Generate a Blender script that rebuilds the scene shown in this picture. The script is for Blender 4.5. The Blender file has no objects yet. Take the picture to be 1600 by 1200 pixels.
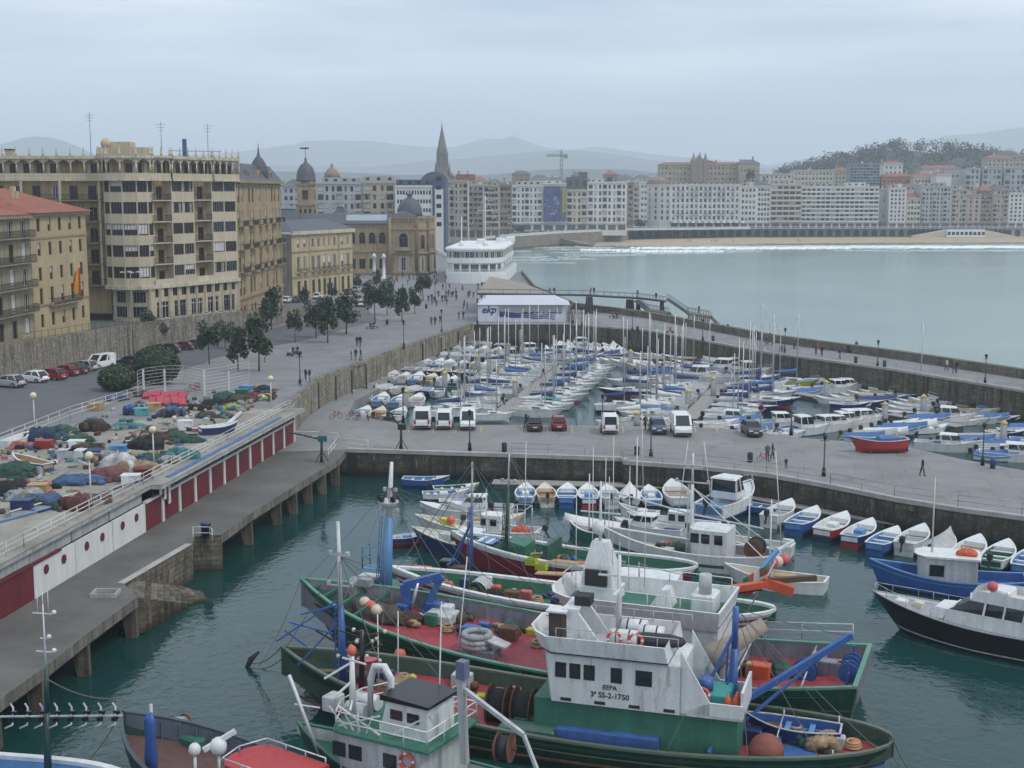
import bpy,math,random
from mathutils import Vector,Matrix
V=Vector
R=math.radians
rnd=random.Random(11)
scene=bpy.context.scene
COL=scene.collection
sin,cos,pi=math.sin,math.cos,math.pi
F=2100.0
CH=31.0
PIT=R(8.2)
CAMP=V((0,0,CH))
_c,_s=cos(PIT),sin(PIT)
def ray(px,py):
 x,y=(px-800)/F,(600-py)/F
 return V((x,_c+y*_s,-_s+y*_c))
def G(px,py,z=0.0):
 d=ray(px,py)
 return CAMP+d*((z-CH)/d.z)
def GY(px,py,Y):
 d=ray(px,py)
 return CAMP+d*(Y/d.y)
def lerp(a,b,t):
 return a+(b-a)*t
def interp(pts,x):
 if x<=pts[0][0]:
  return pts[0][1]
 for(a,b),(c,d)in zip(pts,pts[1:]):
  if x<=c:
   return b+(d-b)*(x-a)/(c-a)if c>a else d
 return pts[-1][1]
ZP=[(0,6.6),(168,6.6),(212,4.0),(430,4.0),(560,6.9)]
ZS=[(100,11.5),(180,9.45),(200,8.75),(219,8.3),(238,7.95),(257,7.4),(312,4.05),(430,4.05)]
ZQ=2.9
def zprom(Y):return interp(ZP,Y)
def zst(Y):return interp(ZS,Y)
def GF(px,py,fn=zprom):
 z=5.0
 for _ in range(30):
  p=G(px,py,z)
  z=lerp(z,fn(p.y),.6)
 return G(px,py,fn(p.y))
MATS={}
def mat(name,col=None,rough=.6,var=.12,scale=.8,metal=0.,bump=0.,bscale=20.,streak=0.,spec=.5,alpha=None,coord='Object',fine=0.,rust=0.):
 if name in MATS:
  return MATS[name]
 m=bpy.data.materials.new(name)
 m.use_nodes=True
 nt=m.node_tree
 N,L=nt.nodes,nt.links
 b=N['Principled BSDF']
 b.inputs['Roughness'].default_value=rough
 b.inputs['Metallic'].default_value=metal
 b.inputs['Specular IOR Level'].default_value=spec
 c=list(col)+[1]
 b.inputs['Base Color'].default_value=c
 if var>0 or streak>0 or bump>0 or fine>0:
  tc=N.new('ShaderNodeTexCoord')
  out=tc.outputs[coord]
  last=None
  if var>0:
   n=N.new('ShaderNodeTexNoise')
   n.inputs['Scale'].default_value=scale
   n.inputs['Detail'].default_value=6
   n.inputs['Roughness'].default_value=.65
   L.new(out,n.inputs['Vector'])
   r=N.new('ShaderNodeMapRange')
   r.inputs[1].default_value=.3
   r.inputs[2].default_value=.7
   r.inputs[3].default_value=1-var
   r.inputs[4].default_value=1+var
   L.new(n.outputs['Fac'],r.inputs[0])
   last=r.outputs[0]
  for amt,sc in((streak,(2.2,2.2,.12)),(fine,(9,9,9))):
   if amt>0:
    mp=N.new('ShaderNodeMapping')
    mp.inputs['Scale'].default_value=sc
    L.new(out,mp.inputs['Vector'])
    n=N.new('ShaderNodeTexNoise')
    n.inputs['Scale'].default_value=1.
    n.inputs['Detail'].default_value=5
    L.new(mp.outputs[0],n.inputs['Vector'])
    r=N.new('ShaderNodeMapRange')
    r.inputs[1].default_value=.38
    r.inputs[2].default_value=.66
    r.inputs[3].default_value=1.
    r.inputs[4].default_value=1-amt
    L.new(n.outputs['Fac'],r.inputs[0])
    if last is None:
     last=r.outputs[0]
    else:
     mu=N.new('ShaderNodeMath')
     mu.operation='MULTIPLY'
     L.new(last,mu.inputs[0])
     L.new(r.outputs[0],mu.inputs[1])
     last=mu.outputs[0]
  if last is not None:
   vm=N.new('ShaderNodeVectorMath')
   vm.operation='SCALE'
   vm.inputs[0].default_value=col
   L.new(last,vm.inputs['Scale'])
   cur=vm.outputs[0]
   if rust>0:
    mp=N.new('ShaderNodeMapping')
    mp.inputs['Scale'].default_value=(1.5,1.5,.3)
    L.new(out,mp.inputs['Vector'])
    n=N.new('ShaderNodeTexNoise')
    n.inputs['Scale'].default_value,n.inputs['Detail'].default_value,n.inputs['Roughness'].default_value=1.3,8,.7
    L.new(mp.outputs[0],n.inputs['Vector'])
    r=N.new('ShaderNodeMapRange')
    r.inputs[1].default_value,r.inputs[2].default_value,r.inputs[4].default_value=.56,.7,rust
    L.new(n.outputs['Fac'],r.inputs[0])
    mx=N.new('ShaderNodeMix')
    mx.data_type='RGBA'
    L.new(r.outputs[0],mx.inputs['Factor'])
    L.new(cur,mx.inputs[6])
    mx.inputs[7].default_value=(.13,.055,.028,1)
    cur=mx.outputs[2]
   L.new(cur,b.inputs['Base Color'])
  if bump>0:
   n=N.new('ShaderNodeTexNoise')
   n.inputs['Scale'].default_value=bscale
   n.inputs['Detail'].default_value=4
   L.new(out,n.inputs['Vector'])
   bp=N.new('ShaderNodeBump')
   bp.inputs['Strength'].default_value=bump
   bp.inputs['Distance'].default_value=.05
   L.new(n.outputs['Fac'],bp.inputs['Height'])
   L.new(bp.outputs[0],b.inputs['Normal'])
 MATS[name]=m
 return m
def stone_mat(name,col,col2,bw=.9,bh=.42,mortar=(.12,.11,.09),streak=.5,moss=None,wet=None,bump=.5,msize=.03,vs=.35):
 if name in MATS:
  return MATS[name]
 m=bpy.data.materials.new(name)
 m.use_nodes=True
 N,L=m.node_tree.nodes,m.node_tree.links
 b=N['Principled BSDF']
 b.inputs['Roughness'].default_value=.85
 b.inputs['Specular IOR Level'].default_value=.25
 tc=N.new('ShaderNodeTexCoord')
 sp=N.new('ShaderNodeSeparateXYZ')
 L.new(tc.outputs['Object'],sp.inputs[0])
 ad=N.new('ShaderNodeMath')
 L.new(sp.outputs[0],ad.inputs[0])
 L.new(sp.outputs[1],ad.inputs[1])
 cb=N.new('ShaderNodeCombineXYZ')
 L.new(ad.outputs[0],cb.inputs[0])
 L.new(sp.outputs[2],cb.inputs[1])
 br=N.new('ShaderNodeTexBrick')
 br.inputs['Scale'].default_value=1
 br.inputs['Brick Width'].default_value=bw
 br.inputs['Row Height'].default_value=bh
 br.inputs['Mortar Size'].default_value=msize
 br.inputs['Color1'].default_value=(*col,1)
 br.inputs['Color2'].default_value=(*col2,1)
 br.inputs['Mortar'].default_value=(*mortar,1)
 L.new(cb.outputs[0],br.inputs['Vector'])
 cur=br.outputs['Color']
 def mul(cur,scale3,lo,hi,a,bb,colr):
  mp=N.new('ShaderNodeMapping')
  mp.inputs['Scale'].default_value=scale3
  L.new(tc.outputs['Object'],mp.inputs['Vector'])
  n=N.new('ShaderNodeTexNoise')
  n.inputs['Scale'].default_value=1
  n.inputs['Detail'].default_value=7
  n.inputs['Roughness'].default_value=.7
  L.new(mp.outputs[0],n.inputs['Vector'])
  r=N.new('ShaderNodeMapRange')
  r.inputs[1].default_value,r.inputs[2].default_value,r.inputs[3].default_value,r.inputs[4].default_value=lo,hi,a,bb
  L.new(n.outputs['Fac'],r.inputs[0])
  mx=N.new('ShaderNodeMix')
  mx.data_type='RGBA'
  L.new(r.outputs[0],mx.inputs['Factor'])
  L.new(cur,mx.inputs[6])
  mx.inputs[7].default_value=(*colr,1)
  return mx.outputs[2]
 cur=mul(cur,(vs,vs,vs*1.5),.4,.62,0,.65,tuple(c*.42 for c in col))
 cur=mul(cur,(2.3,2.3,2.8),.5,.7,0,.55,tuple(min(1,c*1.7)for c in col))
 if streak:
  cur=mul(cur,(1.3,1.3,.16),.47,.6,0,streak,(.03,.028,.025))
  cur=mul(cur,(2.4,2.4,.3),.58,.68,0,streak*.6,(.34,.32,.28))
 if moss:
  cur=mul(cur,(.7,.7,1.3),.5,.62,0,.6,moss)
 if wet is not None:
  r=N.new('ShaderNodeMapRange')
  r.inputs[1].default_value,r.inputs[2].default_value=wet[0]+.35,wet[0]-.5
  n=N.new('ShaderNodeTexNoise')
  n.inputs['Scale'].default_value=.8
  L.new(tc.outputs['Object'],n.inputs['Vector'])
  a=N.new('ShaderNodeMath')
  L.new(sp.outputs[2],a.inputs[0])
  L.new(n.outputs['Fac'],a.inputs[1])
  L.new(a.outputs[0],r.inputs[0])
  mx=N.new('ShaderNodeMix')
  mx.data_type='RGBA'
  L.new(r.outputs[0],mx.inputs['Factor'])
  L.new(cur,mx.inputs[6])
  mx.inputs[7].default_value=(*wet[1],1)
  cur=mx.outputs[2]
 L.new(cur,b.inputs['Base Color'])
 bp=N.new('ShaderNodeBump')
 bp.inputs['Strength'].default_value=bump
 bp.inputs['Distance'].default_value=.06
 L.new(br.outputs['Fac'],bp.inputs['Height'])
 bp.invert=True
 L.new(bp.outputs[0],b.inputs['Normal'])
 MATS[name]=m
 return m
def paint(col,rough=.45,var=.1,streak=.12,rust=0.):
 key='paint_%02x%02x%02x'%tuple(int(max(0,min(1,c))*255)for c in col)
 return mat(key+('_worn' if rust else ''),col,rough,var,.9,streak=streak,fine=.12,rust=rust)
def heapm(m):
 c=tuple(m.node_tree.nodes['Principled BSDF'].inputs['Base Color'].default_value)[:3]
 g=sum(c)/3
 c=tuple(lerp(v,g,.25)*.8 for v in c)
 return mat('heaped_'+m.name,c,.9,.5,1.1,fine=.35,bump=1.,bscale=5)
def slab_mat(name,col,bw,bh,dark=.82,rough=.8):
 m=mat(name,col,rough,.14,.18,fine=.18)
 N,L=m.node_tree.nodes,m.node_tree.links
 b=N['Principled BSDF']
 src=b.inputs['Base Color'].links[0].from_socket
 tc=N.new('ShaderNodeTexCoord')
 mp=N.new('ShaderNodeMapping')
 mp.inputs['Rotation'].default_value=(0,0,.2)
 L.new(tc.outputs['Object'],mp.inputs['Vector'])
 br=N.new('ShaderNodeTexBrick')
 br.inputs['Scale'].default_value,br.inputs['Brick Width'].default_value,br.inputs['Row Height'].default_value,br.inputs['Mortar Size'].default_value=1,bw,bh,.035
 br.inputs['Color1'].default_value,br.inputs['Color2'].default_value,br.inputs['Mortar'].default_value=(1,1,1,1),(.9,.9,.91,1),(dark*.75,)*3+(1,)
 L.new(mp.outputs[0],br.inputs['Vector'])
 n=N.new('ShaderNodeTexNoise')
 n.inputs['Scale'].default_value,n.inputs['Detail'].default_value,n.inputs['Roughness'].default_value=.35,8,.72
 L.new(tc.outputs['Object'],n.inputs['Vector'])
 r=N.new('ShaderNodeMapRange')
 r.inputs[1].default_value,r.inputs[2].default_value,r.inputs[3].default_value,r.inputs[4].default_value=.54,.66,1,.72
 L.new(n.outputs['Fac'],r.inputs[0])
 v1=N.new('ShaderNodeVectorMath')
 v1.operation='MULTIPLY'
 L.new(src,v1.inputs[0])
 L.new(br.outputs['Color'],v1.inputs[1])
 v2=N.new('ShaderNodeVectorMath')
 v2.operation='SCALE'
 L.new(v1.outputs[0],v2.inputs[0])
 L.new(r.outputs[0],v2.inputs['Scale'])
 L.new(v2.outputs[0],b.inputs['Base Color'])
 return m
WHITE=paint((.74,.75,.74))
class MB:
 def __init__(self,M=None):
  self.v,self.f,self.mi,self.sm,self.mats=[],[],[],[],[]
  self.M=M or Matrix()
 def slot(self,m):
  if m not in self.mats:
   self.mats.append(m)
  return self.mats.index(m)
 def verts(self,pts):
  k=len(self.v)
  M=self.M
  self.v+=[tuple(M@V(p))for p in pts]
  return k
 def poly(self,pts,m,sm=False):
  k=self.verts(pts)
  self.f.append(list(range(k,k+len(pts))))
  self.mi.append(self.slot(m))
  self.sm.append(sm)
  return self
 def faces(self,pts,fs,m,sm=False):
  k=self.verts(pts)
  s=self.slot(m)
  for f in fs:
   self.f.append([k+i for i in f])
   self.mi.append(s)
   self.sm.append(sm)
  return self
 def hexa(self,p,m):
  return self.faces(p,[(3,2,1,0),(4,5,6,7),(0,1,5,4),(1,2,6,5),(2,3,7,6),(3,0,4,7)],m)
 def box(self,x0,x1,y0,y1,z0,z1,m):
  return self.hexa([(x0,y0,z0),(x1,y0,z0),(x1,y1,z0),(x0,y1,z0),(x0,y0,z1),(x1,y0,z1),(x1,y1,z1),(x0,y1,z1)],m)
 def cbox(self,c,s,m,rz=0.,tilt=0.):
  c=V(c)
  Mx=Matrix.Rotation(rz,3,'Z')@Matrix.Rotation(tilt,3,'X')
  h=V(s)/2
  P=[c+Mx@V((a*h.x,b*h.y,d*h.z))for d in(-1,1)for a,b in((-1,-1),(1,-1),(1,1),(-1,1))]
  return self.hexa(P,m)
 def chamfer(self,x0,x1,y0,y1,z0,z1,m,r=.1):
  def ring(i,z):
   return[(x0+i+r,y0+i,z),(x1-i-r,y0+i,z),(x1-i,y0+i+r,z),(x1-i,y1-i-r,z),(x1-i-r,y1-i,z),(x0+i+r,y1-i,z),(x0+i,y1-i-r,z),(x0+i,y0+i+r,z)]
  return self.loft([ring(0,z0),ring(0,z1-r),ring(r*.7,z1)],m)
 def prism(self,pts,z0,z1,m,mtop=None):
  n=len(pts)
  f0=(lambda i:z0[i])if isinstance(z0,(list,tuple))else(lambda i:z0)
  f1=(lambda i:z1[i])if isinstance(z1,(list,tuple))else(lambda i:z1)
  P=[(p[0],p[1],f0(i))for i,p in enumerate(pts)]+[(p[0],p[1],f1(i))for i,p in enumerate(pts)]
  area=sum(pts[i][0]*pts[(i+1)%n][1]-pts[(i+1)%n][0]*pts[i][1]for i in range(n))
  side=[(i,(i+1)%n,n+(i+1)%n,n+i)for i in range(n)]
  top,bot=tuple(range(n,2*n)),tuple(range(n-1,-1,-1))
  if area<0:
   side=[s[::-1]for s in side]
   top,bot=top[::-1],bot[::-1]
  self.faces(P,side+[bot],m)
  self.faces(P,[top],mtop or m)
  return self
 def loft(self,rings,m,closed=True,caps=True,sm=False):
  n=len(rings[0])
  k=self.verts([p for r in rings for p in r])
  s=self.slot(m)
  for i in range(len(rings)-1):
   for j in range(n if closed else n-1):
    a,b=k+i*n+j,k+i*n+(j+1)%n
    self.f.append([a,b,b+n,a+n])
    self.mi.append(s)
    self.sm.append(sm)
  if caps and closed:
   for r in(list(range(k+n-1,k-1,-1)),list(range(k+(len(rings)-1)*n,k+len(rings)*n))):
    self.f.append(r)
    self.mi.append(s)
    self.sm.append(False)
  return self
 def tube(self,pts,r,m,n=6,sm=True):
  pts=[V(p)for p in pts]
  rs=r if isinstance(r,(list,tuple))else[r]*len(pts)
  rings=[]
  for i,p in enumerate(pts):
   d=(pts[min(i+1,len(pts)-1)]-pts[max(i-1,0)])
   d=d.normalized()if d.length>1e-9 else V((0,0,1))
   a=d.cross(V((0,0,1)))
   if a.length<.05:
    a=d.cross(V((0,1,0)))
   a.normalize()
   b=d.cross(a)
   rings.append([p+(a*cos(2*pi*j/n)+b*sin(2*pi*j/n))*rs[i]for j in range(n)])
  return self.loft(rings,m,sm=sm)
 def bar(self,p,q,w,m,h=None):
  p,q=V(p),V(q)
  d=(q-p).normalized()
  a=d.cross(V((0,0,1)))
  if a.length<.05:
   a=V((1,0,0))
  a.normalize()
  b=a.cross(d)
  a,b=a*w/2,b*(h or w)/2
  return self.hexa([p-a-b,p+a-b,p+a+b,p-a+b,q-a-b,q+a-b,q+a+b,q-a+b],m)
 def lathe(self,prof,m,c=(0,0,0),n=12,sm=True):
  c=V(c)
  return self.loft([[c+V((r*cos(2*pi*j/n),r*sin(2*pi*j/n),z))for j in range(n)]for r,z in prof],m,sm=sm)
 def ball(self,c,r,m,n=10,k=6):
  r=V(r)if not isinstance(r,(int,float))else V((r,r,r))
  c=V(c)
  return self.loft([[c+V((r.x*cos(2*pi*j/n)*sin(t),r.y*sin(2*pi*j/n)*sin(t),-r.z*cos(t)))for j in range(n)]for t in[max(.02,min(pi-.02,pi*i/k))for i in range(k+1)]],m,sm=True)
 def torus(self,c,r,t,m,ax=(0,0,1),n=18,k=6,col2=None):
  c=V(c)
  Q=V(ax).normalized().to_track_quat('Z','Y').to_matrix()
  P=[c+Q@V(((r+t*cos(2*pi*j/k))*cos(2*pi*i/n),(r+t*cos(2*pi*j/k))*sin(2*pi*i/n),t*sin(2*pi*j/k)))for i in range(n)for j in range(k)]
  for seg in range(n):
   mm=col2 if(col2 and seg%(n//4)==0)else m
   i2=(seg+1)%n
   self.faces([P[seg*k+j]for j in range(k)]+[P[i2*k+j]for j in range(k)],[(j,(j+1)%k,k+(j+1)%k,k+j)for j in range(k)],mm,True)
  return self
 def heap(self,c,rx,ry,h,m,seed=0,n=22,k=8,rough=.25):
  q=random.Random(seed)
  c=V(c)
  ph=[q.uniform(0,6.28)for _ in range(9)]
  lumps=[(q.uniform(0,6.28),q.uniform(.2,.8),q.uniform(.25,.5),q.uniform(-.35,.22))for _ in range(9)]
  rings=[]
  for i in range(k+1):
   t=i/k
   ring=[]
   for j in range(n):
    a=2*pi*j/n
    s=cos(t*pi/2)**.6+.02
    w=1+rough*(.6*sin(2*a+ph[0])+.4*sin(3*a+ph[1])+.35*sin(7*a+ph[2]+5*t))+q.uniform(-.35,.35)*rough
    x,y=s*w*cos(a),s*w*sin(a)
    z=sin(t*pi/2)
    for la,lr,lw,lh in lumps:
     d2=(x-lr*cos(la))**2+(y-lr*sin(la))**2
     z+=lh*math.exp(-d2/lw**2)*(.2+z*.6)
    ring.append(c+V((rx*x,ry*y,h*z*(1+q.uniform(-.12,.12)*(t>0))-(.05 if i==0 else 0))))
   rings.append(ring)
  return self.loft(rings,m,sm=True)
 def text(self,s,size,m,M,bold=0.,shear=0.,ext=.01,align='CENTER'):
  cu=bpy.data.curves.new('t','FONT')
  cu.body,cu.size,cu.align_x,cu.shear,cu.offset,cu.extrude=s,size,align,shear,bold,ext
  cu.resolution_u=3
  o=bpy.data.objects.new('t',cu)
  COL.objects.link(o)
  dg=bpy.context.evaluated_depsgraph_get()
  me=o.evaluated_get(dg).to_mesh()
  vs=[M@v.co for v in me.vertices]
  fs=[tuple(p.vertices)for p in me.polygons]
  self.faces(vs,fs,m)
  o.evaluated_get(dg).to_mesh_clear()
  bpy.data.objects.remove(o)
  bpy.data.curves.remove(cu)
  return self
 def mesh(self,name):
  me=bpy.data.meshes.new(name)
  me.from_pydata(self.v,[],self.f)
  for m in self.mats:
   me.materials.append(m)
  me.polygons.foreach_set('material_index',self.mi)
  me.polygons.foreach_set('use_smooth',self.sm)
  me.update()
  return me
 def build(self,name,parent=None,loc=None,rz=0.,label=None):
  o=bpy.data.objects.new(name,self.mesh(name))
  COL.objects.link(o)
  if parent is not None:
   o.parent=parent
  if loc is not None:
   o.location=loc
  if rz:
   o.rotation_euler.z=rz
  if label:
   o['label']=label
  return o
USED={}
def tag(o,label,cat,group=None):
 o['label'],o['category']=label,cat
 if group:
  o['group']=group
 if label in USED:
  print('DUP LABEL',label)
 USED[label]=1
 nw=len(label.split())
 if nw<4 or nw>16:
  print('LABEL LEN',nw,label)
 return o
def thing(name,label,cat,loc=(0,0,0),rz=0.,group=None):
 o=bpy.data.objects.new(name,None)
 o.empty_display_size=.3
 COL.objects.link(o)
 o.location=loc
 o.rotation_euler=(0,0,rz)
 return tag(o,label,cat,group)
def struct(name,mb,kind='structure'):
 o=mb.build(name)
 o['kind']=kind
 return o
def dup(o,loc,rz,label,group=None,scale=None):
 r=o.copy()
 COL.objects.link(r)
 r.location=loc
 r.rotation_euler=(0,0,rz)
 if scale:
  r.scale=(scale,)*3 if isinstance(scale,(int,float))else scale
 tag(r,label,r['category'],group)
 for ch in KIDS.get(o.name)or list(o.children):
  c=ch.copy()
  COL.objects.link(c)
  c.parent=r
  for g in list(ch.children):
   d=g.copy()
   COL.objects.link(d)
   d.parent=c
 return r
KIDS={}
ORD='first second third fourth fifth sixth seventh eighth ninth tenth eleventh twelfth thirteenth fourteenth fifteenth sixteenth seventeenth eighteenth nineteenth twentieth'.split()
def catenary(p,q,sag,n=8):
 p,q=V(p),V(q)
 return[p.lerp(q,i/n)-V((0,0,sag*4*(i/n)*(1-i/n)))for i in range(n+1)]
cam=bpy.data.objects.new('camera',bpy.data.cameras.new('camera'))
COL.objects.link(cam)
cam.location=CAMP
cam.rotation_euler=(pi/2-PIT,0,0)
cam.data.sensor_width=36
cam.data.lens=36*F/1600
cam.data.clip_start=.5
cam.data.clip_end=40000
scene.camera=cam
SUN_EL,SUN_AZ=R(52),R(118)
w=bpy.data.worlds.new('World')
scene.world=w
w.use_nodes=True
N,L=w.node_tree.nodes,w.node_tree.links
bg=N['Background']
sky=N.new('ShaderNodeTexSky')
sky.sky_type='NISHITA'
sky.sun_disc=False
sky.sun_elevation,sky.sun_rotation=SUN_EL,SUN_AZ
sky.dust_density,sky.air_density=3,1.2
tc=N.new('ShaderNodeTexCoord')
mp=N.new('ShaderNodeMapping')
mp.inputs['Scale'].default_value=(2.4,2.4,17)
L.new(tc.outputs['Generated'],mp.inputs['Vector'])
nz=N.new('ShaderNodeTexNoise')
nz.inputs['Scale'].default_value=1.1
nz.inputs['Detail'].default_value=5
nz.inputs['Roughness'].default_value=.5
L.new(mp.outputs[0],nz.inputs['Vector'])
cr=N.new('ShaderNodeValToRGB')
cr.color_ramp.elements[0].position=.35
cr.color_ramp.elements[0].color=(3.9,4.8,6.1,1)
cr.color_ramp.elements[1].position=.64
cr.color_ramp.elements[1].color=(7.6,8.2,8.7,1)
L.new(nz.outputs['Fac'],cr.inputs[0])
sz=N.new('ShaderNodeSeparateXYZ')
L.new(tc.outputs['Generated'],sz.inputs[0])
hr=N.new('ShaderNodeMapRange')
hr.inputs[1].default_value,hr.inputs[2].default_value,hr.inputs[3].default_value,hr.inputs[4].default_value=.0,.13,.75,0
L.new(sz.outputs[2],hr.inputs[0])
lo=N.new('ShaderNodeMix')
lo.data_type='RGBA'
L.new(hr.outputs[0],lo.inputs['Factor'])
L.new(cr.outputs[0],lo.inputs[6])
lo.inputs[7].default_value=(4.5,5.6,7.3,1)
mx=N.new('ShaderNodeMix')
mx.data_type='RGBA'
mx.inputs['Factor'].default_value=.9
L.new(sky.outputs[0],mx.inputs[6])
L.new(lo.outputs[2],mx.inputs[7])
L.new(mx.outputs[2],bg.inputs['Color'])
bg.inputs['Strength'].default_value=.126
sl=bpy.data.lights.new('sun','SUN')
sl.energy,sl.angle,sl.color=1.35,R(14),(1,.96,.9)
so=bpy.data.objects.new('sun',sl)
COL.objects.link(so)
sd=V((sin(SUN_AZ)*cos(SUN_EL),cos(SUN_AZ)*cos(SUN_EL),sin(SUN_EL)))
so.rotation_euler=sd.to_track_quat('Z','Y').to_euler()
vs=scene.view_settings
vs.view_transform,vs.look,vs.gamma,vs.exposure='Standard','None',1,.2
cy=scene.cycles
cy.max_bounces,cy.diffuse_bounces,cy.glossy_bounces,cy.transmission_bounces,cy.volume_bounces,cy.transparent_max_bounces=8,3,3,4,4,8
cy.use_denoising=True
try:
 cy.denoiser='OPENIMAGEDENOISE'
except Exception:
 pass
HZ=2.25e-4
hz=bpy.data.materials.new('haze')
hz.use_nodes=True
hn=hz.node_tree
hn.nodes.remove(hn.nodes['Principled BSDF'])
pv=hn.nodes.new('ShaderNodeVolumePrincipled')
pv.inputs['Color'].default_value=(.84,.92,1,1)
pv.inputs['Density'].default_value=HZ
hn.links.new(pv.outputs[0],hn.nodes['Material Output'].inputs['Volume'])
struct('haze',MB().box(-6500,6500,-260,11500,-4,470,hz),'stuff')
def water_mat(name,base,rough,bump,scale,foam=False,stretch=(1,1,1)):
 m=bpy.data.materials.new(name)
 m.use_nodes=True
 N,L=m.node_tree.nodes,m.node_tree.links
 b=N['Principled BSDF']
 b.inputs['Roughness'].default_value=rough
 b.inputs['IOR'].default_value=1.33
 tc=N.new('ShaderNodeTexCoord')
 mp=N.new('ShaderNodeMapping')
 mp.inputs['Scale'].default_value=stretch
 mp.inputs['Rotation'].default_value=(0,0,.6)
 L.new(tc.outputs['Object'],mp.inputs['Vector'])
 n1=N.new('ShaderNodeTexNoise')
 n1.inputs['Scale'].default_value=scale
 n1.inputs['Detail'].default_value=3
 n1.inputs['Distortion'].default_value=.6
 L.new(mp.outputs[0],n1.inputs['Vector'])
 n2=N.new('ShaderNodeTexNoise')
 n2.inputs['Scale'].default_value=.045
 n2.inputs['Detail'].default_value=3
 L.new(mp.outputs[0],n2.inputs['Vector'])
 r2=N.new('ShaderNodeMapRange')
 r2.inputs[1].default_value,r2.inputs[2].default_value,r2.inputs[3].default_value,r2.inputs[4].default_value=.4,.65,.25,1
 L.new(n2.outputs['Fac'],r2.inputs[0])
 mu=N.new('ShaderNodeMath')
 mu.operation='MULTIPLY'
 mu.inputs[1].default_value=bump
 L.new(r2.outputs[0],mu.inputs[0])
 bp=N.new('ShaderNodeBump')
 bp.inputs['Distance'].default_value=.12
 L.new(mu.outputs[0],bp.inputs['Strength'])
 L.new(n1.outputs['Fac'],bp.inputs['Height'])
 L.new(bp.outputs[0],b.inputs['Normal'])
 n3=N.new('ShaderNodeTexNoise')
 n3.inputs['Scale'].default_value=.02
 n3.inputs['Detail'].default_value=4
 L.new(tc.outputs['Object'],n3.inputs['Vector'])
 r3=N.new('ShaderNodeMapRange')
 r3.inputs[1].default_value,r3.inputs[2].default_value,r3.inputs[3].default_value,r3.inputs[4].default_value=.3,.7,.8,1.2
 L.new(n3.outputs['Fac'],r3.inputs[0])
 vm=N.new('ShaderNodeVectorMath')
 vm.operation='SCALE'
 vm.inputs[0].default_value=base
 L.new(r3.outputs[0],vm.inputs['Scale'])
 L.new(vm.outputs[0],b.inputs['Base Color'])
 return m
HW=water_mat('harbour_water',(.008,.045,.043),.05,.7,1.3,stretch=(1,1,1))
BW=water_mat('bay_water',(.15,.22,.2),.2,.35,.35,stretch=(.6,1.6,1))
b1,b2=G(890,500,0),G(1600,604,0)
bd=(b2-b1)
bfar=b2+bd*3
bnear=V((-60,b1.y+3,0))
struct('harbour_water',MB().poly([(-400,-250,0),(900,-250,0),(bfar.x+600,-250,0),(bfar.x,bfar.y,0),(b1.x,b1.y,0),(-400,b1.y,0)],HW))
struct('bay_water',MB().poly([(-400,b1.y,0),(b1.x,b1.y,0),(bfar.x,bfar.y,0),(bfar.x+600,-250,0),(6400,-250,0),(6400,1000,0),(-400,1000,0)],BW))
PAVE=slab_mat('paving',(.22,.217,.222),3.2,2.4)
ASPH=mat('asphalt',(.105,.108,.115),.8,.15,.3,fine=.15)
CONC=slab_mat('quay_concrete',(.235,.232,.23),5,4)
PIERC=mat('pier_concrete',(.12,.115,.105),.8,.3,.22,fine=.2)
EDGE=mat('edge_stone',(.36,.35,.33),.8,.2,.8,fine=.2)
WALLM=stone_mat('harbour_wall_stone',(.17,.15,.115),(.11,.1,.08),1.0,.45,(.05,.045,.04),streak=.8,moss=(.07,.08,.035),wet=(1.1,(.025,.028,.02)))
QWALL=stone_mat('quay_wall_stone',(.12,.105,.085),(.07,.062,.052),1.1,.5,(.04,.036,.03),streak=.9,moss=(.035,.035,.025),wet=(1.3,(.015,.016,.013)))
PWALL=stone_mat('promenade_wall_stone',(.36,.32,.25),(.27,.24,.19),1.3,.55,(.1,.09,.07),streak=.75,moss=(.12,.115,.05),wet=(1.0,(.06,.055,.03)),vs=.2)
RWALL=stone_mat('rubble_wall_stone',(.34,.3,.24),(.2,.175,.14),.62,.33,(.17,.15,.125),streak=.6,vs=.5,msize=.06)
shA,shB=G(460,690,ZQ),G(55,935,ZQ)
sdir=(shA-shB).normalized()
shC=shB-sdir*60
WTOP=[GF(x,y)for x,y in((497,595),(560,570),(629,545),(700,520),(741,507))]
EK0=WTOP[-1]
EK1=G(893,507,4.0)
def coast(Y):
 pts=[(shC.y,shC.x),(shA.y,shA.x),(shA.y+8,shA.x-1.2)]+[(p.y,p.x)for p in WTOP]
 return interp(pts,Y)
mb=MB()
ys=[shC.y,60,90,120,shA.y,160,168,178,190,200,212,230,250,EK0.y]
for a,b in zip(ys,ys[1:]):
 xa,xb=coast(a)-.02,coast(b)-.02
 xla,xlb=-260,-260
 mb.poly([(xla,a,zprom(a)),(xa,a,zprom(a)),(xb,b,zprom(b)),(xlb,b,zprom(b))],PAVE)
SEA=[(EK1.x,EK0.y),(13,300),(14,318),(6,372),(3,440),(-22,500),(-34,560),(-32,630),(0,713),(28,770),(70,822),(150,852),(345,868),(900,890),(6000,920)]
for(xa,a),(xb,b)in zip(SEA,SEA[1:]):
 mb.poly([(-6000,a,zprom(a)),(xa,a,zprom(a)),(xb,b,zprom(b)),(-6000,b,zprom(b))],PAVE)
mb.poly([(-6000,920,6.9),(6000,920,6.9),(6000,11000,6.9),(-6000,11000,6.9)],mat('city_ground',(.12,.12,.115),.9,.2,.02))
mb.poly([(-6000,shC.y,6.55),(-260,shC.y,6.55),(-260,EK0.y,3.9),(-6000,EK0.y,3.9)],PAVE)
struct('promenade',mb)
mb=MB()
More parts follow.
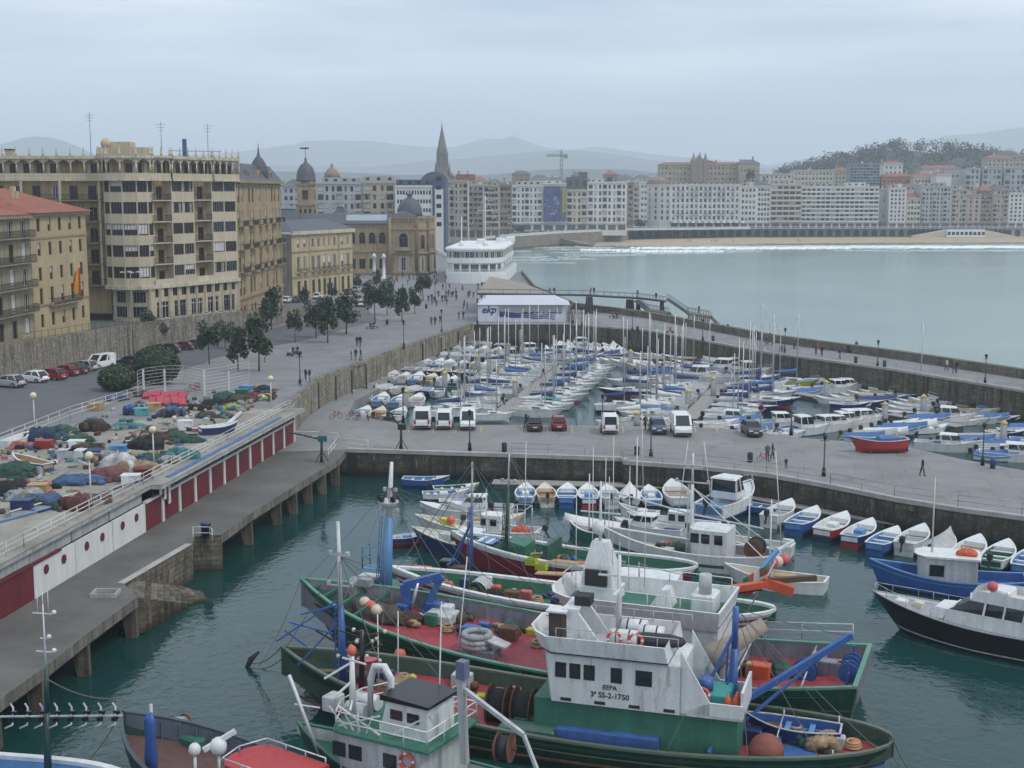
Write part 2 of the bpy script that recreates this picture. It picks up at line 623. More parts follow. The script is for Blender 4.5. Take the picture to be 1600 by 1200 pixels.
for i in range(len(WTOP)-1):
 p,q=WTOP[i],WTOP[i+1]
 for u in range(6):
  a,b=p.lerp(q,u/6),p.lerp(q,(u+1)/6)
  mb.hexa([(a.x,a.y,-2),(b.x,b.y,-2),(b.x-.9,b.y,-2),(a.x-.9,a.y,-2),(a.x,a.y,a.z+.25),(b.x,b.y,b.z+.25),(b.x-.7,b.y,b.z+.25),(a.x-.7,a.y,a.z+.25)],PWALL)
p,q=V((shA.x-.8,shA.y+1,zprom(shA.y))),WTOP[0]
mb.hexa([(p.x,p.y,0),(q.x,q.y-.05,0),(q.x-.9,q.y-.05,0),(p.x-.9,p.y,0),(p.x,p.y,p.z+.22),(q.x,q.y-.05,q.z+.22),(q.x-.7,q.y-.05,q.z+.22),(p.x-.7,p.y,p.z+.22)],PWALL)
for t in range(7):
 p=WTOP[0].lerp(WTOP[2],t/6)if t<4 else WTOP[2].lerp(WTOP[4],(t-3)/4)
 mb.box(p.x-.1,p.x+.12,p.y-.15,p.y+.15,-1,p.z-.3,mat('dark_timber',(.05,.045,.04),.8))
for k in range(9):
 p=WTOP[3].lerp(WTOP[4],.25+k*.055)
 mb.box(p.x-.02,p.x+.75,p.y-.4,p.y+.4,-1,1.0+k*.32,PWALL)
wall=mb.build('retaining_wall')
tag(wall,'long stained stone wall holding up the promenade along the dinghy moorings','wall')
mb=MB()
mb.box(EK0.x-.5,EK1.x,EK0.y-.02,EK0.y+.9,-2,3.98,QWALL)
mb.box(EK0.x-.5,EK1.x,EK0.y-.1,EK0.y+1,3.98,4.2,EDGE)
tag(mb.build('harbour_wall'),'dark wet stone wall of the marina below the white ekp pavilion','wall')
mb=MB()
for(xa,a),(xb,b)in list(zip(SEA,SEA[1:]))[:4]:
 d=V((xb-xa,b-a,0)).normalized()
 n=V((d.y,-d.x,0))*.5
 mb.hexa([(xa,a,-2),(xa+n.x,a+n.y,-2),(xb+n.x,b+n.y,-2),(xb,b,-2),(xa,a,4.9),(xa+n.x,a+n.y,4.9),(xb+n.x,b+n.y,4.9),(xb,b,4.9)],WALLM)
tag(mb.build('sea_wall'),'low stone sea wall behind the pavilion and the yacht club','wall')
BAYW=stone_mat('bay_wall_stone',(.3,.26,.2),(.22,.19,.15),2,.8,(.15,.13,.1),streak=.5,wet=(1.5,(.09,.075,.055)))
mb=MB()
for(xa,a),(xb,b)in list(zip(SEA,SEA[1:]))[4:10]:
 d=V((xb-xa,b-a,0)).normalized()
 n=V((d.y,-d.x,0))*.8
 za,zb=zprom(a),zprom(b)
 mb.hexa([(xa,a,-2),(xa+n.x,a+n.y,-2),(xb+n.x,b+n.y,-2),(xb,b,-2),(xa,a,za),(xa+n.x,a+n.y,za),(xb+n.x,b+n.y,zb),(xb,b,zb)],BAYW)
tag(mb.build('bay_wall'),'tall brown stone wall curving round the near end of the bay','wall')
WALK=[]
mb=MB()
pts=[]
for(x,y),z,(x2,y2)in(((470,648),ZQ,(520,656)),((497,627),2.2,(535,632)),((560,602),.75,(592,602)),((629,573),.7,(655,573)),((700,545),.7,(722,545)),((738,530),.7,(750,530))):
 a,b=G(x,y,z),G(x2,y2,z)
 pts.append((V((coast(a.y)+.02,a.y,z)),V((coast(a.y)+(3.2 if z<ZQ else 5),a.y,z))))
for(a,b),(c,d)in zip(pts,pts[1:]):
 mb.hexa([(a.x,a.y,-1.5),(b.x,b.y,-1.5),(d.x,d.y,-1.5),(c.x,c.y,-1.5),a,b,d,c],CONC)
struct('slipway_path',mb)
QF=[(541,703),(800,711),(972,717),(975,722),(1100,731),(1200,742),(1300,760),(1400,780),(1500,796),(1600,809),(1900,850)]
QB=[(470,652),(640,664),(900,664),(1130,669),(1240,683),(1330,690),(1430,701),(1500,717),(1600,735),(1900,790)]
qf=[G(x,y,ZQ)for x,y in QF]
qb=[G(x,y,ZQ)for x,y in QB]
corner=V((shA.x-1,shA.y+1.0,ZQ))
poly=[V((corner.x,qf[0].y-1.0,0))]+qf+qb[::-1][:-1]+[V((pts[0][1].x+.02,pts[0][0].y,ZQ)),V((pts[0][0].x,pts[0][0].y,ZQ))]
mb=MB()
mb.prism([(p.x,p.y)for p in poly],-3,ZQ,QWALL,CONC)
struct('quay',mb)
mb=MB()
for a,b in zip(qf,qf[1:]):
 d=(b-a).normalized()
 n=V((-d.y,d.x,0))*.55
 mb.hexa([a+V((0,0,-.25))-n*.15,b+V((0,0,-.25))-n*.15,b+n+V((0,0,-.25)),a+n+V((0,0,-.25)),a-n*.15+V((0,0,.16)),b-n*.15+V((0,0,.16)),b+n+V((0,0,.16)),a+n+V((0,0,.16))],EDGE)
struct('quay_kerb',mb)
LADM=mat('galvanised',(.3,.31,.32),.5,.15,3,metal=.4)
TIMB=mat('fender_timber',(.045,.04,.035),.8,.3,3)
PONT=mat('pontoon_deck',(.3,.285,.26),.8,.15,2,fine=.2)
PSIDE=mat('pontoon_side',(.09,.085,.08),.7,.2,2)
def pontoon(a,b,wd,label,z=.55,group='floating pontoons'):
 a,b=V(a),V(b)
 L_=(b-a).length
 o=thing('pontoon',label,'pontoon',(a.x,a.y,0),math.atan2(b.y-a.y,b.x-a.x),group)
 MB().box(0,L_,-wd/2,wd/2,z-.12,z,PONT).build('deck',o)
 m=MB()
 k=max(2,int(L_/5))
 for i in range(k):
  m.box(L_*i/k+.2,L_*(i+1)/k-.2,-wd/2+.1,wd/2-.1,-.3,z-.12,PSIDE)
 m.build('float',o)
 return o
qo=[G(x,y,0)for x,y in((770,760),(1000,762),(1100,768),(1200,790),(1300,808),(1400,826),(1600,850),(1700,870))]
pontoon(qo[0],qo[2],2.2,'grey pontoon along the quay wall with blue launches moored stern out')
pontoon(qo[2],qo[4],2.2,'grey pontoon along the stained quay wall beside the white cabin launch')
pontoon(qo[4],qo[7],2.2,'grey pontoon along the quay wall behind the black cruiser')
BI=[G(x,y,4.0)for x,y in((893,507),(1010,516),(1200,551),(1400,578),(1600,611),(2100,700))]
BO=[G(x,y,4.0)for x,y in((893,482),(1010,497),(1200,534),(1400,561),(1600,592),(2100,668))]
mb=MB()
mb.prism([(p.x,p.y)for p in BI+BO[::-1]],-3,4.0,WALLM,CONC)
struct('breakwater',mb)
mb=MB()
for a,b in zip(BI,BI[1:]):
 d=(b-a).normalized()
 n=V((-d.y,d.x,0))*.5
 u,dn=V((0,0,.14)),V((0,0,-.2))
 mb.hexa([a-n*.2+dn,b-n*.2+dn,b+n+dn,a+n+dn,a-n*.2+u,b-n*.2+u,b+n+u,a+n+u],EDGE)
struct('breakwater_kerb',mb)
mb=MB()
PARA=stone_mat('parapet_stone',(.2,.175,.14),(.15,.135,.11),1.6,.5,(.09,.08,.07),streak=.4)
for a,b in zip(BO,BO[1:]):
 d=(b-a).normalized()
 n=V((-d.y,d.x,0))
 mb.hexa([a-n*.05+V((0,0,-6)),b-n*.05+V((0,0,-6)),b+n*1.3+V((0,0,-6)),a+n*1.3+V((0,0,-6)),a+V((0,0,1.35)),b+V((0,0,1.35)),b+n*1.2+V((0,0,1.35)),a+n*1.2+V((0,0,1.35))],PARA)
tag(mb.build('parapet'),'long brown stone parapet on the sea side of the breakwater','parapet')
PE=[(541,703),(531,716),(440,772),(395,800),(345,836)]
PE2=[(303,838),(300,850),(194,912),(215,932),(140,987),(70,1042),(0,1092),(-200,1250)]
pe=[G(x,y,ZQ)for x,y in PE+PE2]
mb=MB()
base=[V((shA.x-.5,shA.y+2,0)),V((shA.x+3,shA.y+2,0))]
outline=[(qf[0].x,qf[0].y-.02)]+[(p.x,p.y)for p in pe[1:]]+[(shC.x-2,shC.y-10),(shC.x-.5,shC.y),(shA.x-.5,shA.y),(shA.x-.5,qf[0].y-1.02)]
mb.prism(outline,ZQ-.75,ZQ-.004,mat('pier_edge',(.2,.18,.15),.85,.35,.5,streak=.5,fine=.2),PIERC)
struct('pier_deck',mb)
mb=MB()
PCOL=mat('pier_column',(.16,.135,.1),.85,.4,.8,streak=.6,fine=.3)
off=[(p.x-2.6,p.y+1.0)for p in pe[1:]]
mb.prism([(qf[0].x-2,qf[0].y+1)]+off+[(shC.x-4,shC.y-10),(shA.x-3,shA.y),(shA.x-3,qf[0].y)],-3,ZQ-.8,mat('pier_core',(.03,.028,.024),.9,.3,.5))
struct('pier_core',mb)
def seg_pts(ps,step):
 out=[]
 for a,b in zip(ps,ps[1:]):
  n=max(1,int((b-a).length/step))
  out+=[a.lerp(b,i/n)for i in range(n)]
 return out
k=0
for seq in(pe[1:5],pe[8:]):
 for p in seg_pts(seq,4.2)[:]:
  k+=1
  if p.y<50:
   continue
  m=MB()
  m.hexa([(p.x-.45,p.y-.35,-2),(p.x-.05,p.y-.35,-2),(p.x-.05,p.y+.25,-2),(p.x-.45,p.y+.25,-2),(p.x-1.2,p.y-.35,ZQ-.76),(p.x-.1,p.y-.35,ZQ-.76),(p.x-.1,p.y+.25,ZQ-.76),(p.x-1.2,p.y+.25,ZQ-.76)],PCOL)
  tag(m.build('pier_column'),'%s concrete column under the pier edge counting away from the quay corner'%(ORD[k-1]if k<=20 else 'last'),'column','columns under the pier')
OLD=stone_mat('old_pier_stone',(.2,.17,.125),(.13,.11,.085),.9,.4,(.06,.05,.04),streak=.7,wet=(1.0,(.05,.04,.025)))
mb=MB()
a,b,c_,d_=pe[4],pe[5],pe[6],pe[7]
mb.prism([(a.x+.05,a.y-.05),(b.x-.1,b.y-.1),(b.x-.1,b.y+3.2),(a.x-.6,a.y+3.2)],-3,ZQ+.04,OLD,PIERC)
mb.prism([(c_.x+.05,c_.y),(d_.x+.05,d_.y-.05),(d_.x-.55,d_.y+.15),(c_.x-.55,c_.y+.1)],-3,ZQ+.02,OLD,EDGE)
tag(mb.build('stone_block'),'old stained stone block of the pier with a railed top','stone block')
mb=MB()
s0,s1=G(205,925,ZQ),G(282,935,.3)
for k in range(9):
 t=k/8
 p=s0.lerp(V((s1.x,s1.y,0)),t)
 mb.cbox((p.x,p.y+1.2,(ZQ-.3)*(1-t)-1.2),(1.2,4.2,2.6),OLD,rz=.25)
tag(mb.build('harbour_steps'),'worn stone steps spilling from the pier into the water','steps')
mb=MB()
mb.heap((G(262,935,0).x,G(262,935,0).y,-.4),3,1.6,1.1,OLD,3)
tag(mb.build('rock'),'rocky foot at the bottom of the worn stone steps','rock')
RW=[(-60,601),(0,590),(200,556),(300,537),(400,519),(500,488),(560,468)]
rw=[GF(x,y)for x,y in RW]
mb=MB()
cap=MB()
for a,b in zip(rw,rw[1:]):
 n=6
 for i in range(n):
  p,q=a.lerp(b,i/n),a.lerp(b,(i+1)/n)
  zp_,zq_=max(zst(p.y),zprom(p.y)+.1),max(zst(q.y),zprom(q.y)+.1)
  mb.hexa([(p.x,p.y,2),(q.x,q.y,2),(q.x-.8,q.y,2),(p.x-.8,p.y,2),(p.x-.25,p.y,zp_+.85),(q.x-.25,q.y,zq_+.85),(q.x-.8,q.y,zq_+.85),(p.x-.8,p.y,zp_+.85)],RWALL)
tag(mb.build('street_wall'),'long rubble stone wall below the upper street behind the parked cars','wall')
def xw(Y):return interp([(p.y,p.x)for p in rw],Y)
mb=MB()
ys=[rw[0].y-25,rw[0].y,175,190,205,225,255,280,311]
ys=sorted(set(ys+[180,200,219,238,257]))
for a,b in zip(ys,ys[1:]):
 mb.poly([(-400,a,zst(a)),(xw(a)-.78,a,zst(a)),(xw(b)-.78,b,zst(b)),(-400,b,zst(b))],ASPH)
mb.poly([(-400,311,zst(311)),(xw(311)-.78,311,zst(311)),(xw(311),330,4.02),(-400,330,4.02)],ASPH)
struct('street',mb)
mb=MB()
P_=[GF(x,y)for x,y in((-150,650),(-150,608),(0,592),(210,557),(420,515),(520,487),(560,470),(600,478),(590,500),(480,530),(330,560),(210,604),(0,682))]
for i,p in enumerate(P_):
 P_[i]=p
tri=MB()
n=len(P_)
inner=P_[1:7]
outer=[P_[0],P_[12],P_[11],P_[10],P_[9],P_[8]]
K=24
for i in range(5):
 for u in range(K):
  a=inner[i].lerp(inner[i+1],u/K)
  b=inner[i].lerp(inner[i+1],(u+1)/K)
  c=outer[i].lerp(outer[i+1],(u+1)/K)
  d=outer[i].lerp(outer[i+1],u/K)
  for v in range(16):
   q4=[a.lerp(d,v/16),b.lerp(c,v/16),b.lerp(c,(v+1)/16),a.lerp(d,(v+1)/16)]
   mb.poly([(q.x,q.y,zprom(q.y)+.05)for q in q4][::-1],ASPH)
struct('car_park',mb)
SAND=mat('sand',(.4,.3,.19),.95,.12,.05,fine=.08)
mb=MB()
sh=[(900,388),(960,386),(1050,386),(1200,383),(1400,381),(1700,380),(2600,378)]
bk=[(895,381),(940,373),(1050,371),(1200,370),(1400,369),(1700,368.5),(2600,368)]
for i in range(len(sh)-1):
 a,b=G(*sh[i],-.3),G(*sh[i+1],-.3)
 c,d=GY(bk[i+1][0],bk[i+1][1],866+i*3),GY(bk[i][0],bk[i][1],866+i*3 if i else 835)
 mb.poly([(a.x,a.y,-.35),(b.x,b.y,-.35),(c.x,c.y,2.0),(d.x,d.y,2.0)],SAND)
 mb.poly([(d.x,d.y,2.0),(c.x,c.y,2.0),(c.x,c.y+40,2.2),(d.x,d.y+40,2.2)],SAND)
struct('beach',mb)
FOAM=mat('foam',(.78,.81,.82),.8,.15,.25)
fN,fL_=FOAM.node_tree.nodes,FOAM.node_tree.links
f1=fN.new('ShaderNodeTexCoord')
f0=fN.new('ShaderNodeMapping')
f0.inputs['Scale'].default_value=(.05,.45,1)
f2=fN.new('ShaderNodeTexNoise')
f2.inputs['Scale'].default_value,f2.inputs['Detail'].default_value,f2.inputs['Roughness'].default_value=1,8,.75
f3=fN.new('ShaderNodeMapRange')
f3.inputs[1].default_value,f3.inputs[2].default_value,f3.inputs[4].default_value=.38,.72,.9
fL_.new(f1.outputs['Object'],f0.inputs['Vector'])
fL_.new(f0.outputs[0],f2.inputs['Vector'])
fL_.new(f2.outputs['Fac'],f3.inputs[0])
fL_.new(f3.outputs[0],fN['Principled BSDF'].inputs['Alpha'])
q=random.Random(4)
def surf(x0,x1,y,amp,zz,n=40,seed=0):
 q=random.Random(seed)
 m=MB()
 top,bot=[],[]
 for i in range(n+1):
  t=i/n
  px=lerp(x0,x1,t)
  yy=(y(px)if callable(y)else y)+q.uniform(-.5,.5)
  e=sin(pi*t)**.5
  th=amp*e*q.uniform(.35,1)+.05
  top.append(G(px,yy-th,0))
  bot.append(G(px,yy+th*.8,0))
 for i in range(n):
  ms=[top[i].lerp(bot[i],.5),top[i+1].lerp(bot[i+1],.5)]
  m.poly([(top[i].x,top[i].y,.012),(top[i+1].x,top[i+1].y,.012),(ms[1].x,ms[1].y,zz),(ms[0].x,ms[0].y,zz)][::-1],FOAM,True)
  m.poly([(ms[0].x,ms[0].y,zz),(ms[1].x,ms[1].y,zz),(bot[i+1].x,bot[i+1].y,.012),(bot[i].x,bot[i].y,.012)][::-1],FOAM,True)
 return m
FOAM_SOFT=FOAM
FOAM=mat('breaker',(.75,.78,.79),.8,.12,.25)
for i,(a_,b_,yy,am)in enumerate(((985,1330,388.3,2.2),(1240,1700,386.6,2.4),(1600,2200,385,2.2),(905,1000,391.5,1.5),(960,1130,393.6,1.3))):
 struct('breaking_wave',surf(a_,b_,yy,am,.8,70,40+i),'stuff')
FOAM=FOAM_SOFT
for i,(x0,x1,y,amp,zz)in enumerate(((1000,2000,lambda x:388-(x-1000)*.006,3.2,.9),(970,1190,393,2.6,.9),(800,860,402,2.6,.5),(870,905,402.5,1.8,.6),(914,948,400.5,1.6,.6),(850,960,390,1.8,.4),(800,830,393,2,.4),(800,870,407,1.6,.4),(1180,1420,387.5,3,1.0),(860,980,395,1.6,.3),(812,850,398,1.5,.3),(960,1600,384,1.4,.2),(800,960,387,2.2,.2),(880,1010,399,2.2,.4),(802,900,411,1.6,.3),(990,1120,396,1.8,.4),(830,930,405,2,.4),(1300,1700,392,1.6,.5))):
 struct('surf',surf(x0,x1,y,amp,zz,60,i),'stuff')
def ridge(name,Y,pts,depth,m,seed,wob=6,x0=-1200,x1=2800,n=90):
 q=random.Random(seed)
 ph=[(q.uniform(.01,.05),q.uniform(0,6.28),q.uniform(.3,1))for _ in range(6)]
 crest=[]
 for i in range(n+1):
  px=lerp(x0,x1,i/n)
  p=GY(px,interp(pts,px),Y)
  h=p.z+sum(a*sin(px*f+f0)for f,f0,a in ph)*wob/3
  crest.append((p.x,max(h,12)))
 rows=[]
 prof=[(-1,0),(-.75,.22),(-.5,.5),(-.3,.74),(-.12,.93),(0,1),(.3,.8),(1,0)]
 for j,(u,k)in enumerate(prof):
  rows.append([(x,Y+u*depth+(sin(x*.004+j)*depth*.08 if 0<j<5 else 0),6+(h-6)*k*(1+(q.uniform(-.12,.12)if 0<j<5 else 0)))for x,h in crest])
 return struct(name,MB().loft(rows,m,closed=False,sm=True))
HILL=mat('hill_green',(.045,.06,.045),.95,.35,.012)
HILL2=mat('mountain',(.05,.065,.05),.95,.3,.004)
ridge('mountains',9000,[(-1200,250),(-300,255),(0,250),(350,240),(430,228),(530,219),(560,220),(640,228),(700,233),(765,214),(800,218),(870,236),(930,233),(1060,244),(1200,258),(1320,238),(1480,214),(1600,200),(2800,230)],1600,HILL2,1,4)
ridge('far_hills',6300,[(-1200,268),(0,262),(300,266),(420,258),(560,262),(700,250),(880,233),(960,240),(1060,258),(1200,264),(2800,262)],900,HILL2,2,5)
ridge('round_hill',7200,[(-1200,282),(-60,270),(0,228),(30,216),(55,213),(90,216),(130,232),(200,266),(300,282),(2800,285)],500,HILL,5,1,n=200)
ridge('hills',3400,[(-1200,278),(300,276),(420,266),(560,270),(700,276),(820,268),(900,262),(960,264),(1030,272),(1300,274),(2800,270)],500,HILL,3,6)
ridge('wooded_hill',1330,[(-1200,300),(1180,300),(1205,280),(1230,268),(1270,258),(1300,250),(1360,238),(1440,234),(1520,236),(1600,244),(1750,240),(2000,262),(2800,300)],330,HILL,4,4,n=160)
SANDST=mat('sandstone',(.4,.29,.16),.85,.16,.3,streak=.35,fine=.12)
SANDDK=mat('sandstone_trim',(.33,.26,.165),.85,.18,.5,streak=.4,fine=.12)
OCHRE=mat('ochre_render',(.42,.33,.19),.85,.14,.25,streak=.12,fine=.08)
CREAM=mat('cream_render',(.5,.42,.29),.8,.1,.3,streak=.25,fine=.08)
CREAMT=mat('cream_trim',(.55,.49,.37),.8,.1,.4,streak=.3)
TILE=mat('roof_tile',(.3,.1,.06),.85,.3,.7,fine=.35)
SLATE=mat('slate',(.075,.085,.1),.6,.2,.8,fine=.2)
ROOFG=mat('flat_roof',(.2,.2,.2),.9,.2,.3)
IRON=mat('wrought_iron',(.02,.022,.022),.5,.1,2)
GLASS=mat('window_glass',(.014,.016,.019),.12,.4,.35,spec=.3)
GLASSB=mat('shop_glass',(.03,.04,.05),.1,.3,.35)
BLIND=mat('window_blind',(.52,.52,.5),.7,.2,1.5)
CURT=mat('window_curtain',(.3,.29,.27),.7,.3,2)
FRW=mat('frame_white',(.62,.62,.6),.5,.1,2)
FRB=mat('frame_brown',(.09,.055,.035),.6,.2,2)
FRG=mat('frame_grey',(.2,.2,.2),.5,.2,2)
DOORD=mat('door_dark',(.03,.025,.02),.6,.2,2)
WINM={}
def win_mesh(w,h,style):
 key=(round(w,2),round(h,2),style)
 if key in WINM:
  return WINM[key]
 m=MB()
 fr={'b':FRB,'w':FRW,'g':FRG}[style[0]]
 kind=style[1:]
 t=min(.1,w*.09)
 for x0,x1,z0,z1 in((-w/2,-w/2+t,0,h),(w/2-t,w/2,0,h),(-w/2+t,w/2-t,0,t),(-w/2+t,w/2-t,h-t,h)):
  m.box(x0,x1,-.05,.04,z0,z1,fr)
 if kind!='shop' and w>.7:
  n=max(1,round(w/.9))if w>1.6 else 1
  for i in range(1,n+1):
   x=-w/2+w*i/(n+1)
   m.box(x-t*.4,x+t*.4,-.04,.03,t,h-t,fr)
 if kind=='shop':
  for i in range(1,4):
   x=-w/2+w*i/4
   m.box(x-t*.4,x+t*.4,-.04,.03,t,h-t,fr)
  m.box(-w/2+t,w/2-t,-.045,.03,h*.7,h*.7+t,fr)
 m.poly([(-w/2,0,0),(w/2,0,0),(w/2,0,h),(-w/2,0,h)],DOORD if kind=='door' else GLASS)
 if kind in('half','blind'):
  z=h*(.5 if kind=='half' else .12)
  m.poly([(-w/2+t,-.015,z),(w/2-t,-.015,z),(w/2-t,-.015,h-t),(-w/2+t,-.015,h-t)],BLIND)
 if kind=='curt':
  for x in(-w/2+t,w*.2):
   m.poly([(x,-.012,t),(x+w*.22,-.012,t),(x+w*.22,-.012,h-t),(x,-.012,h-t)],CURT)
 WINM[key]=m.mesh('window')
 return WINM[key]
class Bld:
 def __init__(s,name,label,cat,origin,group=None):
  s.p=V(origin)
  s.o=thing(name,label,cat,origin,0,group)
  s.M=Matrix.Translation(-s.p)
  s.w=MB(s.M)
  s.t=MB(s.M)
  s.parts={}
 def part(s,n):
  if n not in s.parts:
   s.parts[n]=MB(s.M)
  return s.parts[n]
 def wall(s,P0,P1,z0,z1,ops=(),m=None,depth=.3,rev=None):
  P0,P1=V((P0[0],P0[1],0)),V((P1[0],P1[1],0))
  d=(P1-P0)
  Lw=d.length
  d.normalize()
  nrm=V((d.y,-d.x,0))
  pt=lambda u,z,k=0.:P0+d*u+V((0,0,z))-nrm*k
  zs=sorted({z0,z1,*[o[2]for o in ops],*[o[3]for o in ops]})
  for a,b in zip(zs,zs[1:]):
   if b-a<1e-5 or a<z0-1e-6 or b>z1+1e-6:
    continue
   iv=sorted((o[0],o[1])for o in ops if o[2]<b-1e-6 and o[3]>a+1e-6)
   u=0.
   for i0,i1 in iv+[(Lw,Lw)]:
    if i0-u>1e-5:
     s.w.poly([pt(u,a),pt(i0,a),pt(i0,b),pt(u,b)],m)
    u=max(u,i1)
  for u0,u1,a,b in ops:
   r=rev or m
   s.w.poly([pt(u0,a),pt(u0,a,depth),pt(u0,b,depth),pt(u0,b)],r)
   s.w.poly([pt(u1,a,depth),pt(u1,a),pt(u1,b),pt(u1,b,depth)],r)
   s.w.poly([pt(u0,a),pt(u1,a),pt(u1,a,depth),pt(u0,a,depth)],r)
   s.w.poly([pt(u0,b,depth),pt(u1,b,depth),pt(u1,b),pt(u0,b)],r)
  return d,nrm
 def win(s,P0,P1,u0,u1,z0,z1,style='bdark',depth=.22,name='window',arch=False):
  P0,P1=V((P0[0],P0[1],0)),V((P1[0],P1[1],0))
  d=(P1-P0).normalized()
  nrm=V((d.y,-d.x,0))
  o=bpy.data.objects.new(name,win_mesh(u1-u0,z1-z0,style))
  COL.objects.link(o)
  o.parent=s.o
  o.location=P0+d*(u0+u1)/2-nrm*depth+V((0,0,z0))-s.p
  o.rotation_euler.z=math.atan2(d.y,d.x)
  return o
 def windows(s,P0,P1,ops,styles,depth=.22,name='window'):
  for i,o in enumerate(ops):
   s.win(P0,P1,*o,styles if isinstance(styles,str)else rnd.choice(styles),depth,name)
 def trim(s,P0,P1,z0,z1,out,m,name='cornice',ext=0.):
  P0,P1=V((P0[0],P0[1],0)),V((P1[0],P1[1],0))
  d=(P1-P0).normalized()
  nrm=V((d.y,-d.x,0))
  a,b=P0-d*ext,P1+d*ext
  s.part('%s@%.1f'%(name,z0)if name=='string_course' else name).hexa([a+nrm*out+V((0,0,z0)),b+nrm*out+V((0,0,z0)),b-nrm*.05+V((0,0,z0)),a-nrm*.05+V((0,0,z0)),a+nrm*out+V((0,0,z1)),b+nrm*out+V((0,0,z1)),b-nrm*.05+V((0,0,z1)),a-nrm*.05+V((0,0,z1))],m)
 def balcony(s,P0,P1,u0,u1,z,out=.9,slab=None,solid=None,rail=1.0):
  P0,P1=V((P0[0],P0[1],0)),V((P1[0],P1[1],0))
  d=(P1-P0).normalized()
  nrm=V((d.y,-d.x,0))
  m=MB(s.M)
  pt=lambda u,k,zz:P0+d*u+nrm*k+V((0,0,zz))
  m.hexa([pt(u0,out,z-.18),pt(u1,out,z-.18),pt(u1,-.02,z-.18),pt(u0,-.02,z-.18),pt(u0,out,z),pt(u1,out,z),pt(u1,-.02,z),pt(u0,-.02,z)],slab or SANDDK)
  if solid:
   m.hexa([pt(u0,out,z+.004),pt(u1,out,z+.004),pt(u1,out-.12,z+.004),pt(u0,out-.12,z+.004),pt(u0,out,z+rail),pt(u1,out,z+rail),pt(u1,out-.12,z+rail),pt(u0,out-.12,z+rail)],solid)
  else:
   for a,b in((pt(u0,out-.06,z+rail),pt(u1,out-.06,z+rail)),(pt(u0,out-.06,z+.12),pt(u1,out-.06,z+.12)),(pt(u0,0,z+rail),pt(u0,out-.06,z+rail)),(pt(u1,0,z+rail),pt(u1,out-.06,z+rail))):
    m.bar(a,b,.07,IRON)
   n=max(3,int((u1-u0)/.28))
   for i in range(n+1):
    u=lerp(u0,u1,i/n)
    m.bar(pt(u,out-.06,z),pt(u,out-.06,z+rail),.05,IRON)
  return m.build('balcony',s.o)
 def done(s,wall='wall'):
  if s.w.f:
   s.w.build(wall,s.o)
  for n,m in s.parts.items():
   if m.f:
    m.build(n.split('@')[0],s.o)
  return s.o
def grid(us,w,zs,h):
 return[(u-w/2,u+w/2,z,z+h)for z in zs for u in us]
def spread(a,b,n):
 return[a+(b-a)*(i+.5)/n for i in range(n)]
ST_OLD=['bdark','bdark','bhalf','wcurt','bblind','wdark','bdark']
q0,q1=V((-72.3,175,0)),V((-70.65,197.9,0))
b=Bld('corner_house','narrow house with dark iron balconies and glazed bays beside the ochre building','house',(-70,172,11))
z0=9.6
Lh=(q1-q0).length
us=spread(6,Lh,4)
ops=grid(us,1.5,[z0+.3,z0+4,z0+7.6,z0+11.2,z0+14.6],2.6)
b.wall(q0,q1,z0-1,z0+17.6,ops,mat('weathered_render',(.3,.26,.17),.85,.15,.3,streak=.3))
b.windows(q0,q1,ops,['wdark','wblind','whalf','bdark'])
b.wall((-88,175),q0,z0-1,z0+17.6,(),OCHRE)
for k in range(4):
 b.balcony(q0,q1,5.5,Lh-.2,z0+3.9+3.6*k,1.1)
b.trim(q0,q1,z0+17.4,z0+17.8,.7,SANDDK)
b.part('roof').prism([(-89,174),(-71.6,174),(-69.9,198.3),(-84,199.4)],z0+17.8,[z0+20,z0+18,z0+18,z0+20],TILE)
b.done()
q0,q1=V((-70.6,198,0)),V((-69.0,219,0))
b=Bld('ochre_building','ochre civic building with red tiled hip roof and a red and yellow flag','building',(-66,192,10.5))
Lh=(q1-q0).length
us=spread(1.0,Lh-.6,5)
z0=10.4
rows=[10.6,13.9,17.6,21.3,24.9]
ops=grid(us,1.15,rows,2.0)
ops=[(o[0],o[1],o[2],o[3]+(.6 if o[2]==rows[1]else 0))for o in ops]
b.wall(q0,q1,z0-2,z0+17.2,ops,OCHRE)
b.windows(q0,q1,ops,['bdark','bdark','bhalf'])
b.wall(q1,(-87,222),z0-2,z0+17.2,(),OCHRE)
b.wall((-85,199.4),q0,z0-2,z0+17.2,(),OCHRE)
for zz in(z0+3.4,z0+13.4):
 b.trim(q0,q1,zz,zz+.3,.14,SANDDK,'string_course')
b.trim(q0,q1,z0+16.9,z0+17.3,.6,SANDDK,'cornice',.5)
b.trim(q1,(-87,222),z0+16.9,z0+17.3,.6,SANDDK,'cornice',.5)
b.balcony(q0,q1,us[1]-1.5,us[3]+1.5,rows[1]-.1,1.0)
e=z0+17.3
r=b.part('roof')
A=[(-87,197,e),(-69.8,197,e),(-68.1,220,e),(-88,224,e),(-80.5,206,e+3.6),(-79.5,213,e+3.6)]
r.faces(A,[(0,1,4),(1,2,5,4),(2,3,5),(3,0,4,5),(3,2,1,0)],TILE)
ch=MB(b.M)
ch.box(-76,-75.2,206,207,e+1,e+3.2,CREAM)
ch.box(-78.4,-77.8,212,213,e+1.5,e+3.9,CREAM)
ch.build('chimney',b.o)
fl=MB(b.M)
fm=V((-69.5,213,z0+7))
RED=mat('flag_red',(.5,.02,.02),.7,.1,3)
YEL=mat('flag_yellow',(.65,.4,.02),.7,.1,3)
fl.tube([fm+V((-.3,0,-2.2)),fm+V((1.2,0,1.8))],.05,FRW)
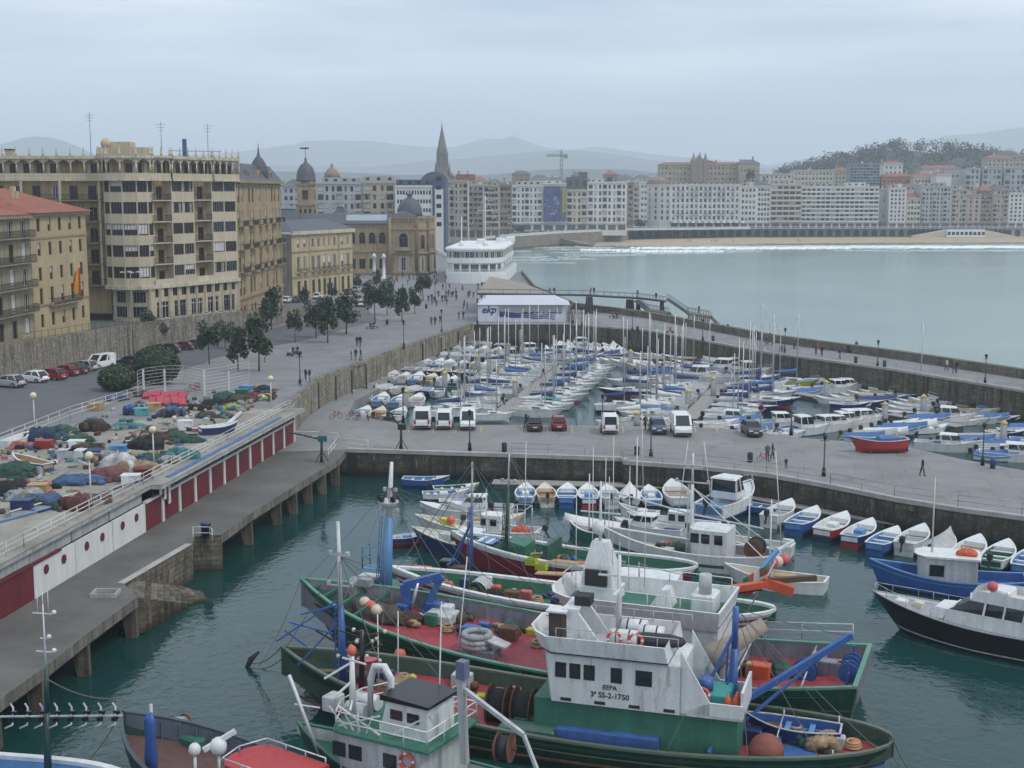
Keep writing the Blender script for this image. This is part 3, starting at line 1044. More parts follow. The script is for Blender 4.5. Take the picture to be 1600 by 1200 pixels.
for i,c in enumerate((RED,YEL,YEL,RED)):
 a=fm+V((1.15,-.05,1.6))
 x=.38*i
 fl.hexa([a+V((-x-.38,.0,-4.3+.25*i)),a+V((-x,0,-4.6+.25*i)),a+V((-x,.07,-4.6+.25*i)),a+V((-x-.38,.07,-4.3+.25*i)),a+V((-x*.5-.19,0,-.2*i-.2)),a+V((-x*.5,0,-.2*i)),a+V((-x*.5,.07,-.2*i)),a+V((-x*.5-.19,.07,-.2*i-.2))],c)
fl.build('flag',b.o)
b.done()
b=Bld('apartment_block','large cream apartment block with rounded corner bay and arched top loggia','building',(-66,243,9.5))
FL,ZB0,ZT=3.76,14.2,33.0
fz=[ZB0+FL*i for i in range(5)]
B0,B1=V((-63.4,238.7,0)),V((-52.9,259.4,0))
d=(B1-B0).normalized()
nr=V((d.y,-d.x,0))
Lr=(B1-B0).length
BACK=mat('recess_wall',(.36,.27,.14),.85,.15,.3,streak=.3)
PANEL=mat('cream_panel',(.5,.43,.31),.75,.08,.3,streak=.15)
rec=[(0.0,4.9),(11.0,16.0)]
bay=[(4.9,11.0),(16.0,Lr)]
Q=lambda u,k:B0+d*u+nr*k
for u0,u1 in rec:
 p0,p1=Q(u0,-1.3),Q(u1,-1.3)
 ops=[]
 for z in fz:
  ops+=[(.5,1.7,z+.1,z+2.4),(2.7,4.3,z+.1,z+2.5)]
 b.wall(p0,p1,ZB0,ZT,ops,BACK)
 b.windows(p0,p1,ops,['bdark','bdark','bhalf','gdark'])
 for i,z in enumerate(fz):
  b.balcony(p0,p1,.05,u1-u0-.05,z+.05,1.5,CREAMT,None if i else CREAMT,1.05)
for u0,u1 in bay:
 p0,p1=Q(u0,.2),Q(u1,.2)
 w_=u1-u0
 ops=[]
 for z in fz:
  ops+=[(.25,w_/2-.12,z+1.5,z+3.45),(w_/2+.12,w_-.25,z+1.5,z+3.45)]
 b.wall(p0,p1,ZB0,ZT,ops,PANEL)
 b.windows(p0,p1,ops,['gdark','gdark','bcurt','gblind','ghalf','bdark','bdark'])
 b.wall(Q(u0,-1.3),p0,ZB0,ZT,(),PANEL)
 b.wall(p1,Q(u1,-1.3),ZB0,ZT,(),PANEL)
plan=[V(p)for p in((-72.0,241.6,0),(-71.9,238.9,0),(-70.3,237.0,0),(-67.9,236.2,0),(-65.4,236.5,0),(-63.8,237.7,0),(-63.3,239.4,0))]
for p0,p1 in zip(plan,plan[1:]):
 w_=(p1-p0).length
 ops=[(.12,w_-.12,z+1.45,z+3.5)for z in fz]
 b.wall(p0,p1,ZB0,ZT,ops,PANEL)
 b.windows(p0,p1,ops,['bdark','bdark','bblind','bhalf','bdark','bdark'])
s0,s1=V((-112,243,0)),V((-72,241.6,0))
ops=grid(spread(2,39,11),1.5,[z+.1 for z in fz],2.5)
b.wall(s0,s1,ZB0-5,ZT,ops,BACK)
b.windows(s0,s1,ops,['bdark','bdark','wcurt','gdark'])
for z in fz:
 b.balcony(s0,s1,.2,39.8,z+.05,1.6,SANDDK,None,1.0)
for u in range(4,40,7):
 b.part('pier').bar(s0+(s1-s0).normalized()*u+V((0,-1.4,ZB0)),s0+(s1-s0).normalized()*u+V((0,-1.4,ZT)),.35,CREAMT)
bs0,bs1=Q(-1.5,.1),Q(Lr,.1)
Lb=(bs1-bs0).length
zg=7.6
mz=[(u-.75,u+.75,12.1,13.6)for u in spread(1,Lb-.5,10)]
shp=[(u-1.6,u+1.6,8.3,11.3)for u in spread(1,Lb-.5,5)]
b.wall(bs0,bs1,zg-2,ZB0,mz+shp,CREAM)
b.windows(bs0,bs1,mz,['bdark','gdark'])
b.windows(bs0,bs1,shp,['wshop','gshop','wshop','gdoor'],name='shopfront')
bp=[V((-72.4,243,0)),V((-71.0,239.2,0)),V((-67.8,237.6,0)),bs0]
for p0,p1 in zip(bp,bp[1:]):
 w_=(p1-p0).length
 ops=[(w_*.2,w_*.8,11.2,13.3),(w_*.15,w_*.85,8.6,10.6)]
 b.wall(p0,p1,zg-2,ZB0,ops,CREAM)
 b.windows(p0,p1,ops,'gdark')
for i in range(11):
 u=Lb*i/10
 b.part('pilaster').bar(bs0+d*u+nr*.08+V((0,0,zg-1)),bs0+d*u+nr*.08+V((0,0,ZB0-.5)),.35,CREAMT)
ring=plan+[Q(4.9,.2),Q(Lr,.2)]
for p0,p1 in zip(ring,ring[1:]):
 b.trim(p0,p1,ZB0-.5,ZB0+.15,.45,CREAMT,'ledge',.1)
lr=[s0+V((0,-1.2,0)),V((-73.2,240.4,0)),V((-72.6,238.4,0)),V((-70.6,236.3,0)),V((-67.9,235.5,0)),V((-65.1,235.8,0)),V((-63.0,237.4,0)),Q(0,.7),Q(4.4,.7),Q(4.6,1.0),Q(11.2,1.0),Q(11.5,.7),Q(15.8,.7),Q(16,1.0),Q(Lr+.2,1.0)]
gal,cor,pin=b.part('loggia'),b.part('parapet'),b.part('pinnacle')
for p0,p1 in zip(lr,lr[1:]):
 dd=(p1-p0)
 Ls=dd.length
 if Ls<.8:
  continue
 dd.normalize()
 nn=V((dd.y,-dd.x,0))
 n=max(1,round(Ls/1.9))if Ls<30 else 16
 st=Ls/n
 b.trim(p0,p1,ZT-.35,ZT+.05,.12,CREAMT,'ledge')
 b.trim(p0,p1,ZT+3.5,ZT+4.05,.3,CREAMT,'parapet')
 gal.hexa([p0+V((0,0,ZT+.05)),p1+V((0,0,ZT+.05)),p1-nn*.15+V((0,0,ZT+.05)),p0-nn*.15+V((0,0,ZT+.05)),p0+V((0,0,ZT+1.0)),p1+V((0,0,ZT+1.0)),p1-nn*.15+V((0,0,ZT+1.0)),p0-nn*.15+V((0,0,ZT+1.0))],PANEL)
 for i in range(n+1):
  p=p0+dd*st*i-nn*.12
  gal.tube([p+V((0,0,ZT+1)),p+V((0,0,ZT+2.6))],.14,CREAMT,6)
  pin.lathe([(.22,0),(.22,.5),(.12,.6),(.2,.9),(.05,1.2),(.09,1.35),(.02,1.7)],CREAMT,p+V((0,0,ZT+4.05)),6)
  if i<n:
   prof=[(0,2.5),(.06,2.75),(.2,3.05),(.36,3.22),(.5,3.4),(.64,3.22),(.8,3.05),(.94,2.75),(1,2.5)]
   for(ta,za),(tb,zb)in zip(prof,prof[1:]):
    a,c=p+dd*st*ta,p+dd*st*tb
    gal.hexa([a+nn*.1+V((0,0,ZT+za)),c+nn*.1+V((0,0,ZT+zb)),c-nn*.1+V((0,0,ZT+zb)),a-nn*.1+V((0,0,ZT+za)),a+nn*.1+V((0,0,ZT+3.52)),c+nn*.1+V((0,0,ZT+3.52)),c-nn*.1+V((0,0,ZT+3.52)),a-nn*.1+V((0,0,ZT+3.52))],CREAMT)
   c=p+dd*st*.5-nn*1.6
   k=rnd.choice((0,0,1,2))
   ang=math.atan2(dd.y,dd.x)
   b.w.cbox(c+V((0,0,ZT+1.8)),(st,.1,3.6),BACK if k else PANEL,ang)
   if k!=1:
    b.win(p-nn*1.5,p+dd-nn*1.5,st*.25,st*.75,ZT+.3,ZT+2.7,'bdark',0.02)
 b.trim(p0,p1,ZT+.0,ZT+.08,-.1,CREAMT,'ledge')
rf=b.part('roof')
rf.prism([(s0.x,s0.y-1),(-73,240.6),(-70.4,236.6),(-65,236.2),(-62.5,238),(Q(Lr,.9).x,Q(Lr,.9).y),(-62,272),(-112,268)],ZT+3.6,ZT+3.7,ROOFG)
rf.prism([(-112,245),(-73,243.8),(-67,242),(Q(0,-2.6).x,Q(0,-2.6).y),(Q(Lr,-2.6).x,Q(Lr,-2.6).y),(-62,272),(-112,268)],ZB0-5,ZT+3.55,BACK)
pb=MB(b.M)
pb.box(-74,-65.5,243,249,ZT+3.7,ZT+5.6,CREAM)
pb.box(-73,-68.5,244,248,ZT+5.6,ZT+6.6,CREAM)
pb.lathe([(.9,0),(.9,1),(.5,1.5),(.05,1.7)],CREAM,(-72.6,243.8,ZT+5.6),10)
pb.build('penthouse',b.o)
pb=MB(b.M)
for x in(-95,-91.5):
 pb.box(x,x+1.3,246,247.2,ZT+3.7,ZT+5.2,CREAM)
 pb.box(x-.1,x+1.4,245.9,247.3,ZT+5.2,ZT+5.4,IRON)
pb.build('chimney',b.o)
for x,y,h in((-74.8,242.2,8),(-58.4,262,7),(-110,243,14),(-63.2,246,6.5)):
 pb=MB(b.M)
 pb.tube([(x,y,ZT+3.7),(x,y,ZT+3.7+h)],.06,FRG,5)
 for k in range(3):
  z=ZT+3.2+h-k*.5
  pb.bar((x-.9+k*.2,y,z),(x+.9-k*.2,y,z),.05,FRG)
 pb.build('antenna',b.o)
pb=MB(b.M)
pb.cbox((-60.5,252,ZT+5.6),(.7,.6,3.6),mat('tarp_blue',(.04,.12,.25),.6,.2,2))
pb.bar((-62.5,250,ZT+5.2),(-54.5,256,ZT+5.2),.12,FRG)
pb.build('roof_hoist',b.o)
b.done()
b=Bld('mansion_block','sandstone mansion block with slate mansard roof, corner turret and iron balconies','building',(-52,280,6))
q0,q1=V((-52.85,259.8,0)),V((-51.3,301,0))
Lh=(q1-q0).length
us=[2,5,11,14,20,26,32,35,39]
zr=[5.5,10.6,15.2,19.7,24.2,28.6]
ops=grid(us,1.4,zr,2.9)
b.wall(q0,q1,2,33,ops,SANDST)
b.windows(q0,q1,ops,['bdark','wcurt','whalf','bhalf'])
for z in(15.1,19.6,24.1):
 for u0,u1 in((1,6),(10,15),(18.5,21.5),(24.5,27.5),(31,36),(37.8,40.2)):
  b.balcony(q0,q1,u0,u1,z,1.1)
for z in(9.8,14.4,31.8):
 b.trim(q0,q1,z,z+.4,.3,SANDDK,'string_course')
b.trim(q0,q1,32.4,33.1,.8,SANDDK)
b.wall((-72,301),(-52,300),2,33,(),SANDST)
b.wall(q1,(-70,303),2,33,(),SANDST)
m=b.part('roof')
m.faces([(-52.6,259.8,33.1),(-51,301,33.1),(-70,303,33.1),(-70,259.8,33.1),(-55,260,36.5),(-53.5,300,36.2),(-68,301,36.2),(-68,260,36.5)],[(0,1,5,4),(1,2,6,5),(2,3,7,6),(3,0,4,7),(4,5,6,7)],SLATE)
tm=MB(b.M)
tm.lathe([(2.0,33.1),(1.9,35.4),(1.5,36.6),(.9,37.6),(.4,38.1),(.2,39),(.02,41)],SLATE,(-53.6,288,0),10)
tm.build('turret',b.o)
for u in(4,12,22,33):
 p=q0+(q1-q0).normalized()*u
 dm=MB(b.M)
 dm.box(p.x-2.2,p.x-.3,p.y-.8,p.y+.8,33.1,35.2,SANDST)
 dm.box(p.x-.3,p.x-.25,p.y-.5,p.y+.5,33.4,34.8,GLASS)
 dm.build('dormer',b.o)
b.done()
b=Bld('palace','long three storey yellow stone palace with grey slate roof and balconied windows','building',(-49,348,4))
q0,q1=V((-54.7,335,0)),V((-42.8,362,0))
Lh=(q1-q0).length
us=[3,6,9.8,12.6,15.2,17.8,20.4,24.3,27.2]
YST=mat('yellow_stone',(.5,.4,.23),.85,.12,.25,streak=.3,fine=.1)
ops=grid(us,1.3,[4.2],4.2)+grid(us,1.35,[10.6],3.9)+grid(us,1.2,[16.6],2.3)
b.wall(q0,q1,3,20.2,ops,YST)
b.windows(q0,q1,ops[:9],'bdoor',name='door')
b.windows(q0,q1,ops[9:],['wcurt','wdark','whalf'])
for u in us:
 b.balcony(q0,q1,u-1.0,u+1.0,10.5,.8)
b.wall((-62,341),q0,3,20.2,(),mat('shaded_side_stone',(.22,.19,.14),.9,.2,.3,streak=.4))  # shade on the palace side wall is put into its darker colour
b.trim(q0,q1,9.2,9.6,.2,SANDDK,'string_course')
b.trim(q0,q1,15.6,15.9,.2,SANDDK,'string_course')
b.trim(q0,q1,20,20.9,.7,CREAMT,'cornice',.4)
for u in(8,22.4):
 b.part('pilaster').bar(q0+(q1-q0).normalized()*u+V((0,0,4)),q0+(q1-q0).normalized()*u+V((0,0,20)),.5,YST)
m=b.part('roof')
m.faces([(-54.5,334,20.9),(-42,362.4,20.9),(-60,372,20.9),(-68,345,20.9),(-57.5,343,23.6),(-50,360,23.6)],[(0,1,5,4),(1,2,5),(2,3,4,5),(3,0,4)],SLATE)
b.done()
CH_=mat('city_hall_stone',(.36,.27,.155),.85,.18,.25,streak=.4,fine=.12)
b=Bld('city_hall','sandstone city hall with arched windows, corner tower and grey slate dome','building',(-38,432,4))
def arch_win(P0,P1,u,w_,z,h,style='bdark'):
 P0,P1=V((P0[0],P0[1],0)),V((P1[0],P1[1],0))
 d=(P1-P0).normalized()
 nn=V((d.y,-d.x,0))
 m=MB(b.M)
 c=P0+d*u+V((0,0,z+h))
 pts=[c+d*cos(pi*i/10)*w_/2+V((0,0,sin(pi*i/10)*w_/2))for i in range(11)]
 body=[P0+d*(u+w_/2)+V((0,0,z))]+pts+[P0+d*(u-w_/2)+V((0,0,z))]
 m.poly([p+nn*.03 for p in body],GLASS)
 for p,q in zip(body,body[1:]):
  m.bar(p+nn*.12,q+nn*.12,.3,SANDDK)
 m.bar(P0+d*u+V((0,0,z))+nn*.07,c+nn*.07,.14,FRB)
 m.bar(P0+d*(u-w_/2)+V((0,0,z+h))+nn*.07,P0+d*(u+w_/2)+V((0,0,z+h))+nn*.07,.14,FRB)
 return m.build('arched_window',b.o)
w0,w1=V((-56,431,0)),V((-38.6,431,0))
b.wall(w0,w1,3,20.5,(),CH_)
for u in(1.5,5,8.2,11.4,14.6):
 arch_win(w0,w1,u,2.2,14.2,2.6)
 b.win(w0,w1,u-1,u+1,6.2,9.4,'bdark',-.03)
for z in(4.6,11.4,19.6):
 b.trim(w0,w1,z,z+.5,.35,SANDDK,'string_course')
tp=[V(p)for p in((-38.7,429,0),(-30.2,428.4,0),(-26.8,431.6,0),(-25.5,442,0),(-38.7,446,0))]
for i in range(3):
 b.wall(tp[i],tp[i+1],3,22.6,(),CH_)
 Lw=(tp[i+1]-tp[i]).length
 us_={0:[Lw/2],1:[Lw/2],2:[Lw*.3,Lw*.7]}[i]
 for u in us_:
  arch_win(tp[i],tp[i+1],u,3 if i==0 else 1.8,12.6,3.6)
  b.win(tp[i],tp[i+1],u-.9-(i==0)*.6,u+.9+(i==0)*.6,5.6,10,'wcurt',-.03)
 for z in(4.8,11,18.6,22.2):
  b.trim(tp[i],tp[i+1],z,z+.6,.45,SANDDK,'string_course')
 for k in range(int(Lw/1.1)):
  b.part('corbel').cbox(tp[i].lerp(tp[i+1],(k+.5)*1.1/Lw)+V((0,0,21.7)),(.5,.9,.9),SANDDK,math.atan2((tp[i+1]-tp[i]).y,(tp[i+1]-tp[i]).x))
 for t in(0,1):
  b.part('column').tube([tp[i].lerp(tp[i+1],t)+V((0,0,4)),tp[i].lerp(tp[i+1],t)+V((0,0,22.5))],.55,CH_,8)
b.wall((-38.7,446),tp[0],3,22.6,(),CH_)
b.balcony(tp[0],tp[1],1.8,6.8,12.2,1.4,SANDDK,CH_)
dm=MB(b.M)
dm.prism([(p.x,p.y)for p in tp],22.6,22.9,SLATE)
dm.loft([[V((-33+r_*cos(2*pi*j/16),437.5+r_*sin(2*pi*j/16),z))for j in range(16)]for r_,z in((4.1,22.9),(4.1,23.6),(3.9,25),(3.4,26.6),(2.5,27.8),(1.3,28.5),(.8,28.8),(.8,29.4),(1.2,29.5),(.3,30.2))],SLATE,sm=True)
dm.faces([(-38.7,428.8,22.9),(-30.4,428.2,22.9),(-30.4,436,22.9),(-38.7,436,22.9),(-34.8,430.5,24.7),(-34.6,435,24.7)],[(0,1,4),(1,2,5,4),(2,3,5),(3,0,4,5)],SLATE)
dm.build('dome',b.o)
m=b.part('roof')
m.faces([(-70,430.2,20.5),(-38.7,430.2,20.5),(-38.7,446,20.5),(-70,446,20.5),(-68,435,23.6),(-38.7,435,23.6),(-38.7,441,23.6),(-68,441,23.6)],[(0,1,5,4),(1,2,6,5),(2,3,7,6),(3,0,4,7),(4,5,6,7)],SLATE)
SKYL=mat('skylight',(.3,.34,.38),.3,.15,.6)
for x0,x1,y,z in((-53,-40,432.6,22.2),):
 sk=MB(b.M)
 sk.hexa([(x0,431,20.95),(x1,431,20.95),(x1,431.2,20.85),(x0,431.2,20.85),(x0,434.2,23.3),(x1,434.2,23.3),(x1,434.4,23.2),(x0,434.4,23.2)],SKYL)
 sk.build('skylight',b.o)
for x0,x1,y0,zt in((-82,-66,425,25.2),(-62,-54,452,25.5)):
 m.hexa([(x0,y0,18),(x1,y0,18),(x1,y0+16,18),(x0,y0+16,18),(x0+3,y0+5,zt),(x1-3,y0+5,zt),(x1-3,y0+11,zt),(x0+3,y0+11,zt)],SLATE)
 sk=MB(b.M)
 sk.box(x0+3,x1-3,y0+4.6,y0+9,zt,zt+.7,SKYL)
 sk.build('skylight',b.o)
b.done()
for i,(cx,cyy,lab)in enumerate(((-67.6,446,'slender stone bell tower with slate cupola and weathervane behind the yellow palace'),)):
 b=Bld('bell_tower',lab,'tower',(cx,cyy,4))
 h=2.75
 P=[V((cx-h,cyy-h,0)),V((cx+h,cyy-h,0)),V((cx+h,cyy+h,0)),V((cx-h,cyy+h,0))]
 for k in range(4):
  p0,p1=P[k],P[(k+1)%4]
  b.wall(p0,p1,3,34,[(1.75,3.75,28,31)],CH_,.5)
  if k in(0,1):
   for u in(1.2,2.75,4.3):
    b.win(p0,p1,u-.4,u+.4,23.5,25,'bdark',-.03)
  for z in(22.4,26,32.6):
   b.trim(p0,p1,z,z+.5,.3,SANDDK,'cornice',.3)
 b.part('belfry').box(cx-2.2,cx+2.2,cyy-2.2,cyy+2.2,27,32,DOORD)
 dm=MB(b.M)
 dm.lathe([(3.4,34),(3.2,34.5),(3.1,36),(2.7,37.6),(1.9,39),(.8,39.9),(.35,40.4),(.5,41),(.12,41.6),(.06,44)],SLATE,(cx,cyy,0),12)
 dm.build('cupola',b.o)
 wv=MB(b.M)
 wv.tube([(cx,cyy,41.5),(cx,cyy,45)],.1,IRON,5)
 wv.cbox((cx-.3,cyy,44.6),(2.8,.08,.5),IRON)
 wv.build('weathervane',b.o)
 b.done()
b=Bld('yacht_club','white ship shaped yacht club with curved ribbon windows and roof masts','building',(-9,412,4))
WPL=mat('white_plaster',(.72,.73,.73),.5,.06,.2,streak=.12)
def stadium(x0,x1,y0,y1,z,n=9,inset=0.):
 x0,x1,y0,y1=x0+inset,x1-inset,y0+inset,y1-inset
 r=(x1-x0)/2
 c=(x0+x1)/2
 return[V((c-r*cos(pi*i/n),y0+r*.55-r*.55*sin(pi*i/n),z))for i in range(n+1)]+[V((x1+3,y1,z)),V((x0+3,y1,z))]
X0,X1,Y0,Y1=-19.5,-2.5,395,446
m=b.w
m.loft([stadium(X0,X1+1,Y0-3,Y1,1),stadium(X0,X1+1,Y0-3,Y1,6.6)],WPL)
m.loft([stadium(X0,X1+1,Y0-3,Y1,6.6),stadium(X0,X1+1,Y0-3,Y1,7.2,inset=.02)],WPL)
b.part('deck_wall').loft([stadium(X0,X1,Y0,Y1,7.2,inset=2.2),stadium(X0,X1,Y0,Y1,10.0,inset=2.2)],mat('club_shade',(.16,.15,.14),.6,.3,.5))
m.loft([stadium(X0,X1,Y0,Y1,9.4,inset=1.4),stadium(X0,X1,Y0,Y1,9.9),stadium(X0,X1,Y0,Y1,11.3)],WPL,sm=False)
m.loft([stadium(X0,X1,Y0,Y1,13.2),stadium(X0,X1,Y0,Y1,13.8,inset=-.4),stadium(X0,X1,Y0,Y1,14.3,inset=-.2),stadium(X0,X1,Y0,Y1,14.6,inset=1)],WPL)
ring=stadium(X0,X1,Y0,Y1,0,inset=.12)
segs=list(zip(ring[:-1],ring[1:]))
for p0,p1 in segs[:10]:
 w_=(p1-p0).length
 n=max(1,round(w_/1.7))
 for k in range(n):
  b.win(p0,p1,w_*k/n+.08,w_*(k+1)/n-.08,11.3,13.2,rnd.choice(['wdark','wdark','wcurt']),.05)
b.part('deck_wall').loft([stadium(X0,X1,Y0,Y1,11.2,inset=.4),stadium(X0,X1,Y0,Y1,13.3,inset=.4)],DOORD)
c=b.part('column')
for p0,p1 in segs[:10]:
 for t in((0,)if(p1-p0).length<8 else(0,.2,.4,.6,.8)):
  p=p0.lerp(p1,t)
  c.tube([p+V((0,.8,7.2)),p+V((0,.8,9.7))],.3,WPL,6)
rl=b.part('railing')
rr=stadium(X0,X1+1,Y0-3,Y1,7.2,inset=.2)
for p0,p1 in list(zip(rr[:-1],rr[1:]))[:10]:
 for z in(.5,1.0):
  rl.bar(p0+V((0,0,z)),p1+V((0,0,z)),.09,WPL)
 for k in range(6):
  p=p0.lerp(p1,k/6)
  rl.bar(p,p+V((0,0,1)),.08,WPL)
for(x,y,h)in((-8,405,15),(-15,402,9)):
 ms=MB(b.M)
 ms.tube([(x,y,14.5),(x,y,14.5+h)],[.22,.1],WPL,6)
 ms.lathe([(.9,14.5),(.7,15.6),(.3,16.2)],WPL,(x,y,0),8)
 if h>10:
  ms.bar((x-2.2,y,14.5+h*.7),(x+2.2,y,14.5+h*.7),.12,WPL)
  for s_ in(-1,1):
   ms.tube([(x,y,14.5+h),(x+s_*7,y+2,14.6)],.04,WPL,4)
 ms.build('mast',b.o)
for x,y in((-11,420),(-5,428),(-2,440)):
 hs=MB(b.M)
 hs.chamfer(x,x+3,y,y+4,14.5,16,WPL,.2)
 hs.build('roof_house',b.o)
for x,y,r_ in((-13.6,394.2,.5),(-6,395,.5)):
 pass
b.done()
b=Bld('pavilion','long white pavilion with ekp lettering and blue wave stripes above the marina','pavilion',(2,281,4))
p0,p1=GY(747,500,277.5),GY(884,500,277.5)
xa,xb=p0.x,p1.x
zt=GY(800,476,277.5).z
PW=mat('pavilion_white',(.6,.62,.68),.6,.06,.3,streak=.1)
NAVY=mat('navy_print',(.02,.03,.16),.6,.1,2)
b.w.box(xa,xb,277.5,288,4.0,zt,PW)
xs=lerp(xa,xb,.23)
b.part('sign_panel').box(xa-.15,xs,277.2,277.5,4.05,zt-.1,PW)
b.part('sign_panel').box(xs-.06,xs,277.15,277.2,4.05,zt-.1,FRG)
b.part('canopy').hexa([(xa-.3,276.9,zt),(xb+.9,276.9,zt),(xb+.9,288,zt),(xa-.3,288,zt),(xa+1.6,279.5,zt+1.25),(xb-2,279.5,zt+1.25),(xb-2,287,zt+1.25),(xa+1.6,287,zt+1.25)],mat('canopy_white',(.52,.53,.6),.5,.04,.3))
tx=MB(b.M)
tx.text('ekp',2.05,NAVY,Matrix.Translation((lerp(xa,xs,.53),277.17,4.0+(zt-4)*.53))@Matrix.Rotation(pi/2,4,'X'),bold=.05,shear=.25)
tx.build('lettering',b.o)
wv=MB(b.M)
for k in range(3):
 for i in range(40):
  t0,t1=i/40,(i+1)/40
  f=lambda t:4.0+(zt-4)*(.40-.1*k+.0)+(1-t)*.55-.5*t*.2+.13*sin(t*16+k*.3)*(t**.5)
  th=lambda t:.16*(1-t)**1.2+.05
  x0_,x1_=lerp(xs+.3,xb-2.2,t0),lerp(xs+.3,xb-2.2,t1)
  wv.hexa([(x0_,277.42,f(t0)-th(t0)),(x1_,277.42,f(t1)-th(t1)),(x1_,277.52,f(t1)-th(t1)),(x0_,277.52,f(t0)-th(t0)),(x0_,277.42,f(t0)+th(t0)),(x1_,277.42,f(t1)+th(t1)),(x1_,277.52,f(t1)+th(t1)),(x0_,277.52,f(t0)+th(t0))],NAVY)
wv.build('wave_stripes',b.o)
st=MB(b.M)
st.box(xs+.2,xb-.7,277.44,277.5,4+(zt-4)*.5,zt-.25,mat('servery',(.34,.35,.37),.7,.1,1))
for i in range(26):
 x=lerp(lerp(xs,xb,.35),xb-1,i/26)
 if rnd.random()<.8:
  st.box(x,x+rnd.uniform(.2,.4),277.4,277.44,4+(zt-4)*.5,4+(zt-4)*(.56+rnd.random()*.06),IRON)
st.build('servery',b.o)
b.done()
b=Bld('canopy_roof','broad brown sloping canopy roof behind the white pavilion','roof',(1,300,4))
tl,tr,br_,bl_=GY(765,432,322),GY(800,430,330),GY(862,459,300),GY(745,458,297)
BRN=mat('canopy_brown',(.27,.235,.2),.8,.12,.4,streak=.1)
tr=GY(812,440,322)
b.w.hexa([(bl_.x,bl_.y,bl_.z-.25),(br_.x,br_.y,br_.z-.25),(tr.x,tr.y,tr.z-.25),(tl.x,tl.y,tl.z-.25),bl_,br_,tr,tl],BRN)
for x in(bl_.x+1,bl_.x+6,bl_.x+11,br_.x-1.5):
 b.part('post').tube([(x,bl_.y+1,4),(x,bl_.y+1,bl_.z-.2)],.18,IRON,6)
b.part('wall').box(bl_.x+2,br_.x-3,bl_.y+3,bl_.y+8,4,bl_.z-.3,PW)
b.done('roof')
DK=mat('bridge_steel',(.04,.035,.035),.6,.15,2)
FB=[GY(745,459,296),GY(910,461,298),GY(1000,466,296),GY(1041,471,295)]
o=thing('footbridge','dark raised footbridge on trestles leading from the canopy to the bathing platforms','footbridge',(20,297,0))
T=Matrix.Translation(-o.location)
m=MB(T)
for p,q in zip(FB,FB[1:]):
 m.bar(p,q,2.0,DK,.35)
m.build('deck',o)
m=MB(T)
for p,q in zip(FB,FB[1:]):
 for s_ in(-.95,.95):
  m.bar(p+V((0,s_,1)),q+V((0,s_,1)),.06,DK)
  for k in range(8):
   e=p.lerp(q,k/8)+V((0,s_,0))
   m.bar(e,e+V((0,0,1)),.05,DK)
m.build('railing',o)
for x in(917,922,980,986,996,1033):
 e=GY(x,462+(x-910)*.065,296.5)
 m=MB(T)
 for s_ in(-.8,.8):
  m.bar((e.x-s_*.5,e.y+s_,-2),(e.x,e.y+s_*.8,e.z-.2),.3,DK)
  m.bar((e.x+.9,e.y+s_,-2),(e.x+.4,e.y+s_*.8,e.z-.2),.25,DK)
 m.bar((e.x-.4,e.y-.8,4.5),(e.x+.6,e.y+.8,4.5),.2,DK)
 m.build('trestle',o)
for i,(st_,kn,en,lab)in enumerate((((995,470),(1012,484),(1045,492),'lower bathing platform with stair under the footbridge on thin legs'),((1043,467),(1075,489),(1110,498),'outer bathing platform with long ramp at the end of the footbridge'))):
 Yq=293-i*4
 p,q,e=GY(*st_,Yq),GY(*kn,Yq-2),GY(*en,Yq-4)
 e=V((e.x,e.y,q.z-.6))
 o=thing('bathing_platform',lab,'platform',(q.x,q.y,0),0,'bathing platforms')
 T=Matrix.Translation(-o.location)
 MB(T).bar(p,q,1.8,DK,.25).build('ramp',o)
 dk=MB(T).bar(q,e,3.4,mat('platform_wood',(.16,.13,.11),.8,.2,2),.3)
 dk.build('deck',o)
 rl=MB(T)
 for s_ in(-.9,.9):
  rl.bar(p+V((0,s_,1.1)),q+V((0,s_,1.1)),.07,DK)
  rl.bar(q+V((0,s_*1.8,1.1)),e+V((0,s_*1.8,1.1)),.07,DK)
  for k in range(9):
   rl.bar(p.lerp(q,k/8)+V((0,s_,0)),p.lerp(q,k/8)+V((0,s_,1.1)),.06,DK)
   rl.bar(q.lerp(e,k/8)+V((0,s_*1.8,0)),q.lerp(e,k/8)+V((0,s_*1.8,1.1)),.06,DK)
 rl.bar(e,e+V((2.0,-1,-2)),1.6,DK,.2)
 rl.build('railing',o)
 lg=MB(T)
 for k in range(6):
  c=q.lerp(e,(k+.4)/6)
  for s_ in(-1.3,1.3):
   lg.bar((c.x,c.y+s_,-3),(c.x,c.y+s_,c.z-.1),.22,DK)
 lg.build('legs',o)
def tone(n,c,v=.1):return mat(n,c,.85,v,.06,streak=.15)
PAL=dict(white=tone('facade_white',(.62,.61,.58)),cream=tone('facade_cream',(.52,.48,.39)),grey=tone('facade_grey',(.38,.38,.38)),beige=tone('facade_beige',(.42,.36,.28)),brown=tone('facade_brown',(.26,.19,.14)),pink=tone('facade_pink',(.4,.3,.25)),stone=tone('facade_stone',(.36,.29,.2)),dark=tone('facade_dark',(.1,.1,.11)),blue=tone('facade_blue',(.2,.25,.3)),red=tone('facade_red',(.35,.12,.07)),bluedk=tone('facade_navy',(.07,.09,.16)))
FW=[None]
PENDING=[]
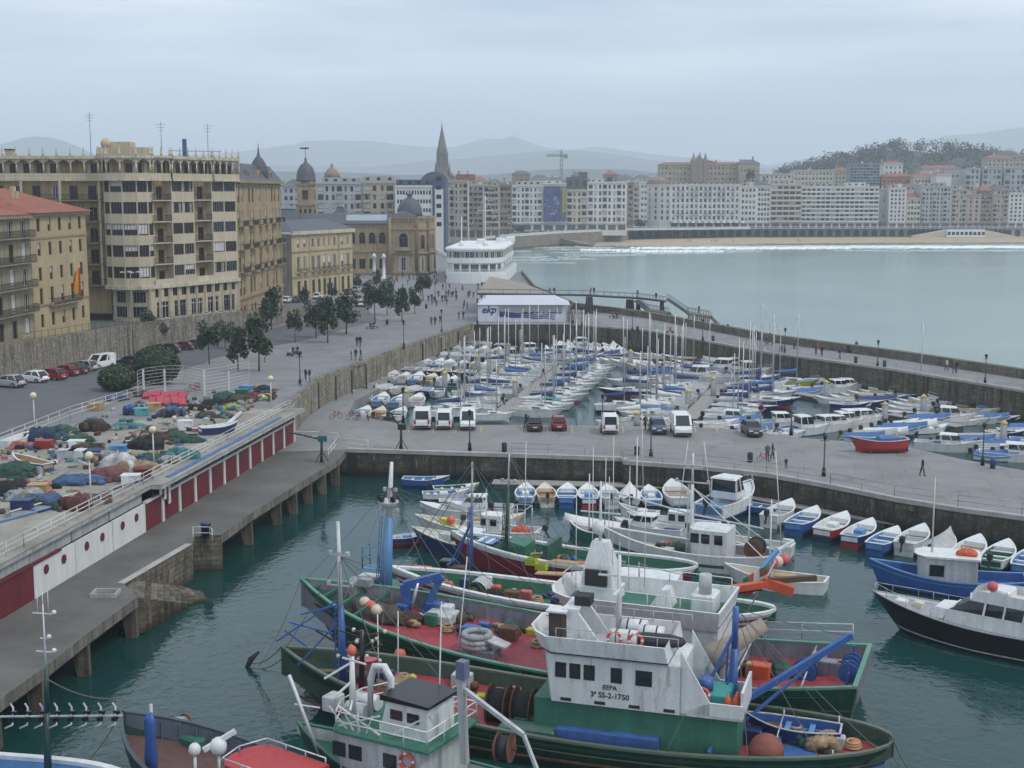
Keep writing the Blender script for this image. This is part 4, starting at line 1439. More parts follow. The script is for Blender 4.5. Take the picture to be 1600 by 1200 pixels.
def tower_block(label,x0,x1,ytop,Y,wallc,style,floors,cols,ybase=None,dep=16,roof=None,extra=(),zb=6.9,skew=0.,side=None,cat='building',w_=1.5,h_=1.9,name='apartment_building',ground='dark',group=None,col2='grey',roofh=0,sidewin=False):
 pa,pb=GY(x0,ytop,Y),GY(x1,ytop,Y)
 zt=pa.z
 if ybase is not None:
  zb=GY(x0,ybase,Y).z
 P0,P1=V((pa.x,Y+skew,0)),V((pb.x,Y,0))
 b=Bld(name,label,cat,((P0.x+P1.x)/2,Y,zb),group)
 Lw=(P1-P0).length
 m=PAL[wallc]
 g=4.2 if ground else .5
 fh=(zt-zb-g-.8)/floors
 zs=[zb+g+fh*i for i in range(floors)]
 ops=[]
 if style=='win':
  ops=grid(spread(.6,Lw-.6,cols),w_,[z+fh*.28 for z in zs],min(h_,fh*.62))
 elif style=='band':
  ops=[(a,c,z+fh*.34,z+fh*.88)for z in zs for a,c in[(Lw*i/cols+.35,Lw*(i+1)/cols-.35)for i in range(cols)]]
 elif style=='mix':
  us=spread(.5,Lw-.5,cols)
  for i,u in enumerate(us):
   wide=Lw/cols*(.82 if i%3==0 else .42)
   ops+=[(u-wide/2,u+wide/2,z+fh*.25,z+fh*.86)for z in zs]
 b.wall(P0,P1,zb-3,zt,ops,m,.5)
 b.windows(P0,P1,ops,['bdark','gdark','bdark','gcurt','gblind']if style!='win' else['bdark','gdark','bhalf','gcurt'],.35)
 if ground:
  gd=b.part('shopfront')
  n=max(2,int(Lw/5))
  for i in range(n):
   a,c=P0.lerp(P1,(i+.12)/n),P0.lerp(P1,(i+.88)/n)
   gd.hexa([(a.x,a.y-.06,zb+.3),(c.x,c.y-.06,zb+.3),(c.x,c.y+.05,zb+.3),(a.x,a.y+.05,zb+.3),(a.x,a.y-.06,zb+3.2),(c.x,c.y-.06,zb+3.2),(c.x,c.y+.05,zb+3.2),(a.x,a.y+.05,zb+3.2)],PAL['dark']if ground=='dark' else GLASS)
  b.trim(P0,P1,zb+3.6,zb+4.0,.9 if ground=='awning' else .4,PAL[col2],'canopy')
 if style in('band','mix'):
  for z in zs:
   if style=='band':
    b.balcony(P0,P1,.1,Lw-.1,z+.02,1.1,m,PAL[col2]if col2!='grey' else m,fh*.3)
   else:
    for i,u in enumerate(spread(.5,Lw-.5,cols)):
     if i%3==0:
      wd=Lw/cols*.82
      b.balcony(P0,P1,u-wd/2,u+wd/2,z+.05,1.0,m,m,.8)
 else:
  b.trim(P0,P1,zb+g,zb+g+.3,.25,m,'string_course')
 b.trim(P0,P1,zt-.4,zt+.35,.4,m,'cornice')
 D=V((0,dep,0))
 sm=PAL[side or wallc]
 so_=[(u-.8,u+.8,z+fh*.3,z+fh*.8)for z in zs for u in spread(0,dep,4)]if sidewin else[]
 b.wall(P1,P1+D,zb-3,zt,so_,sm)
 b.windows(P1,P1+D,so_,'bdark')
 b.wall(P1+D,P0+D,zb-3,zt,(),sm)
 b.wall(P0+D,P0,zb-3,zt,(),sm)
 rm={'tile':TILE,'slate':SLATE,None:ROOFG}[roof]
 if roof:
  h=roofh or 3
  b.part('roof').faces([(P0.x-.5,P0.y-.5,zt),(P1.x+.5,P1.y-.5,zt),(P1.x+.5,P1.y+dep+.5,zt),(P0.x-.5,P0.y+dep+.5,zt),(P0.x+min(4,Lw/3),P0.y+dep/2,zt+h),(P1.x-min(4,Lw/3),P1.y+dep/2,zt+h)],[(0,1,5,4),(1,2,5),(2,3,4,5),(3,0,4)],rm)
 else:
  b.part('roof').prism([(P0.x,P0.y),(P1.x,P1.y),(P1.x,P1.y+dep),(P0.x,P0.y+dep)],zt-.1,zt+.1,rm)
 for(t0,t1,h,c,off)in extra:
  e=MB(b.M)
  a,c2=P0.lerp(P1,t0),P0.lerp(P1,t1)
  e.box(a.x,c2.x,Y+off,Y+off+dep*.5,zt+.1,zt+h,PAL[c])
  n=int((c2.x-a.x)/3.5)
  for i in range(n):
   x=lerp(a.x,c2.x,(i+.5)/n)
   e.box(x-.7,x+.7,Y+off-.05,Y+off,zt+.1+h*.3,zt+.1+h*.75,GLASS)
  e.build('penthouse',b.o)
 q=random.Random(int(x0))
 for i in range(q.randint(1,3)):
  e=MB(b.M)
  x=q.uniform(min(P0.x,P1.x)+1,max(P0.x,P1.x)-1)
  y=Y+q.uniform(3,dep-3)
  hh=q.uniform(1.2,2.4)+(roofh or(2 if roof else 0))
  e.box(x-.5,x+.5,y-.4,y+.4,zt,zt+hh,PAL[q.choice(['grey','brown','white'])])
  e.box(x-.6,x+.6,y-.5,y+.5,zt+hh,zt+hh+.2,PAL['dark'])
  e.build('chimney',b.o)
 FW[0]=b
 PENDING.append(b)
 return b,P0,P1,zb,zt,zs,fh
TB=tower_block
TB('long grey apartment house with banded windows beside the bell tower',494,566,286,560,'grey','mix',4,7,ybase=345,ground=None,extra=((.1,.9,2.2,'grey',3),),dep=20)
TB('beige apartment house with two white window bays left of the white office block',565,617,285,560,'beige','mix',4,4,ybase=345,ground=None,extra=((.0,1,2.6,'grey',2),),dep=18)
b,P0,P1,zb,zt,zs,fh=TB('white office block with small dark windows and navy framed end wall',617,676,291,540,'white','win',5,12,ybase=365,ground=None,w_=.8,h_=1.6,dep=26,extra=((.02,.98,2.6,'bluedk',2),))
p=b.part('end_frame')
e0,e1=GY(676,360,539),GY(698,360,545)
p.box(e0.x,e1.x,539.5,560,4,zt+3,PAL['bluedk'])
p=b.part('end_wall')
p.box(e0.x+1,e1.x-1,539,539.6,5,zt-1,PAL['white'])
for k in range(6):
 w2=MB(b.M)
 w2.box(e0.x+1.6,e1.x-1.8,538.9,539,zb+3+k*3.6,zb+4.6+k*3.6,GLASS)
 w2.build('window',b.o)
TB('cream apartment house with stacked balconies beside the navy framed office',699,731,283,600,'cream','mix',7,4,ybase=372,skew=14,ground='dark')
TB('grey block with continuous dark balconies in the promenade corner',731,755,289,640,'grey','band',8,3,ybase=372,ground='dark',col2='brown')
TB('brown corner house with stone bays near the promenade trees',755,780,290,690,'beige','win',7,4,ybase=370,w_=1.7)
TB('narrow brown house squeezed between the corner house and white flats',780,800,289,740,'brown','win',7,3,ybase=368)
TB('low grey roofed house behind the bell tower',440,495,290,620,'grey','win',3,6,ybase=330,roof='slate',ground=None)
TB('brick red flat topped house behind the cream balconies',712,742,273,760,'red','win',4,4,ybase=300,ground=None)
TB('pale house with roof terrace behind the grey balcony block',742,796,284,830,'beige','win',3,6,ybase=310,ground=None)
b=Bld('market_hall','building with broad curved dark roof before the cathedral spire','building',(-50,640,6))
c0,c1=GY(655,290,640),GY(703,290,640)
xm,rx=(c0.x+c1.x)/2,(c1.x-c0.x)/2
b.w.box(c0.x,c1.x,640,665,5,c0.z,PAL['grey'])
b.part('roof').loft([[V((xm-rx*cos(pi*j/12),y,c0.z+6.5*sin(pi*j/12)))for j in range(13)]for y in(639.5,665)],SLATE)
b.done()
b=Bld('cathedral','grey gothic cathedral with tall pointed spire rising behind the roofs','cathedral',(-54,1050,7))
CS=tone('cathedral_stone',(.16,.14,.12),.2)
cx=GY(691,270,1050).x
zz=lambda y:GY(691,y,1050).z
m=b.part('tower')
m.loft([[V((cx+r_*cos(pi/4+pi/2*j),1050+r_*sin(pi/4+pi/2*j),z))for j in range(4)]for r_,z in((6.2,7),(6.0,zz(268)),(5.5,zz(240)))],CS)
for k in(-1,1):
 for j in range(3):
  m.box(cx+k*2-.5,cx+k*2+.5,1045.4,1046,zz(262)+j*5.5,zz(262)+3.6+j*5.5,PAL['dark'])
sp=b.part('spire')
sp.loft([[V((cx+r_*cos(pi/8+pi/4*j),1050+r_*sin(pi/8+pi/4*j),z))for j in range(8)]for r_,z in((4.9,zz(240)),(3.4,zz(228)),(2.0,zz(214)),(.9,zz(203)),(.25,zz(194)))],CS)
sp.bar((cx,1050,zz(195)),(cx,1050,zz(190)),.3,CS)
for x,y,h in((681,268,7),(702,268,7),(684,243,5),(698,243,5)):
 pn=MB(b.M)
 p=GY(x,y,1050)
 pn.lathe([(1.2,p.z-9),(1.1,p.z),(.1,p.z+h)],CS,(p.x,p.y,0),6)
 pn.build('pinnacle',b.o)
b.part('nave').faces([(cx-11,1056,7),(cx+13,1056,7),(cx+13,1120,7),(cx-11,1120,7),(cx-11,1056,zz(283)),(cx+13,1056,zz(283)),(cx+13,1120,zz(283)),(cx-11,1120,zz(283)),(cx+1,1056,zz(262)),(cx+1,1120,zz(262))],[(0,1,5,8,4),(1,2,6,5),(3,0,4,7),(4,8,9,7),(5,6,9,8),(2,3,7,9,6)],CS)
b.done()
b=Bld('domed_tower','small domed stone turret between the bell tower and the white block','tower',(-90,640,7))
p=GY(519,280,640)
b.part('tower').lathe([(4.2,6),(4.2,p.z),(4.6,p.z),(4.6,p.z+.8),(4,p.z+.8)],PAL['stone'],(p.x,640,0),8,sm=False)
b.part('dome').lathe([(4,p.z+.8),(3.4,p.z+3),(1.8,p.z+4.8),(.8,p.z+5.4),(.8,p.z+6.6),(.1,p.z+7.4)],PAL['brown'],(p.x,640,0),10)
b.done()
TB('white apartment block with balconies at the near end of the beach front',799,848,290,800,'white','mix',6,7,ybase=360,extra=((.15,.95,2.6,'cream',3),))
b,P0,P1,zb,zt,zs,fh=TB('white building largely covered by a huge dark blue banner',848,885,287,800,'white','win',6,5,ybase=360,extra=((.1,.8,1.6,'white',3),))
bn=MB(b.M)
BAN=mat('banner_blue',(.045,.06,.16),.6,.8,.35)
BAN2=mat('banner_pale',(.2,.24,.36),.6,.4,.5)
bx0,bx1=GY(849,320,799).x,GY(876,320,799).x
bz0,bz1=GY(849,345,799).z,GY(849,291,799).z
bn.box(bx0,bx1,798.6,799.2,bz0,bz1,BAN)
q=random.Random(3)
for i in range(12):
 x,z=q.uniform(bx0+1,bx1-2),q.uniform(bz0+1.5,bz1-7)
 bn.poly([(x,798.55,z),(x+q.uniform(.6,1.6),798.55,z+q.uniform(-.4,.4)),(x+q.uniform(.4,1.5),798.55,z+q.uniform(1,2.6)),(x-.3,798.55,z+q.uniform(.6,2))],BAN2)
bn.build('banner',b.o)
bn=MB(b.M)
YL=mat('banner_yellow',(.45,.47,.12),.6,.15,1)
bx0,bx1=GY(877,320,799).x,GY(884.5,320,799).x
bn.box(bx0,bx1,798.6,799.2,bz0,bz1,PAL['dark'])
for i in range(11):
 z=lerp(bz0+5,bz1-.8,i/11)
 bn.bar((bx0+.3,798.5,z),(bx1-.3,798.5,z+1.1),.1,YL,.55)
 bn.bar((bx1-.3,798.5,z+.2),(bx0+.6,798.5,z+1.5),.1,YL,.4)
bn.build('banner_strip',b.o)
TB('house with dark mansard top storey next to the blue banner',885,918,297,800,'cream','mix',5,4,ybase=360,extra=((0,1,7.5,'dark',.5),(.62,1,10.5,'dark',2)))
TB('white flats with wide balconies facing the near end of the beach',918,980,285,800,'white','mix',6,8,ybase=360,extra=((.08,.55,1.8,'white',4),(.5,.65,3.2,'dark',3)))
for i,(x0,x1,yt,Y,c,lab)in enumerate(((981,990,286,860,'brown','brown house at the mouth of the side street off the beach'),(990,999,290,960,'beige','beige house far down the side street off the beach'),(1000,1013,285,1000,'white','pale house closing the side street off the beach'))):
 TB(lab,x0,x1,yt,Y,c,'win',6,2,ybase=352,ground='dark')
b,P0,P1,zb,zt,zs,fh=TB('grand white hotel with rounded domed corner and long striped awning',1048,1157,289,872,'white','win',6,15,ybase=356,ground='glass',w_=1.5,h_=2.4,name='hotel',extra=((.0,.95,1.2,'grey',3),))
for z in(zs[1],zs[4],zs[5]):
 for i in(1,2,4,5,7,8,10,11,13):
  u=spread(.6,(P1-P0).length-.6,15)[i]
  b.balcony(P0,P1,u-1.3,u+1.3,z+.4,.8,PAL['white'])
for i in range(16):
 p=P0.lerp(P1,i/15)
 pm=MB(b.M)
 pm.box(p.x-.35,p.x+.35,p.y-.3,p.y,zb+4.2,zt-.6,PAL['white'])
 pm.build('pilaster',b.o)
cw0,cw1=GY(1013,300,876),P0
rp=[V((cw0.x,882,0)),V((cw0.x+2.5,877,0)),V((cw0.x+7,874,0)),V((P0.x,P0.y,0))]
for p,q2 in zip(rp,rp[1:]):
 Lw=(q2-p).length
 ops=grid(spread(0,Lw,2 if Lw>6 else 1),1.4,[z+1 for z in zs],2.3)
 b.wall(p,q2,zb-3,zt,ops,PAL['white'])
 b.windows(p,q2,ops,['bdark','gdark','bhalf'])
 b.trim(p,q2,zt-.4,zt+.35,.4,PAL['white'],'cornice')
dm=MB(b.M)
dm.prism([(v.x,v.y)for v in rp]+[(P0.x,886),(cw0.x,888)],zt,zt+.2,ROOFG)
dm.loft([[V((lerp(cw0.x+6,x,k),lerp(881,y,k),z))for x,y in((cw0.x,882),(cw0.x+2.5,877),(cw0.x+7,874),(P0.x-1,873),(P0.x,886),(cw0.x,888))]for k,z in((1,zt+.2),(.92,zt+3),(.6,zt+4.6),(.15,zt+5.6))],PAL['brown'])
dm.build('dome',b.o)
aw=MB(b.M)
for i in range(24):
 x=lerp(P0.x,P1.x+3,i/24)
 aw.hexa([(x,868.5,zb+3.2),(x+1.6,868.5,zb+3.2),(x+1.6,871.9,zb+4.1),(x,871.9,zb+4.1),(x,868.5,zb+3.3),(x+1.6,868.5,zb+3.3),(x+1.6,871.9,zb+4.2),(x,871.9,zb+4.2)],PAL['white']if i%2 else PAL['blue'])
aw.build('awning',b.o)
FR=[('plain white house with six rows of windows beside the hotel',1157,1183,291,876,'white','win',6,4,None,'white'),('tall white house with dark attic storey right of the hotel',1183,1205,291,876,'white','win',7,4,'slate','white'),('cream block with full width balcony bands and shaded windows',1205,1253,288,876,'cream','band',7,5,None,'cream'),('very long white apartment block gridded with dark balconies',1253,1374,292,878,'white','band',8,16,None,'white'),('grey sided white corner block with square windows',1390,1417,294,878,'white','win',8,4,None,'white'),('small pale villa with brown gabled roof squeezed between tall blocks',1417,1440,310,880,'cream','win',4,4,'tile','cream'),('pale blue grey block of balconied flats next to the small villa',1440,1488,292,880,'grey','mix',8,8,None,'grey'),('beige flats with narrow balconies behind the beach pavilion',1488,1512,296,882,'beige','mix',7,4,None,'grey'),('pinkish plain walled house with a single window column',1512,1533,304,882,'pink','win',6,2,None,'grey'),('brown brick flats with bay windows above the beach pavilion',1533,1552,298,884,'brown','win',7,4,'tile','grey'),('rosy brick flats with dark attic near the end of the beach',1552,1577,296,884,'pink','mix',7,4,'slate','grey'),('white block with rows of dark windows at the far end of the front',1577,1640,302,884,'white','win',7,9,None,'white'),]
for lab,x0,x1,yt,Y,c,stl,fl,co,rf_,c2 in FR:
 TB(lab,x0,x1,yt,Y,c,stl,fl,co,ybase=357,roof=rf_,col2=c2,ground='dark',roofh=3.5 if rf_ else 0,extra=()if rf_ else((.1,.5,2.2,'grey',4),(.6,.85,2.8,c,5)))
TB('grey windowless gable wall between two white beach front blocks',1374,1390,296,884,'grey','win',2,1,ybase=357,ground='dark')
TB('long tan convent building on the hill with twin pointed towers',1031,1187,257,1080,'stone','win',3,26,ybase=285,ground=None,name='convent',roof='tile',roofh=2)
b=FW[0]
zt=GY(1090,257,1079).z
for x,w2,yt in((1084,1.9,238),(1102.5,1.9,238),(1093.5,1.5,237)):
 t=MB(b.M)
 p=GY(x,yt,1076)
 t.lathe([(w2,zt-14),(w2,p.z-7),(w2*1.15,p.z-7),(.9,p.z-3),(.1,p.z)],PAL['brown'],(p.x,1076,0),6,sm=False)
 t.build('turret',b.o)
t=MB(b.M)
xa,xb,xm=GY(1084,250,1076).x,GY(1103,250,1076).x,GY(1093.5,250,1076).x
t.faces([(xa,1075,zt-14),(xb,1075,zt-14),(xb,1090,zt-14),(xa,1090,zt-14),(xa,1075,zt+1),(xb,1075,zt+1),(xb,1090,zt+1),(xa,1090,zt+1),(xm,1075,zt+7),(xm,1090,zt+7)],[(0,1,5,8,4),(1,2,6,5),(3,0,4,7),(4,8,9,7),(5,6,9,8),(2,3,7,9,6)],PAL['brown'])
t.build('gable',b.o)
t=MB(b.M)
xa,xb=GY(1103,250,1085).x,GY(1120,250,1085).x
t.faces([(xa,1085,zt),(xb,1085,zt),(xb,1105,zt),(xa,1105,zt),(xa,1085,zt+4),(xb,1085,zt+2),(xb,1105,zt+2),(xa,1105,zt+4)],[(0,1,5,4),(1,2,6,5),(2,3,7,6),(3,0,4,7),(4,5,6,7)],PAL['red'])
t.build('chapel',b.o)
TB('tan square wing with low dark roof at the end of the convent',1155,1187,255,1070,'stone','win',2,5,ybase=290,ground=None,roof='slate',roofh=3,name='house')
HS=[('tall blue grey slab block standing on the hillside',1329,1375,256,1010,'blue','band',9,9,300,None,'blue'),('terraced pale flats at the foot of the wooded hill',1240,1303,266,1040,'cream','win',3,11,292,None,'cream'),('small white house with dark windows high among the trees',1381,1411,256,1080,'white','win',2,4,275,'tile','white'),('low ochre house beside the tall blue grey slab',1304,1328,266,1060,'beige','win',3,4,290,'tile','cream'),('broad grey house with red roof on the hillside',1440,1501,263,1060,'grey','win',2,9,300,'tile','grey'),('white gabled chapel like house below the red roofs',1463,1487,273,985,'white','win',1,1,300,'tile','white'),('cream house with red roof left of the white gabled house',1428,1462,276,1000,'cream','win',2,6,300,'tile','cream'),('pale grey modern block with dark recess on the hill',1509,1532,263,1030,'grey','mix',4,3,300,None,'grey'),('second pale modern block further along the hill',1536,1566,263,1030,'grey','mix',4,4,300,None,'white'),('pale modern block at the end of the hill above the white flats',1570,1640,262,1030,'grey','mix',4,8,300,None,'white'),('rust roofed villa on the crest of the hill',1543,1585,247,1120,'beige','win',2,6,262,'tile','cream'),('tan villa under the trees at the top of the hill',1586,1625,245,1120,'pink','win',2,5,262,'slate','cream'),('low brick red houses terrace below the white hillside house',1378,1428,276,1010,'red','win',2,8,300,'tile','cream'),('pale grey house behind the gridded white apartment block',1188,1238,272,1030,'cream','win',4,7,300,None,'cream'),('flat beige house filling the gap behind the small villa',1415,1445,288,950,'beige','win',3,4,320,None,'cream'),('grey house behind the white flats near the tower crane',926,980,284,880,'grey','win',2,5,300,None,'white'),]
for lab,x0,x1,yt,Y,c,stl,fl,co,yb,rf_,c2 in HS:
 TB(lab,x0,x1,yt,Y,c,stl,fl,co,ybase=yb,roof=rf_,col2=c2,ground=None,roofh=2.5 if rf_ else 0,dep=14)
q=random.Random(21)
k=0
for(xa,xb,yb,Y)in((610,800,292,1150),(800,1010,285,1150)):
 x=xa
 while x<xb:
  w2=q.uniform(16,30)
  k+=1
  c=q.choice(['beige','cream','red','grey','brown'])
  TB('%s rooftop house in the distance, %s from the cathedral spire'%({'red':'brick','grey':'grey','beige':'beige','cream':'cream','brown':'brown'}[c],ORD[k-1]if k<=20 else 'outermost'),x,x+w2,yb-q.uniform(2,13),Y+q.uniform(-60,80),c,'win',2,3,ybase=yb+18,roof=q.choice(['tile',None,'slate']),ground=None,name='town_house',group='distant town houses')
  x+=w2+q.uniform(-3,6)
o=thing('tower_crane','grey green tower crane standing above the white beach front flats','crane',(0,0,0))
Y=905
p=GY(877,300,Y)
o.location=(p.x,Y,20)
T=Matrix.Translation(-o.location)
CRN=mat('crane_paint',(.22,.26,.24),.6,.1,1)
zt,zj=GY(877,233,Y).z,GY(877,243,Y).z
m=MB(T)
def lattice(m,a,b,w2,mt,n,t=.22):
 a,b=V(a),V(b)
 d=(b-a).normalized()
 s1=d.cross(V((0,1,0)))
 s1=s1.normalized()*w2 if s1.length>.1 else V((w2,0,0))
 s2=d.cross(s1).normalized()*w2
 cs=[s1+s2,s1-s2,-s1-s2,-s1+s2]
 for c in cs:
  m.bar(a+c,b+c,t,mt)
 for i in range(n):
  for j in range(4):
   m.bar(a.lerp(b,i/n)+cs[j],a.lerp(b,(i+1)/n)+cs[(j+1)%4],t*.7,mt)
 return m
lattice(m,(p.x,Y,15),(p.x,Y,zt-3),.8,CRN,14,.4).build('mast',o)
lattice(MB(T),(GY(854,243,Y).x,Y,zj),(GY(886,243,Y).x,Y,zj),.6,CRN,12,.35).build('jib',o)
m=MB(T)
m.cbox((GY(884,243,Y).x,Y,zj-.6),(2.6,1.6,2.6),CRN)
m.build('counterweight',o)
m=MB(T)
m.lathe([(.9,zt-3),(.15,zt)],CRN,(p.x,Y,0),4,sm=False)
for x in(858,866,884):
 m.bar((p.x,Y,zt-.3),(GY(x,243,Y).x,Y,zj+.5),.12,CRN)
m.build('tie_bars',o)
ARC=tone('arcade_stone',(.42,.41,.38),.1)
o=thing('promenade_arcade','long arcade of dark openings between white piers along the beach','arcade',(100,866,2))
T=Matrix.Translation(-o.location)
m,dk,rl=MB(T),MB(T),MB(T)
pa,pb=GY(965,364,866),GY(2000,364,872)
z0,z1=1.0,6.4
n=74
for i in range(n+1):
 c=pa.lerp(pb,i/n)
 if not(32<i<44):
  m.box(c.x-1.0,c.x+1.0,c.y-1.2,c.y+.4,z0,z1,ARC)
 d2=pa.lerp(pb,(i+1)/n)
 if i<n:
  for k in range(4):
   t0,t1=k/4,(k+1)/4
   f=lambda t:z1-1.6+1.3*sin(pi*t)
   m.hexa([(lerp(c.x+1,d2.x-1,t0),c.y-1.1,f(t0)),(lerp(c.x+1,d2.x-1,t1),c.y-1.1,f(t1)),(lerp(c.x+1,d2.x-1,t1),c.y,f(t1)),(lerp(c.x+1,d2.x-1,t0),c.y,f(t0)),(lerp(c.x+1,d2.x-1,t0),c.y-1.1,z1),(lerp(c.x+1,d2.x-1,t1),c.y-1.1,z1),(lerp(c.x+1,d2.x-1,t1),c.y,z1),(lerp(c.x+1,d2.x-1,t0),c.y,z1)],ARC)
  for k in range(2):
   x=lerp(c.x,d2.x,(k+.5)/2)
   rl.box(x-.12,x+.12,c.y-1.0,c.y-.8,z1+.7,z1+1.6,WPL)
m.hexa([(pa.x,pa.y-1.5,z1),(pb.x,pb.y-1.5,z1),(pb.x,pb.y+.5,z1),(pa.x,pa.y+.5,z1),(pa.x,pa.y-1.5,z1+.7),(pb.x,pb.y-1.5,z1+.7),(pb.x,pb.y+.5,z1+.7),(pa.x,pa.y+.5,z1+.7)],ARC)
rl.hexa([(pa.x,pa.y-1.1,z1+1.6),(pb.x,pb.y-1.1,z1+1.6),(pb.x,pb.y-.8,z1+1.6),(pa.x,pa.y-.8,z1+1.6),(pa.x,pa.y-1.1,z1+1.75),(pb.x,pb.y-1.1,z1+1.75),(pb.x,pb.y-.8,z1+1.75),(pa.x,pa.y-.8,z1+1.75)],WPL)
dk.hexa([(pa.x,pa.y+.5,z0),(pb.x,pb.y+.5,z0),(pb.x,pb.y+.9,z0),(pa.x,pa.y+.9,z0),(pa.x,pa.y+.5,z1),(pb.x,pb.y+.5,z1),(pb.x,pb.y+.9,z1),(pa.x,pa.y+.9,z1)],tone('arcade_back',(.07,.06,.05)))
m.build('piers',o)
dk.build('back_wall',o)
rl.build('balustrade',o)
o=thing('balustrade','white balustrade running along the curved bay wall above the surf','balustrade',(-10,700,7))
T=Matrix.Translation(-o.location)
m=MB(T)
pts_=[V((x,y,zprom(y)))for x,y in SEA[5:12]]
for a,c in zip(pts_,pts_[1:]):
 n=max(2,int((c-a).length/2.2))
 for i in range(n):
  e,f2=a.lerp(c,i/n),a.lerp(c,(i+1)/n)
  m.bar(e+V((0,0,1.1)),f2+V((0,0,1.1)),.4,WPL,.3)
  m.bar(e+V((0,0,.1)),f2+V((0,0,.1)),.5,WPL,.25)
  m.bar(e,e+V((0,0,1.3)),.5,WPL)
  m.bar(e.lerp(f2,.35),e.lerp(f2,.35)+V((0,0,1.0)),.3,WPL)
  m.bar(e.lerp(f2,.68),e.lerp(f2,.68)+V((0,0,1.0)),.3,WPL)
m.build('rail',o)
m=MB()
a0,a1,a2=G(846,383,0),G(925,385,0),GY(856,368,735)
m.faces([(a0.x,a0.y,-1),(a1.x,a1.y,.2),(a1.x+4,a1.y+26,.6),(a2.x,a2.y+25,-1),(a0.x,a0.y,6.6),(a2.x,a2.y+25,6.8)],[(0,1,4),(1,2,5,4),(2,3,5),(3,0,4,5),(3,2,1,0)],BAYW)
tag(m.build('stone_ramp'),'brown stone ramp sloping from the bay wall down to the sand','ramp')
o=thing('beach_pavilion','low white curved beach pavilion with side ramps on the sand','pavilion',(360,858,2))
T=Matrix.Translation(-o.location)
p0,p1,pm0,pm1=GY(1425,369,858),GY(1588,369,858),GY(1478,360,858),GY(1538,360,858)
m=MB(T)
m.hexa([(pm0.x,856,1.5),(pm1.x,856,1.5),(pm1.x,866,1.5),(pm0.x,866,1.5),(pm0.x,856,6.3),(pm1.x,856,6.3),(pm1.x,866,6.3),(pm0.x,866,6.3)],WPL)
m.build('hall',o)
for a,c in((p0,pm0),(p1,pm1)):
 m=MB(T)
 xs_=sorted((a.x,c.x))
 zl,zr_=(2.2,6.2)if a.x<c.x else(6.2,2.2)
 m.hexa([(xs_[0],857,1),(xs_[1],857,1),(xs_[1],863,1),(xs_[0],863,1),(xs_[0],857,zl),(xs_[1],857,zr_),(xs_[1],863,zr_),(xs_[0],863,zl)],PAL['cream'])
 m.build('ramp',o)
for i in range(9):
 m=MB(T)
 x=lerp(pm0.x,pm1.x,(i+.2)/9)
 m.box(x,x+1.9,855.9,856,3,5,GLASS)
 m.build('window',o)
for b in PENDING:
 b.done()
BW_=paint((.7,.71,.7),.35,.06,.15)
BCREAM=paint((.62,.56,.43),.45,.08,.12)
BBLUE=paint((.035,.1,.32),.4)
BNAVY=paint((.015,.03,.11),.35)
BLBLUE=paint((.1,.25,.48),.45)
BRED=paint((.33,.03,.035),.45)
BGREEN=paint((.02,.13,.075),.4)
BDKG=paint((.006,.045,.028),.35)
BGREY=paint((.3,.31,.33),.5)
BPUR=paint((.2,.2,.25),.5,.12,.3)
BTAN=paint((.42,.27,.13),.5)
BTURQ=paint((.1,.32,.34),.5)
BORNG=paint((.55,.09,.03),.5)
BPINK=paint((.52,.1,.12),.5)
BYEL=paint((.5,.45,.04),.5)
BBLK=paint((.008,.009,.012),.3,.2,.05)
DECKR=paint((.34,.04,.055),.6,.22,.25)
DECKB=paint((.05,.13,.36),.55,.2,.2)
DECKG=paint((.04,.17,.11),.6,.2,.2)
BROWN=paint((.09,.05,.03),.7)
STEEL=mat('mast_alloy',(.5,.51,.52),.35,.1,2,metal=.5)
ROPE=mat('rope',(.13,.12,.1),.9,.2,4)
WIRE=mat('rigging_wire',(.1,.1,.1),.5,0)
TARPB=mat('tarp_bright_blue',(.05,.13,.31),.65,.25,1.2,bump=.3,bscale=3)
TARPN=mat('tarp_navy',(.02,.04,.14),.7,.25,1.2,bump=.3,bscale=3)
TARPG=mat('tarp_grey',(.36,.37,.37),.7,.2,1.2,bump=.3,bscale=3)
TARPW=mat('tarp_white',(.62,.62,.6),.7,.12,1.2,bump=.3,bscale=3)
RUBBER=mat('rubber',(.02,.02,.022),.7,.2,2)
RINGO=mat('lifebuoy_orange',(.6,.07,.05),.55,.08,2)
DGLASS=mat('boat_glass',(.015,.02,.025),.06,.2,1,spec=.7)
